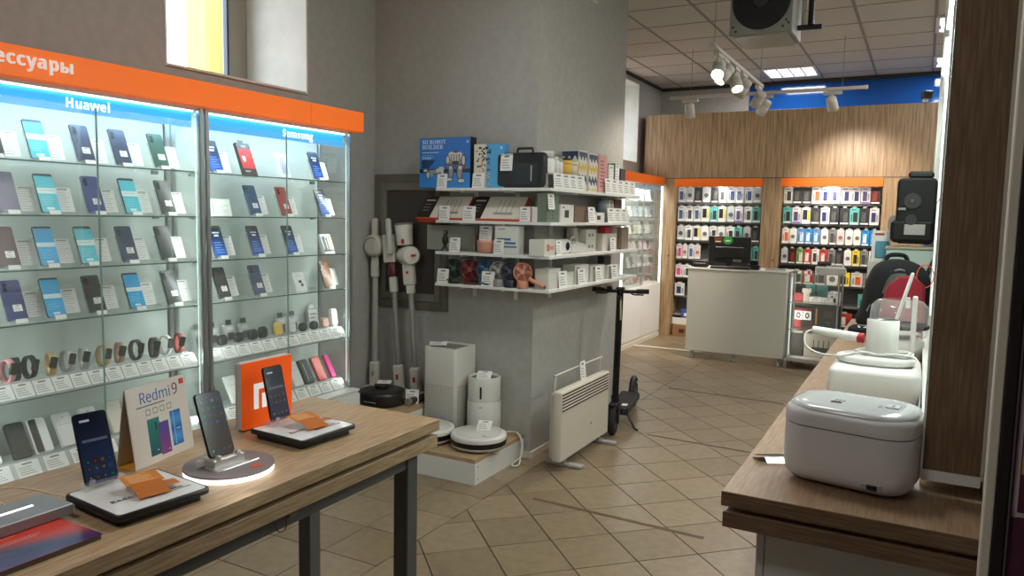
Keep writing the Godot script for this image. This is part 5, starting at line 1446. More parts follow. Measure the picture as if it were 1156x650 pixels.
func scooter() -> void:
	var o := thing("electric_scooter", "black folding electric scooter standing beyond the heater", "scooter", Vector3(-1.84, 0, -4.95))
	var d := Vector3(-0.13, 0, -0.75).normalized()      # towards the rear wheel
	var s := Vector3(-d.z, 0, d.x)
	var fwd := Basis(s, Vector3.UP, -d) # local z points to the front
	o.basis = fwd
	# local: front wheel at z = 0.06, rear at z = -0.78
	for z in [0.06, -0.78]:
		var wl := obj("wheel", slab(circle(0.106, 28), -0.022, 0.022, 0.01, Transform3D(Basis(Vector3.UP, PI / 2), Vector3(0, 0.106, z))), M.rubber, o)
		obj("rim", slab(circle(0.06, 20), -0.024, 0.024, 0.004, Transform3D(Basis(Vector3.UP, PI / 2), Vector3(0, 0.106, z))), rgb(40, 40, 42, 0.4, 0.4), wl)
	var st := mb(); loft(st, rrect(0.15, 0.56, 0.03, 4), [[0.006, 0.10], [0.0, 0.108], [0.0, 0.145], [0.006, 0.152]], Transform3D(Basis(Vector3.RIGHT, Vector3.FORWARD, Vector3.UP), Vector3(0, 0, -0.38)))
	obj("deck", st, M.black, o)
	part("grip_mat", Vector3(0, 0.153, -0.38), Vector3(0.13, 0.004, 0.5), M.rubber, o, 0.001)
	part("deck_sticker", Vector3(0.035, 0.1556, -0.2), Vector3(0.04, 0.001, 0.06), M.paper, o)
	st = mb(); tube(st, [Vector3(0, 0.13, -0.12), Vector3(0, 0.2, -0.02), Vector3(0, 0.26, 0.0)], 0.03, 12); obj("neck", st, M.black, o)
	st = mb(); tube(st, [Vector3(0, 0.08, 0.055), Vector3(0, 0.26, 0.0), Vector3(0.0, 1.0, -0.06)], 0.024, 14); obj("stem", st, M.black_gloss, o)
	part("stem_stripe", Vector3(0.013, 0.88, -0.028), Vector3(0.01, 0.16, 0.003), rgb(186, 186, 150), o, 0, 4.6, 28)
	for k in [-1, 1]: part("fork_blade", Vector3(k * 0.035, 0.14, 0.045), Vector3(0.012, 0.12, 0.04), M.black, o, 0.003)
	part("front_fender", Vector3(0, 0.218, 0.05), Vector3(0.06, 0.012, 0.13), M.black, o, 0.004)
	st = mb(); tube(st, [Vector3(-0.19, 1.005, -0.075), Vector3(-0.07, 1.0, -0.06), Vector3(0.07, 1.0, -0.06), Vector3(0.19, 1.005, -0.075)], 0.013, 10); obj("handlebar", st, M.black, o)
	for k in [-1, 1]:
		st = mb(); tube(st, [Vector3(k * 0.115, 1.003, -0.066), Vector3(k * 0.2, 1.006, -0.076)], 0.017, 12); obj("grip", st, M.rubber, o)
		st = mb(); tube(st, curve([Vector3(k * 0.075, 0.995, -0.05), Vector3(k * 0.1, 0.985, -0.025), Vector3(k * 0.17, 0.985, -0.03)], 3), 0.005, 6); obj("brake_lever", st, M.black, o)
	part("display", Vector3(0, 1.016, -0.06), Vector3(0.06, 0.028, 0.05), M.black, o, 0.006)
	part("bell", Vector3(-0.075, 1.02, -0.055), Vector3(0.04, 0.03, 0.04), M.black, o, 0.008)
	part("headlight", Vector3(0, 0.955, -0.022), Vector3(0.03, 0.03, 0.03), M.black, o, 0.006)
	# rear mudguard and side stand
	st = mb(); tube(st, curve([Vector3(0, 0.15, -0.66), Vector3(0, 0.225, -0.72), Vector3(0, 0.235, -0.8), Vector3(0, 0.2, -0.88)], 4), 0.02, 8); obj("rear_mudguard", st, M.black, o)
	st = mb(); tube(st, [Vector3(0.06, 0.11, -0.15), Vector3(0.13, 0.012, -0.10), Vector3(0.15, 0.008, -0.09)], 0.008, 8); obj("side_stand", st, M.black, o)

# ---------------------------------------------------------------- wood-clad back wall with hanging stock
const ZB := -9.5

func build_back_wall() -> void:
	var w := thing("oak_wall_unit", "oak-clad wall unit with two orange-topped bays at the back", "wall unit")
	# header boards, pilasters
	for k in 4:
		part("header_board", Vector3(-3.22 + 0.41 + k * 0.82, 2.43, ZB - 0.012), Vector3(0.817, 0.80, 0.024), M.oak_y, w, 0.001)
	part("header_edge", Vector3(-3.229, 2.43, ZB - 0.2), Vector3(0.016, 0.80, 0.4), M.oak_y, w)
	part("header_ledge", Vector3(-1.58, 2.026, ZB - 0.01), Vector3(3.28, 0.01, 0.03), rgb(96, 78, 58), w)
	for q in [[-2.90, 0.158], [-1.632, 0.214], [-0.21, 0.44]]:
		part("pilaster", Vector3(q[0], 1.01, ZB - 0.16), Vector3(q[1], 2.02, 0.32), M.oak_y, w, 0.001)
	for q in [[-2.87, 0.0], [-1.575, 0.0]]:
		var kn := obj("knob", slab(circle(0.014, 16), 0.0, 0.02, 0.004, Transform3D(Basis(), Vector3(q[0], 1.04, ZB))), rgb(120, 92, 62, 0.35, 0.5), w)
	for b in 2:
		var x0 := -2.82 if b == 0 else -1.524
		var x1 := -1.74 if b == 0 else -0.431
		var xc := (x0 + x1) * 0.5
		part("orange_header", Vector3(xc, 1.972, ZB + 0.006), Vector3(x1 - x0, 0.098, 0.02), M.orange, w, 0.001)
		part("slat_panel_back", Vector3(xc, 0.98, ZB - 0.31), Vector3(x1 - x0, 1.94, 0.02), rgb(118, 114, 108, 0.7), w)
		for k in 7:
			part("slat", Vector3(xc, 1.72 - k * 0.24, ZB - 0.22), Vector3(x1 - x0 - 0.004, 0.05, 0.16), M.grey_slat, w, 0.002)
			part("price_rail", Vector3(xc, 1.715 - k * 0.24, ZB - 0.125), Vector3(x1 - x0 - 0.01, 0.03, 0.006), rgb(120, 118, 114, 0.5), w)
		part("led_strip", Vector3(xc, 1.945, ZB - 0.03), Vector3(x1 - x0 - 0.06, 0.01, 0.02), M.led_far, w)
		area("bay_led", Vector3(xc, 1.908, ZB - 0.02), Vector2(x1 - x0 - 0.08, 0.03), Vector3(0, -1, -0.25), 0.8, Color(1.0, 0.99, 0.96))
	part("drawer_front", Vector3(-2.28, 0.19, ZB - 0.1), Vector3(1.07, 0.09, 0.02), M.white, w, 0.002)
	var cb := thing("cardboard_box", "brown cardboard box on the floor of the left wall bay", "box", Vector3(-2.60, 0.0, ZB - 0.12))
	part("carton", Vector3(0, 0.07, 0), Vector3(0.38, 0.14, 0.18), M.cardboard, cb, 0.002)
	part("print_mark", Vector3(-0.07, 0.07, 0.0905), Vector3(0.07, 0.05, 0.001), rgb(60, 40, 26), cb)
	part("tape", Vector3(0, 0.1405, 0), Vector3(0.38, 0.001, 0.05), rgb(176, 140, 96), cb)
	var bb := thing("blue_box", "small blue and white box above the cardboard box", "box", Vector3(-2.62, 0.245, ZB - 0.14))
	part("carton", Vector3(0, 0.05, 0), Vector3(0.16, 0.1, 0.1), rgb(52, 84, 160), bb, 0.002)
	part("label_panel", Vector3(0.01, 0.035, 0.0505), Vector3(0.1, 0.04, 0.001), M.paper, bb)
	hang_stock()

# one hanging pack: kind letter decides shape and print
func pack(kind: String, at: Vector3, w: float, h: float, label: String) -> void:
	var o := thing("hanging_pack", label, "package", at, 0, 0, "packs hanging in the wall bays")
	o.rotation_degrees.y = [6, -5, 9, -8, 3][int(absf(at.x * 977)) % 5]
	var c := {"w": [Color8(222, 220, 214), Color8(60, 62, 68)], "b": [Color8(40, 42, 46), Color8(206, 204, 198)], "t": [Color8(96, 178, 172), Color8(60, 48, 48)], "g": [Color8(178, 182, 182), Color8(84, 88, 92)], "k": [Color8(44, 44, 46), Color8(86, 84, 82)], "p": [Color8(214, 204, 214), Color8(214, 70, 118)], "u": [Color8(206, 208, 212), Color8(64, 88, 132)], "v": [Color8(202, 198, 206), Color8(78, 66, 100)], "y": [Color8(226, 196, 50), Color8(44, 42, 40)], "r": [Color8(190, 62, 48), Color8(226, 222, 216)], "n": [Color8(206, 204, 200), Color8(50, 52, 104)], "m": [Color8(66, 26, 28), Color8(140, 46, 40)], "c": [Color8(40, 140, 204), Color8(226, 232, 236)], "e": [Color8(224, 222, 216), Color8(110, 108, 104)], "o": [Color8(214, 208, 198), Color8(222, 96, 50)], "s": [Color8(130, 128, 124), Color8(70, 68, 66)], "l": [Color8(206, 190, 186), Color8(150, 96, 90)], "f": [Color8(104, 140, 76), Color8(214, 206, 196)], "q": [Color8(216, 214, 206), Color8(226, 186, 60)], "h": [Color8(104, 142, 190), Color8(200, 216, 232)]}
	var m: Array = c[kind]
	var body := mat(m[0], 0.45)
	var art := mat(m[1], 0.35)
	var d := 0.022
	if kind in ["e", "l", "g"]:
		var key := "pk%.3f_%.3f" % [w, h]
		if not K.has(key): K[key] = done(slab(rrect(w, h, 0.018, 3), -d * 0.5, d * 0.5, 0.004, Transform3D(Basis(), Vector3(0, h * 0.5, 0))))
		obj("pack_card", K[key], body, o)
		var rk := "ring%.3f" % w
		if not K.has(rk): K[rk] = done(slab(circle(w * 0.28, 14), 0.0, 0.006, 0.002))
		obj("blister", K[rk], art, o).position = Vector3(0, h * 0.48, d * 0.5)
		part("label_strip", Vector3(0, h * 0.12, d * 0.5 + 0.001), Vector3(w * 0.8, h * 0.12, 0.001), M.paper, o)
	else:
		part("pack_card", Vector3(0, h * 0.5, 0), Vector3(w, h, d), body, o, 0.002)
		if kind in ["b", "q"]:
			part("case_window", Vector3(-w * 0.12, h * 0.56, d * 0.5 + 0.001), Vector3(w * 0.5, h * 0.6, 0.002), M.black if kind == "q" else art, o)
			part("side_stripe", Vector3(w * 0.32, h * 0.55, d * 0.5 + 0.001), Vector3(w * 0.24, h * 0.62, 0.002), art if kind == "q" else rgb(96, 130, 176), o)
			part("label_strip", Vector3(-w * 0.05, h * 0.1, d * 0.5 + 0.001), Vector3(w * 0.7, h * 0.14, 0.001), M.paper, o, 0.0, 0.0)
		else:
			part("case_window", Vector3(w * (0.1 if int(absf(at.x * 431)) % 2 else -0.08), h * 0.46, d * 0.5 + 0.001), Vector3(w * 0.46, h * 0.56, 0.004), art, o, 0.0015)
			part("lens_dot", Vector3(w * (0.0 if int(absf(at.x * 431)) % 2 else -0.18), h * 0.66, d * 0.5 + 0.0035), Vector3(w * 0.12, h * 0.08, 0.002), M.black, o, 0.0005)
			part("text_bar", Vector3(w * (-0.3 if int(absf(at.x * 431)) % 2 else 0.3), h * 0.42, d * 0.5 + 0.001), Vector3(w * 0.16, h * 0.4, 0.001), mat(m[0].darkened(0.3), 0.5), o)
			part("label_strip", Vector3(0, h * 0.075, d * 0.5 + 0.001), Vector3(w * 0.86, h * 0.09, 0.001), M.paper if kind != "v" else rgb(120, 80, 170), o)
			part("brand_bar", Vector3(-w * 0.1, h * 0.9, d * 0.5 + 0.001), Vector3(w * 0.5, h * 0.05, 0.001), mat(m[0].darkened(0.5), 0.5), o)
	part("hang_tab", Vector3(0, h + 0.009, 0), Vector3(w * 0.4, 0.02, 0.002), M.acrylic_white, o)
	part("hook", Vector3(0, h + 0.012, -0.07), Vector3(0.005, 0.005, 0.14), M.alu, o)

func hang_stock() -> void:
	var desc := {"w": "white case pack with dark phone", "b": "black case pack", "t": "teal case pack", "g": "clear blister pack", "k": "charcoal case pack", "p": "pink case pack", "u": "pale pack with blue phone", "v": "pack with purple foot", "y": "yellow pack", "r": "red pack", "n": "white and navy pack", "m": "dark maroon pack", "c": "bright blue pack", "e": "white earphone pack", "o": "orange and white pack", "s": "grey cable pack", "l": "beige pack", "f": "green pack", "q": "black and yellow case pack", "h": "light blue pack"}
	var bay1 := ["ugkgkwuuug", "uwuqtqgvwt", "gwqewewtgk", "plul......wtt", "pw......", "n"]
	var bay2 := ["wkkonnnnvm", "tvqknkktkn", "oehchesleecc", "gmfrwrskeysw", "hsrseyos", "..ku.t", "..ork", ".kkt"]
	for b in 2:
		var rows: Array = bay1 if b == 0 else bay2
		var x0 := -2.80 if b == 0 else -1.505
		var x1 := -1.76 if b == 0 else -0.45
		for r in rows.size():
			var s: String = rows[r]
			var n := s.length()
			var count := {"x": 0}
			var shown := 0
			for k in n:
				if s[k] == ".": continue
				var w := (x1 - x0) / n
				if b == 0 and (r == 4): w = 0.104
				if b == 0 and r == 3: w = 0.08
				if b == 0 and r == 5: w = 0.13
				var h := 0.192 if r < 2 else 0.182 if r < 4 else 0.16
				var y := 1.722 - r * 0.24
				pack(s[k], Vector3(x0 + w * (k + 0.5), y + 0.002, ZB - 0.105 + (0.012 if k % 2 else 0.0)), w * 0.94, h, "%s, %s from left, %s row, %s wall bay" % [desc[s[k]], ORD[shown], ORD[r], "left" if b == 0 else "right"])
				shown += 1

# ---------------------------------------------------------------- far glass showcase along the left wall
func build_far_showcase() -> void:
	var zc := -8.72
	var c := thing("glass_showcase", "lit glass showcase with orange header beyond the pillar", "showcase", Vector3(-3.12, 0, zc))
	part("base", Vector3(0, 0.38, 0), Vector3(0.33, 0.66, 1.44), M.white, c, 0.002)
	for z in [-0.36, 0.36]: part("base_door", Vector3(0.17, 0.385, z), Vector3(0.014, 0.62, 0.714), M.white, c, 0.002)
	part("plinth", Vector3(0.0, 0.025, 0), Vector3(0.36, 0.05, 1.44), M.cream, c)
	part("back_panel", Vector3(-0.16, 1.32, 0), Vector3(0.012, 1.22, 1.42), M.cabinet_back, c)
	var hd := part("orange_header", Vector3(0.0, 1.985, 0), Vector3(0.36, 0.1, 1.46), M.orange, c, 0.002)
	part("brand_sign", Vector3(0.14, 1.90, 0), Vector3(0.01, 0.06, 1.36), rgb(120, 190, 226, 0.5), c)
	for z in [-0.70, 0.0, 0.70]:
		part("led_post", Vector3(0.16, 1.31, z), Vector3(0.018, 1.22, 0.02 if z else 0.012), M.led_far if z != 0.0 else M.alu, c)
	for s in [-1, 1]: part("glass_door", Vector3(0.168, 1.31, s * 0.352), Vector3(0.005, 1.22, 0.68), M.glass, c)
	area("showcase_led", Vector3(0.0, 1.93, zc) + Vector3(-3.06, 0, 0), Vector2(1.3, 0.03), Vector3(-0.2, -1, 0), 1.3, Color(0.95, 1.0, 0.98))
	var ys := [0.722, 0.93, 1.13, 1.33, 1.53, 1.72]
	for y in ys.slice(1):
		var sh := part("glass_shelf", Vector3(0.0, y - 0.003, 0), Vector3(0.29, 0.006, 1.38), M.glass_shelf, c)
		part("shelf_edge", Vector3(0.146, 0, 0), Vector3(0.003, 0.006, 1.38), M.glass_edge, sh)
	var kinds := ["white headphones box", "white blister pack", "dark tablet case", "pink and dark case", "small white box", "red cable pack"]
	var cols := [[Color8(224, 226, 222), Color8(196, 198, 196)], [Color8(214, 222, 222), Color8(160, 176, 186)], [Color8(226, 226, 222), Color8(52, 60, 60)], [Color8(222, 200, 200), Color8(76, 60, 66)], [Color8(222, 222, 216), Color8(120, 116, 112)], [Color8(206, 190, 180), Color8(176, 74, 60)]]
	for r in 6:
		for k in 4:
			var i := 5 - r
			var h := [0.15, 0.13, 0.15, 0.11, 0.12, 0.07][i] as float
			var im: Array = cols[i]
			var o := box_item("showcase_item", Vector3(-3.06, ys[r] + 0.001, -9.26 + k * 0.2), Vector3(0.12, h, 0.04), mat(im[0], 0.4), mat(im[1] if (k + r) % 2 == 0 else im[0].darkened(0.1), 0.35), 90, 14, "%s, %s from the back wall on %s shelf of the far showcase" % [kinds[i], ORD[k], ORD[i]], "box", "stock in the far showcase")
			part("tag", Vector3(0.02, 0.012, 0.008), Vector3(0.05, 0.024, 0.001), M.paper, o)

# ---------------------------------------------------------------- checkout desk and glass counter
func build_kiosk() -> void:
	var zk := -8.10
	var o := thing("checkout_desk", "plain pale grey checkout desk on short legs carrying a monitor", "desk", Vector3(-1.71, 0, zk))
	var g := rgb(212, 212, 200, 0.55)
	part("front_panel", Vector3(0, 0.535, -0.009), Vector3(1.02, 0.89, 0.018), g, o, 0.002)
	part("top", Vector3(0, 0.982, -0.25), Vector3(1.03, 0.022, 0.52), rgb(196, 196, 186, 0.4), o, 0.002)
	for s in [-1, 1]: part("side_panel", Vector3(s * 0.5, 0.535, -0.26), Vector3(0.018, 0.89, 0.48), g, o)
	for x in [-0.45, 0.0, 0.46]:
		var st := mb(); lathe(st, [[0.0, 0.0], [0.03, 0.0], [0.03, 0.012], [0.02, 0.02], [0.02, 0.075], [0.03, 0.09], [0.0, 0.09]], 14, Transform3D(Basis(), Vector3(x, 0, -0.06)))
		obj("leg", st, M.alu, o)
	var m := thing("monitor", "black computer monitor seen from behind on the checkout desk", "monitor", Vector3(-1.83, 0.993, -8.3))
	part("panel", Vector3(0.0, 0.2, 0), Vector3(0.45, 0.285, 0.03), M.black, m, 0.006)
	part("rear_bulge", Vector3(0.0, 0.17, 0.022), Vector3(0.3, 0.12, 0.02), M.black, m, 0.006)
	part("neck", Vector3(0, 0.05, 0.01), Vector3(0.05, 0.09, 0.025), M.black, m, 0.003)
	part("foot", Vector3(0, 0.006, 0), Vector3(0.22, 0.012, 0.15), M.black, m, 0.003)
	obj("round_sticker", slab(circle(0.052, 24, 1.0, 0.85), 0.0, 0.001, 0.0, Transform3D(Basis(), Vector3(-0.02, 0.30, 0.0155))), rgb(44, 140, 60, 0.4), m)
	part("sticker_line", Vector3(-0.02, 0.295, 0.0168), Vector3(0.05, 0.014, 0.0005), rgb(190, 220, 190), m)
	part("brown_sticker", Vector3(-0.125, 0.305, 0.0155), Vector3(0.08, 0.06, 0.001), rgb(110, 56, 38, 0.5), m)
	part("sticker_line", Vector3(-0.125, 0.285, 0.0163), Vector3(0.06, 0.012, 0.0005), rgb(206, 190, 176), m)
	part("label", Vector3(0.085, 0.085, 0.0155), Vector3(0.09, 0.03, 0.001), rgb(120, 118, 114), m)
	var kb := thing("keyboard", "black keyboard and cables behind the monitor's foot", "keyboard", Vector3(-1.78, 0.993, -8.16))
	part("deck", Vector3(0, 0.012, 0), Vector3(0.42, 0.024, 0.1), M.black, kb, 0.004)
	for k in 3: part("key_row", Vector3(0, 0.026, -0.03 + k * 0.03), Vector3(0.4, 0.006, 0.02), rgb(40, 40, 42), kb, 0.002)
	var ph := thing("desk_phone", "black device with coiled cord at the desk's left end", "telephone", Vector3(-2.12, 0.993, -8.24))
	part("body", Vector3(0, 0.025, 0), Vector3(0.15, 0.05, 0.12), M.black, ph, 0.01)
	part("handset", Vector3(0, 0.062, 0), Vector3(0.15, 0.024, 0.04), M.black, ph, 0.008)
	var sc := thing("scanner", "black scanner at the monitor's right side", "scanner", Vector3(-1.55, 0.993, -8.22))
	part("base", Vector3(0, 0.03, 0), Vector3(0.12, 0.06, 0.1), M.black, sc, 0.01)
	part("head", Vector3(0, 0.075, 0.01), Vector3(0.08, 0.05, 0.08), M.black_gloss, sc, 0.01)
	var nt := thing("notebook", "closed black notebook on the desk's right end", "notebook", Vector3(-1.33, 0.993, -8.22), 8)
	part("cover", Vector3(0, 0.008, 0), Vector3(0.2, 0.016, 0.14), M.black, nt, 0.002)
	part("pages", Vector3(0.001, 0.008, 0.001), Vector3(0.199, 0.011, 0.141), M.paper, nt)
	# glass counter
	var c := thing("glass_counter", "lit glass counter full of boxes beside the checkout desk", "counter", Vector3(-0.935, 0, zk - 0.2))
	part("bottom", Vector3(0, 0.10, 0), Vector3(0.5, 0.03, 0.42), rgb(176, 172, 162), c)
	for s in [Vector2(-0.235, 0.19), Vector2(0.235, 0.19), Vector2(-0.235, -0.19), Vector2(0.235, -0.19)]:
		part("post", Vector3(s.x, 0.55, s.y), Vector3(0.018, 0.87, 0.018), M.alu, c, 0.002)
		var st := mb(); lathe(st, [[0.0, 0.0], [0.022, 0.0], [0.016, 0.02], [0.016, 0.085]], 12, Transform3D(Basis(), Vector3(s.x, 0, s.y)))
		obj("leg", st, M.alu, c)
	part("top_glass", Vector3(0, 0.985, 0), Vector3(0.5, 0.008, 0.42), M.glass_shelf, c)
	part("front_glass", Vector3(0, 0.55, 0.2), Vector3(0.46, 0.86, 0.005), M.glass, c)
	for y in [0.41, 0.69]:
		var sh := part("glass_shelf", Vector3(0, y - 0.004, 0), Vector3(0.46, 0.008, 0.38), M.glass_shelf, c)
		part("shelf_edge", Vector3(0, 0, 0.1905), Vector3(0.46, 0.008, 0.003), rgb(150, 170, 160, 0.3), sh)
	part("led_strip", Vector3(-0.215, 0.54, 0.16), Vector3(0.008, 0.8, 0.008), M.led_soft, c)
	area("counter_led", Vector3(-1.14, 0.55, zk - 0.05), Vector2(0.02, 0.78), Vector3(1, 0, -0.4), 0.16, Color(1.0, 0.98, 0.94))
	var z0 := zk - 0.16
	var im := canvas(80, 60, Color8(178, 172, 160)); rect(im, 16, 34, 48, 14, Color8(32, 32, 32))
	for k in 4: rect(im, 20 + k * 13, 14, 2, 22, Color8(32, 32, 32))
	box_item("router_carton", Vector3(-0.855, 0.116, z0), Vector3(0.32, 0.24, 0.1), rgb(184, 178, 166), pic(im, 0.5), 0, 0, "cream carton with a black four-antenna router at the counter's bottom", "box")
	box_item("dark_carton", Vector3(-1.085, 0.116, z0), Vector3(0.12, 0.24, 0.1), rgb(48, 44, 42), null, 0, 0, "dark striped carton at the counter's bottom left", "box")
	box_item("grey_carton", Vector3(-1.085, 0.357, z0), Vector3(0.11, 0.035, 0.1), rgb(160, 156, 148), null, 0, 0, "flat grey carton on the dark striped carton", "box")
	im = canvas(60, 50, Color8(40, 34, 32)); rect(im, 6, 6, 4, 36, Color8(176, 130, 70)); rect(im, 26, 10, 20, 16, Color8(70, 62, 58)); rect(im, 32, 32, 10, 10, Color8(74, 66, 60))
	box_item("speaker_carton", Vector3(-0.825, 0.411, z0), Vector3(0.26, 0.25, 0.1), rgb(36, 30, 28), pic(im, 0.4), 0, 0, "black speaker carton with gold stripe on the counter's middle shelf", "box")
	im = canvas(40, 50, Color8(150, 34, 34)); rect(im, 16, 8, 24, 42, Color8(44, 42, 44))
	box_item("red_black_carton", Vector3(-1.045, 0.411, z0), Vector3(0.17, 0.2, 0.1), rgb(120, 28, 30), pic(im, 0.4), 0, 0, "red and black carton on the counter's middle shelf", "box")
	for k in 2:
		var d := box_item("digit_card", Vector3(-1.085 + k * 0.085, 0.50, z0 + 0.012), Vector3(0.08, 0.09, 0.003), M.paper, null, 0, 0, "white card with a big dark ring digit, %s of two" % ("left" if k == 0 else "right"), "card", "digit cards")
		obj("digit", slab(circle(0.026, 18, 0.8, 1.2), 0.0, 0.001, 0.0, Transform3D(Basis(), Vector3(0, 0.045, 0.0005))), M.black, d)
		obj("digit_hole", slab(circle(0.012, 14, 0.8, 1.3), 0.001, 0.0016, 0.0, Transform3D(Basis(), Vector3(0, 0.045, 0.0005))), M.paper, d)
	var tops := [[-1.10, 0.10, 0.08, Color8(150, 40, 40), "red"], [-1.02, 0.06, 0.09, Color8(180, 174, 162), "beige"], [-0.93, 0.12, 0.05, Color8(196, 190, 178), "cream"], [-0.80, 0.14, 0.045, Color8(206, 204, 196), "white"], [-0.735, 0.06, 0.11, Color8(206, 212, 206), "pale mint"], [-0.885, 0.1, 0.16, Color8(72, 140, 134), "teal"]]
	for k in tops.size():
		var t: Array = tops[k]
		box_item("small_carton", Vector3(t[0], 0.691, z0 - (0.12 if k == 5 else 0.0)), Vector3(t[1], t[2], 0.08), mat(t[3], 0.5), M.price if k > 1 and k < 5 else null, 0, 0, "small %s carton on the counter's upper shelf" % t[4], "box", "small cartons on the counter's upper shelf")
	box_item("small_carton", Vector3(-1.02, 0.7815, z0), Vector3(0.09, 0.04, 0.08), rgb(190, 184, 172), null, 0, 0, "small flat beige carton stacked on another carton", "box")
	box_item("teal_box", Vector3(-1.0, 0.691, z0 - 0.13), Vector3(0.09, 0.17, 0.07), rgb(96, 160, 152), null, 0, 0, "teal box at the back of the counter's upper shelf", "box")
	var reg := thing("cash_register", "pale grey cash register tilted on the glass counter's top", "cash register", Vector3(-0.80, 0.99, -8.22), 10)
	part("body", Vector3(0, 0.035, 0), Vector3(0.28, 0.07, 0.16), rgb(190, 188, 180), reg, 0.01)
	part("keypad", Vector3(0.04, 0.075, 0.0), Vector3(0.17, 0.012, 0.12), rgb(150, 148, 142), reg, 0.003, -14)
	part("screen", Vector3(-0.06, 0.10, -0.03), Vector3(0.13, 0.03, 0.06), rgb(44, 46, 46), reg, 0.004, 20)
	for k in 8: part("key", Vector3(0.02 + (k % 4) * 0.025, 0.084, -0.015 + (k / 4) * 0.03), Vector3(0.017, 0.008, 0.02), rgb(96, 94, 92), reg, 0.002)

# ---------------------------------------------------------------- fan heater, track lights
func spot(at: Vector3, dir: Vector3, lit: bool, energy: float, label: String) -> void:
	var o := thing("track_spotlight", label, "spotlight", at, 0, 0, "white track spotlights")
	var w := rgb(206, 200, 190, 0.45)
	part("adapter", Vector3(0, -0.022, 0), Vector3(0.17 if absf(dir.x) >= 0 and at.z < -7.9 else 0.04, 0.03, 0.04 if at.z < -7.9 else 0.17), w, o, 0.004)
	var st := mb(); tube(st, [Vector3(0, -0.035, 0), Vector3(0, -0.09, 0)], 0.012, 10); obj("stem", st, w, o)
	var d := dir.normalized()
	var up := Vector3.UP if absf(d.y) < 0.95 else Vector3.RIGHT
	var b := Basis.looking_at(d, up) * Basis(Vector3.RIGHT, -PI / 2) # local +y points along d
	var t := Transform3D(b, Vector3(0, -0.125, 0) - d * 0.07)
	st = mb(); lathe(st, [[0.0, 0.0], [0.045, 0.0], [0.049, 0.004], [0.049, 0.045], [0.0475, 0.047], [0.0475, 0.05], [0.05, 0.052], [0.05, 0.15], [0.046, 0.15], [0.044, 0.135]], 24, t)
	obj("housing", st, w, o)
	st = mb(); lathe(st, [[0.0, 0.136], [0.0435, 0.136], [0.0435, 0.142], [0.0, 0.142]], 20, t)
	obj("lamp_face", st, M.spot_face if lit else rgb(150, 146, 138, 0.3), o)
	part("yoke", Vector3(0, -0.1, 0), Vector3(0.018, 0.04, 0.05), w, o, 0.003)
	if energy > 0.0:
		var l := SpotLight3D.new()
		l.name = "spot_lamp"
		l.light_energy = energy; l.light_color = Color(1.0, 0.95, 0.88); l.spot_angle = 32; l.spot_angle_attenuation = 0.8; l.spot_range = 12; l.spot_attenuation = 2; l.light_size = 0.045; l.shadow_enabled = true
		add_child(l, true)
		l.look_at_from_position(at + t * Vector3(0, 0.155, 0), at + t * Vector3(0, 1.0, 0), up)

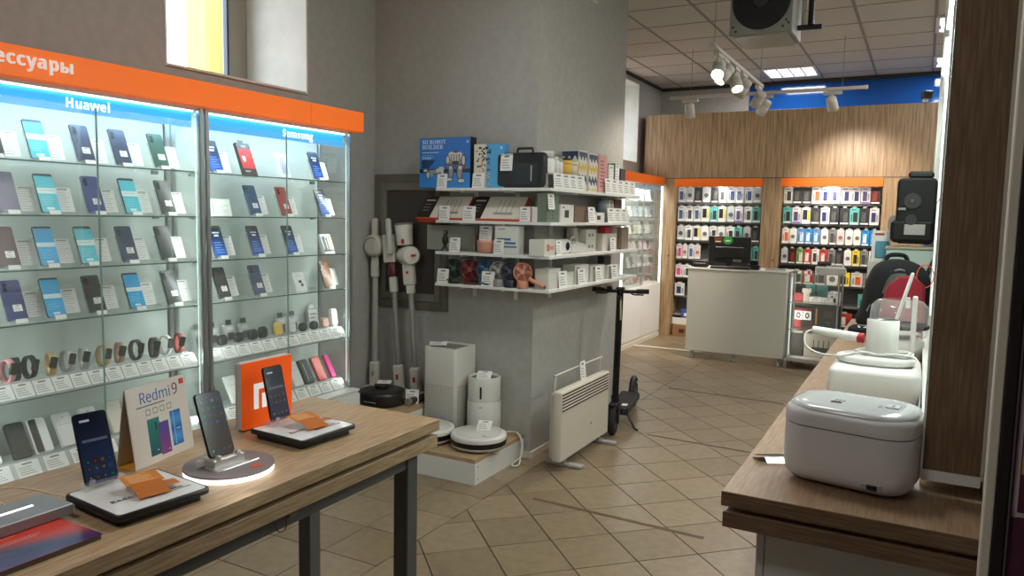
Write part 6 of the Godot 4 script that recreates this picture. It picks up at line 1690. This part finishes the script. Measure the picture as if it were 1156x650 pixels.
func build_overhead() -> void:
	var w := rgb(206, 200, 190, 0.45)
	for k in 2:
		var o := thing("lighting_track", "white ceiling light track hung on wires, %s" % ("running away from the camera" if k == 0 else "parallel to the oak wall"), "light track", Vector3(-1.455, 2.80, -6.67) if k == 0 else Vector3(-1.515, 2.80, -8.045), 0, 0, "hanging light tracks")
		part("rail", Vector3(0, 0, 0), Vector3(0.034, 0.03, 1.9) if k == 0 else Vector3(1.91, 0.03, 0.034), w, o, 0.003)
		for s in [-0.9, 0.9]:
			var p := Vector3(0, 0.255, s) if k == 0 else Vector3(s * 0.82, 0.255, 0)
			part("wire", p, Vector3(0.004, 0.49, 0.004), rgb(150, 148, 144), o)
			part("end_cap", Vector3(p.x, 0.0, p.z) * 1.06 if k == 0 else Vector3(s * 1.05, 0, 0), Vector3(0.04, 0.036, 0.03), w, o, 0.003)
	var a := -1.455
	spot(Vector3(a, 2.785, -5.92), Vector3(0.12, -0.75, 0.85), true, 1.6, "lit track spotlight nearest the camera")
	spot(Vector3(a, 2.785, -6.12), Vector3(-0.45, -0.8, 0.55), true, 1.2, "lit track spotlight second from the camera, aimed left")
	spot(Vector3(a, 2.785, -6.52), Vector3(0.35, -0.85, 0.45), true, 1.6, "lit track spotlight third from the camera, tilted right")
	spot(Vector3(a, 2.785, -6.82), Vector3(-0.5, -0.7, -0.3), true, 1.6, "track spotlight half hidden behind the third lit one")
	spot(Vector3(a, 2.785, -7.50), Vector3(-0.5, -0.75, -0.45), true, 2.0, "track spotlight at the far end of the long track")
	spot(Vector3(-2.26, 2.785, -8.045), Vector3(0.05, -1, -0.35), true, 2.0, "leftmost track spotlight before the oak wall")
	spot(Vector3(-1.50, 2.785, -8.045), Vector3(-0.55, -0.8, -0.35), true, 2.0, "middle track spotlight before the oak wall, tilted left")
	spot(Vector3(-0.86, 2.785, -8.045), Vector3(0.1, -0.62, -1.0), true, 3.6, "rightmost track spotlight before the oak wall")
	# fan heater
	var o := thing("fan_heater", "boxy grey ceiling fan heater with round black grille", "fan heater", Vector3(-1.08, 2.80, -5.71))
	var g := rgb(132, 132, 126, 0.5)
	part("casing", Vector3(0, 0.215, 0), Vector3(0.42, 0.43, 0.40), g, o, 0.006)
	part("tray", Vector3(0, -0.006, -0.01), Vector3(0.36, 0.012, 0.4), rgb(160, 154, 142, 0.5), o, 0.003)
	obj("fan_ring", slab(circle(0.195, 40), 0.2, 0.212, 0.003, Transform3D(Basis(), Vector3(0, 0.225, 0))), rgb(14, 13, 13, 0.6), o)
	var st := mb()
	for r in 8:
		var pts := []
		for k in 36: pts.append(Vector3(cos(TAU * k / 36) * (0.06 + r * 0.018), 0.225 + sin(TAU * k / 36) * (0.06 + r * 0.018), 0.216 - r * 0.0004))
		tube(st, pts, 0.0018, 5, true)
	obj("grille", st, rgb(26, 24, 24, 0.6), o)
	obj("hub", slab(circle(0.055, 24), 0.21, 0.222, 0.004, Transform3D(Basis(), Vector3(0, 0.225, 0))), rgb(30, 28, 28, 0.4), o)
	for p in [Vector2(-0.185, 0.06), Vector2(-0.165, 0.03), Vector2(0.15, 0.04), Vector2(0.17, 0.08), Vector2(0.185, 0.06)]:
		obj("bolt", slab(circle(0.008, 10), 0.0, 0.003, 0.0, Transform3D(Basis(), Vector3(p.x, p.y, 0.2))), M.black, o)
	for k in 2:
		st = mb(); tube(st, curve([Vector3(0.245 + k * 0.05, 0.5, -0.06), Vector3(0.245 + k * 0.05, 0.2, -0.06), Vector3(0.245 + k * 0.05, 0.09, -0.05)], 4), 0.014 + 0.008 * k, 10)
		obj("pipe", st, M.black if k else rgb(170, 166, 160), o)
	st = mb(); tube(st, [Vector3(0.2, 0.075, -0.05), Vector3(0.37, 0.07, -0.05)], 0.018, 10); obj("valve", st, M.black, o)
	for s in [-1, 1]: part("hanger", Vector3(s * 0.17, 0.47, 0), Vector3(0.02, 0.08, 0.02), g, o)
	# ceiling hook and camera
	var h := thing("sprinkler_head", "small metal sprinkler head under the left ceiling tiles", "sprinkler", Vector3(-1.67, 3.25, -5.35))
	st = mb(); lathe(st, [[0.0, 0.0], [0.02, 0.002], [0.02, 0.006], [0.008, 0.01], [0.008, 0.04], [0.022, 0.05], [0.022, 0.053]], 14); obj("head", st, M.alu, h)
	var cm := thing("security_camera", "small security camera above the oak wall's right end", "security camera", Vector3(-0.06, 2.90, -9.42), 20)
	part("body", Vector3(0, 0, 0), Vector3(0.09, 0.08, 0.12), M.black, cm, 0.01)
	part("bracket", Vector3(0, -0.045, -0.03), Vector3(0.05, 0.05, 0.05), M.white, cm, 0.005)
	obj("lens", slab(circle(0.025, 16), 0.06, 0.066, 0.001), M.black_gloss, cm)
	var sc := thing("wall_sensor", "small white sensor high on the pillar's side face", "sensor", Vector3(-2.083, 3.0, -4.895), 90)
	part("housing", Vector3(0, 0, 0.02), Vector3(0.09, 0.06, 0.04), M.white, sc, 0.01)
	part("lens_window", Vector3(0, -0.012, 0.041), Vector3(0.06, 0.025, 0.002), rgb(190, 190, 186, 0.2), sc)

# ---------------------------------------------------------------- counter on the right
func build_counter() -> void:
	var c := thing("side_counter", "long oak-topped counter with white cabinets along the right wall", "counter")
	slab_top(c, Vector2(-0.357, -5.1), Vector2(0.152, -1.652), 0.92, false)
	part("base_cabinet", Vector3(-0.075, 0.43, -3.4), Vector3(0.40, 0.80, 3.3), rgb(206, 203, 200, 0.5), c, 0.002)
	for k in 6:
		part("cabinet_door", Vector3(-0.285, 0.43, -2.02 - k * 0.55), Vector3(0.018, 0.76, 0.545), rgb(206, 203, 200, 0.5), c, 0.002)
	part("plinth", Vector3(-0.05, 0.02, -3.4), Vector3(0.38, 0.04, 3.28), M.dark_trim, c)
	# raised wall showcase: oak end panel, white edges, light behind
	var w := thing("wall_showcase", "tall oak-ended wall showcase standing over the right counter", "showcase")
	part("end_panel", Vector3(0.0855, 2.13, -1.87), Vector3(0.109, 2.30, 0.02), M.oak_panel, w, 0.001)
	part("bottom_edge", Vector3(0.0855, 0.968, -1.87), Vector3(0.111, 0.024, 0.022), M.white, w)
	part("front_edge", Vector3(0.0285, 2.12, -1.87), Vector3(0.004, 2.32, 0.022), M.white, w)
	part("bottom_board", Vector3(0.089, 0.97, -3.5), Vector3(0.12, 0.02, 3.2), M.white, w)
	part("back_panel", Vector3(0.147, 2.13, -3.5), Vector3(0.012, 2.3, 3.2), M.white, w)
	for z in [-2.75, -3.6, -4.4]:
		part("divider", Vector3(0.095, 2.13, z), Vector3(0.09, 2.28, 0.018), M.white, w)
		part("light_strip", Vector3(0.06, 1.75, z + 0.014), Vector3(0.012, 1.4, 0.008), M.led_soft, w)
	part("far_end_panel", Vector3(0.0855, 2.13, -5.09), Vector3(0.109, 2.30, 0.02), M.white, w)
	part("light_strip", Vector3(0.05, 1.7, -1.886), Vector3(0.012, 1.35, 0.008), M.led_soft, w)
	for k in 4:
		part("glass_shelf", Vector3(0.09, 1.28 + k * 0.32, -3.48), Vector3(0.10, 0.006, 3.15), M.glass_shelf, w)
	area("wall_showcase_lamp", Vector3(0.04, 1.62, -2.05), Vector2(0.05, 1.25), Vector3(-0.7, -0.45, -0.55), 0.45, Color(0.9, 1.0, 0.95))
	area("wall_showcase_lamp", Vector3(0.05, 1.7, -2.72), Vector2(0.03, 1.3), Vector3(-0.6, -0.4, 0.8), 0.6, Color(0.92, 1.0, 0.96))
	for z in [-3.2, -4.3]:  # downlights added to brighten the counter goods, not known fittings
		part("added_light_strip", Vector3(0.045, 2.32, z), Vector3(0.03, 0.012, 0.9), M.led_soft, w)
		area("wall_showcase_lamp", Vector3(0.03, 2.305, z), Vector2(0.9, 0.05), Vector3(0.05, -1, 0), 1.0, Color(0.95, 1.0, 0.97))
	# frame and purple board
	var d := thing("poster_board", "dark purple poster board with lilac outline at the right edge", "poster", Vector3(0.145, 0, -1.60))
	part("cream_trim", Vector3(-0.009, 1.65, 0.0), Vector3(0.016, 3.28, 0.04), M.cream, d, 0.002)
	part("dark_frame", Vector3(0.009, 1.65, 0.006), Vector3(0.02, 3.28, 0.03), rgb(26, 18, 22, 0.4), d, 0.003)
	part("frame_bead", Vector3(0.0215, 1.65, 0.012), Vector3(0.003, 3.28, 0.012), rgb(96, 88, 92, 0.4), d)
	part("sheet", Vector3(0.36, 1.65, 0.0), Vector3(0.672, 3.28, 0.012), rgb(78, 30, 60, 0.6), d)
	part("outline", Vector3(0.031, 2.05, 0.0066), Vector3(0.008, 2.11, 0.0012), rgb(188, 170, 186, 0.6), d)
	part("outline", Vector3(0.33, 1.0, 0.0066), Vector3(0.606, 0.008, 0.0012), rgb(188, 170, 186, 0.6), d)
	part("yellow_block", Vector3(0.08, 1.108, 0.0066), Vector3(0.086, 0.066, 0.0012), rgb(226, 156, 34, 0.6), d)

func build_counter_things() -> void:
	cooker()
	var o := thing("foil_tag", "crumpled silver price tag beside the rice cooker", "price tag", Vector3(-0.295, 0.92, -1.95), 30)
	part("leaf", Vector3(0, 0.010, 0), Vector3(0.10, 0.0008, 0.035), rgb(190, 196, 196, 0.25, 0.4), o, 0, 24)
	part("leaf", Vector3(0.01, 0.006, 0.028), Vector3(0.085, 0.0008, 0.026), rgb(206, 210, 210, 0.25, 0.4), o, 0, -24)
	# white oval device with vents, cables, steamer
	var w := rgb(222, 220, 216, 0.4)
	o = thing("white_appliance_base", "large rounded white appliance behind the rice cooker", "appliance", Vector3(-0.115, 0.92, -2.86))
	var up := Transform3D(Basis(Vector3.RIGHT, Vector3.FORWARD, Vector3.UP), Vector3.ZERO)
	var st := mb(); loft(st, rrect(0.275, 0.34, 0.03, 6), [[0.012, 0.0], [0.002, 0.012], [0.0, 0.03], [0.0, 0.10], [0.006, 0.112], [0.02, 0.118]], up)
	obj("body", st, w, o)
	st = mb()
	for k in 9: bx(st, Vector3(0.06 + k * 0.006, 0.1185, 0.03), Vector3(0.0025, 0.001, 0.09))
	obj("vent", st, rgb(150, 150, 146), o)
	o = thing("white_oval_dock", "flat oval white dock on top of the rounded appliance", "dock", Vector3(-0.118, 1.0385, -2.83))
	st = mb(); loft(st, circle(0.125, 32, 1.0, 0.62), [[0.014, 0.0], [0.004, 0.006], [0.0, 0.016], [0.004, 0.026], [0.02, 0.032]], up)
	obj("body", st, w, o)
	st = mb()
	for k in 4:
		var pts := []
		for j in 30: pts.append(Vector3(0.025 + cos(TAU * j / 30) * (0.075 + 0.005 * k), 0.036 + 0.006 * (k % 2) + 0.003 * sin(j * 0.9 + k), sin(TAU * j / 30) * (0.042 + 0.004 * k)))
		tube(st, pts, 0.0032, 6, true)
	obj("coiled_cable", st, w, o)
	st = mb(); tube(st, curve([Vector3(0.1, 0.04, 0.02), Vector3(0.125, 0.035, 0.05), Vector3(0.14, -0.01, 0.09), Vector3(0.142, -0.08, 0.12), Vector3(0.14, -0.112, 0.15)], 5), 0.0032, 6); obj("cable_tail", st, w, o)
	o = thing("white_cylinder_blender", "white cylinder with dark top standing on the oval dock", "appliance", Vector3(-0.10, 1.0718, -2.83))
	st = mb(); lathe(st, [[0.0, 0.0], [0.048, 0.0], [0.05, 0.003], [0.05, 0.118], [0.047, 0.121]], 32); obj("body", st, w, o)
	st = mb(); lathe(st, [[0.047, 0.12], [0.045, 0.1175], [0.0, 0.117]], 28); obj("top_plate", st, rgb(84, 84, 84, 0.3), o)
	o = thing("hair_styler", "white styling wand with red ring lying beside the cylinder", "hair styler", Vector3(-0.155, 1.122, -2.835), 0)
	st = mb(); lathe(st, [[0.0, 0.0], [0.017, 0.0], [0.0175, 0.004], [0.0175, 0.02], [0.016, 0.024]], 20, Transform3D(Basis(Vector3(0, 0, 1), PI / 2), Vector3.ZERO)); obj("red_ring", st, M.red, o)
	st = mb(); lathe(st, [[0.016, 0.02], [0.0155, 0.03], [0.014, 0.165], [0.012, 0.17], [0.0, 0.17]], 20, Transform3D(Basis(Vector3(0, 0, 1), PI / 2 - 0.09), Vector3.ZERO)); obj("barrel", st, w, o)
	st = mb(); tube(st, curve([Vector3(-0.168, 0.014, 0), Vector3(-0.19, 0.0, 0.005), Vector3(-0.185, -0.04, 0.02), Vector3(-0.14, -0.062, 0.03), Vector3(-0.07, -0.06, 0.05), Vector3(0.0, -0.04, 0.055), Vector3(0.05, -0.045, 0.05)], 6), 0.0036, 8); obj("cord", st, w, o)
	# white stick lamps with red loop
	o = thing("white_desk_lamp", "white folding stick lamp with two slim arms", "lamp", Vector3(-0.02, 0.92, -3.16), 0)
	obj("base", slab(rrect(0.1, 0.1, 0.02, 4), 0.0, 0.012, 0.003, Transform3D(Basis(Vector3.RIGHT, Vector3.FORWARD, Vector3.UP), Vector3.ZERO)), w, o)
	part("upright", Vector3(0.01, 0.17, 0), Vector3(0.018, 0.32, 0.012), w, o, 0.004)
	var ar := part("arm", Vector3(-0.035, 0.29, 0.0), Vector3(0.013, 0.26, 0.01), w, o, 0.004)
	ar.rotation_degrees = Vector3(0, 0, -14)
	o = thing("red_cord_loop", "thin red cord loop at the tip of the stick lamp", "cord", Vector3(-0.004, 1.335, -3.16))
	st = mb()
	var lp := []
	for k in 20: lp.append(Vector3(0.02 + cos(PI * 1.1 - TAU * 0.78 * k / 19) * 0.028, -0.01 + sin(PI * 1.1 - TAU * 0.78 * k / 19) * 0.042, 0))
	tube(st, lp, 0.002, 6); obj("loop", st, rgb(214, 74, 52), o)
	# glass kettle
	o = thing("glass_kettle", "clear glass jug appliance with white base", "kettle", Vector3(-0.07, 0.92, -3.72))
	o.scale = Vector3(1.06, 1.08, 1.06)
	st = mb(); lathe(st, [[0.0, 0.0], [0.09, 0.0], [0.1, 0.01], [0.1, 0.075], [0.092, 0.085], [0.0, 0.086]], 32); obj("base", st, w, o)
	st = mb(); lathe(st, [[0.085, 0.086], [0.108, 0.10], [0.112, 0.16], [0.108, 0.215], [0.085, 0.24], [0.06, 0.245]], 32); obj("glass_jug", st, glass(Color(0.92, 0.95, 0.94), 0.16), o)
	st = mb(); lathe(st, [[0.0, 0.112], [0.07, 0.112], [0.085, 0.106], [0.07, 0.1], [0.0, 0.1]], 28); obj("inner_plate", st, rgb(190, 190, 186), o)
	st = mb(); lathe(st, [[0.09, 0.128], [0.094, 0.132], [0.094, 0.142], [0.09, 0.146]], 28, Transform3D(Basis(), Vector3(0.02, 0, 0))); obj("dark_ring", st, M.black, o)
	# backpack with red pouch
	backpack()
	o = thing("black_pouch", "black cloth pouch lying on the counter before the backpack", "pouch", Vector3(-0.255, 0.92, -4.42), 0)
	st = mb(); loft(st, circle(0.075, 20, 1.0, 0.75), [[0.015, 0.0], [0.0, 0.012], [0.008, 0.035], [0.03, 0.05]], up); obj("body", st, M.black_fabric, o)
	part("white_tag", Vector3(0.0, 0.045, 0.03), Vector3(0.04, 0.002, 0.02), M.paper, o, 0, -30)
	# mint box with boombox
	o = thing("mint_box", "pale mint storage box under the black party speaker", "box", Vector3(-0.06, 0.92, -4.93))
	part("carton", Vector3(0, 0.225, 0), Vector3(0.24, 0.45, 0.28), rgb(178, 196, 184, 0.5), o, 0.003)
	part("lid", Vector3(0, 0.458, 0), Vector3(0.25, 0.016, 0.29), rgb(160, 150, 120, 0.5), o, 0.002)
	o = thing("party_speaker", "tall black portable party speaker on the mint box", "speaker", Vector3(-0.045, 1.387, -4.93))
	obj("speaker_cabinet", slab(rrect(0.2, 0.37, 0.03, 5), -0.1, 0.1, 0.012, Transform3D(Basis(), Vector3(0, 0.2, 0))), rgb(6, 6, 7, 0.75), o)
	part("top_handle", Vector3(0.015, 0.405, 0), Vector3(0.13, 0.04, 0.1), M.black, o, 0.012)
	part("lower_bulge", Vector3(-0.012, 0.085, 0.01), Vector3(0.22, 0.13, 0.2), rgb(6, 6, 7, 0.75), o, 0.02)
	obj("woofer", slab(circle(0.045, 28), 0.0, 0.005, 0.002, Transform3D(Basis(), Vector3(-0.02, 0.255, 0.1))), rgb(44, 43, 43, 0.4), o)
	obj("woofer_cap", slab(circle(0.012, 16), 0.004, 0.009, 0.002, Transform3D(Basis(), Vector3(-0.02, 0.255, 0.1))), rgb(80, 78, 76, 0.3), o)
	obj("lower_woofer", slab(circle(0.03, 24), 0.0, 0.004, 0.001, Transform3D(Basis(), Vector3(-0.02, 0.15, 0.111))), rgb(40, 39, 39, 0.4), o)
	part("silver_plate", Vector3(0.0, 0.095, 0.112), Vector3(0.105, 0.06, 0.004), rgb(166, 162, 158, 0.35, 0.4), o, 0.002)
	part("handle_clip", Vector3(-0.07, 0.21, 0.104), Vector3(0.04, 0.014, 0.008), rgb(150, 148, 144, 0.3, 0.5), o, 0.002)
	obj("side_cone", slab(circle(0.05, 24), 0.0, 0.02, 0.006, Transform3D(Basis(Vector3.UP, -PI / 2 + 0.4), Vector3(-0.105, 0.125, 0.03))), rgb(150, 148, 146, 0.35), o)
	o = thing("blue_blister_pack", "white and blue blister pack beside the mint box", "package", Vector3(-0.215, 1.29, -4.96), 0)
	part("pack_card", Vector3(0, 0.09, 0), Vector3(0.1, 0.18, 0.02), M.white, o, 0.002)
	part("blister", Vector3(0.006, 0.07, 0.012), Vector3(0.07, 0.1, 0.012), rgb(84, 140, 160, 0.25), o, 0.004)
	part("red_mark", Vector3(-0.01, 0.16, 0.0105), Vector3(0.05, 0.012, 0.001), M.red, o)
	o = thing("carton_stack", "plain white carton standing beside the mint box", "box", Vector3(-0.235, 0.92, -4.97), 0)
	part("carton", Vector3(0, 0.185, 0), Vector3(0.085, 0.37, 0.12), rgb(196, 192, 184), o, 0.002)
	part("tape", Vector3(0, 0.3705, 0), Vector3(0.03, 0.001, 0.12), rgb(170, 150, 120), o)

func cooker() -> void:
	var o := thing("rice_cooker", "rounded white multi rice cooker with glossy lid on the right counter", "rice cooker", Vector3(-0.113, 0.92, -1.885), -10)
	o.scale = Vector3(1.07, 1.14, 1.05)
	var up := Transform3D(Basis(Vector3.RIGHT, Vector3.FORWARD, Vector3.UP), Vector3.ZERO)
	var w := rgb(214, 210, 210, 0.4)
	var out := rrect(0.262, 0.205, 0.062, 8)
	var st := mb(); loft(st, out, [[0.036, 0.004], [0.017, 0.008], [0.006, 0.018], [0.001, 0.034], [0.0, 0.06], [0.0, 0.118]], up)
	obj("body", st, w, o)
	st = mb(); loft(st, out, [[0.003, 0.118], [0.003, 0.1205]], up)
	obj("seam", st, rgb(96, 94, 96, 0.5), o)
	st = mb(); loft(st, out, [[0.0, 0.1205], [-0.0005, 0.125], [0.0, 0.142], [0.004, 0.15], [0.012, 0.155]], up)
	var lid := obj("lid", st, w, o)
	st = mb(); loft(st, rrect(0.25, 0.193, 0.066, 8), [[0.0, 0.153], [0.002, 0.158], [0.012, 0.162], [0.03, 0.163]], up)
	obj("lid_cover", st, rgb(200, 202, 204, 0.08), lid)
	part("control_panel", Vector3(-0.03, 0.1635, 0.035), Vector3(0.022, 0.001, 0.011), M.black_gloss, lid)
	for k in 3: part("icon_row", Vector3(-0.036 + k * 0.008, 0.1635, 0.012), Vector3(0.004, 0.0008, 0.018 - k * 0.003), rgb(110, 110, 112), lid)
	part("steam_vent", Vector3(0.075, 0.1645, 0.0), Vector3(0.026, 0.003, 0.03), rgb(214, 214, 214, 0.2), lid, 0.001)
	for s in [-1, 1]: part("vent_hole", Vector3(0.075, 0.1662, s * 0.005), Vector3(0.005, 0.0008, 0.004), M.black, lid)
	part("maker_text", Vector3(0.052, 0.1635, 0.01), Vector3(0.006, 0.0006, 0.02), rgb(120, 120, 122), lid)
	part("power_socket", Vector3(0.062, 0.024, 0.092), Vector3(0.042, 0.017, 0.016), rgb(170, 168, 168, 0.5), o, 0.003, -14)
	part("socket_hole", Vector3(0.064, 0.023, 0.1), Vector3(0.02, 0.011, 0.003), M.black, o, 0.001, -14)
	for s in [-1, 1]: part("foot", Vector3(s * 0.07, 0.003, 0.02), Vector3(0.03, 0.006, 0.08), rgb(120, 118, 118), o)

func backpack() -> void:
	var o := thing("backpack", "large black backpack standing on the counter", "backpack", Vector3(-0.11, 0.934, -4.62), 12)
	var pr := PackedVector2Array()
	for p in [[-0.165, 0.0], [0.16, 0.0], [0.175, 0.06], [0.17, 0.22], [0.15, 0.31], [0.1, 0.365], [0.02, 0.385], [-0.05, 0.38], [-0.11, 0.345], [-0.145, 0.26], [-0.165, 0.14]]: pr.append(Vector2(p[0], p[1]))
	var sm := PackedVector2Array()
	for i in pr.size():
		for k in 4: sm.append(pr[i].cubic_interpolate(pr[(i + 1) % pr.size()], pr[(i - 1 + pr.size()) % pr.size()], pr[(i + 2) % pr.size()], k / 4.0))
	var st := mb(); loft(st, sm, [[0.03, -0.12], [0.008, -0.10], [0.0, -0.04], [0.004, 0.03], [0.03, 0.075], [0.07, 0.09]]); obj("bag_body", st, M.black_fabric, o)
	var pts := []
	for k in 15: pts.append(Vector3(-0.15 + 0.29 * k / 14.0, 0.10 + sin(PI * k / 14.0) * 0.235, 0.083 - 0.02 * absf(k - 7) / 7.0))
	st = mb(); tube(st, pts, 0.006, 8); obj("piping", st, rgb(120, 118, 116, 0.6), o)
	st = mb(); tube(st, curve([Vector3(-0.05, 0.375, -0.07), Vector3(-0.03, 0.405, -0.075), Vector3(0.04, 0.405, -0.075), Vector3(0.06, 0.375, -0.07)], 4), 0.012, 8); obj("top_handle", st, M.black_fabric, o)
	st = mb(); tube(st, curve([Vector3(0.15, 0.3, -0.03), Vector3(0.19, 0.4, -0.03), Vector3(0.205, 0.3, -0.02), Vector3(0.2, 0.1, -0.02), Vector3(0.185, 0.02, 0.0)], 5), 0.012, 8); obj("shoulder_strap", st, M.black, o)
	st = mb()
	var pocket := PackedVector2Array()
	for p in [[-0.12, 0.02], [0.13, 0.02], [0.135, 0.12], [0.1, 0.2], [0.0, 0.235], [-0.08, 0.2], [-0.12, 0.12]]: pocket.append(Vector2(p[0], p[1]))
	loft(st, pocket, [[0.0, 0.06], [0.0, 0.085], [0.02, 0.105]]); obj("front_pocket", st, rgb(18, 18, 20, 0.95), o)
	var r := thing("red_pouch", "dark red fabric pouch leaning on the backpack", "pouch", Vector3(-0.065, 0.92, -4.38), 8, 10)
	r.scale = Vector3(1.12, 1.17, 1.0)
	st = mb()
	var rp := PackedVector2Array()
	for p in [[-0.1, 0.0], [0.09, 0.0], [0.095, 0.1], [0.09, 0.24], [0.04, 0.285], [-0.02, 0.28], [-0.07, 0.235], [-0.098, 0.12]]: rp.append(Vector2(p[0], p[1]))
	loft(st, rp, [[0.012, -0.04], [0.0, -0.03], [0.0, -0.012], [0.014, 0.0]]); obj("body", st, rgb(140, 20, 38, 0.8), r)
	st = mb(); tube(st, [Vector3(-0.09, 0.12, -0.004), Vector3(-0.062, 0.226, -0.004), Vector3(-0.018, 0.268, -0.004), Vector3(0.036, 0.272, -0.004), Vector3(0.08, 0.234, -0.004)], 0.004, 6); obj("zip_seam", st, rgb(104, 14, 28, 0.7), r)
	part("white_key_ring", Vector3(0.02, 0.16, 0.004), Vector3(0.02, 0.05, 0.006), M.white, r, 0.003)
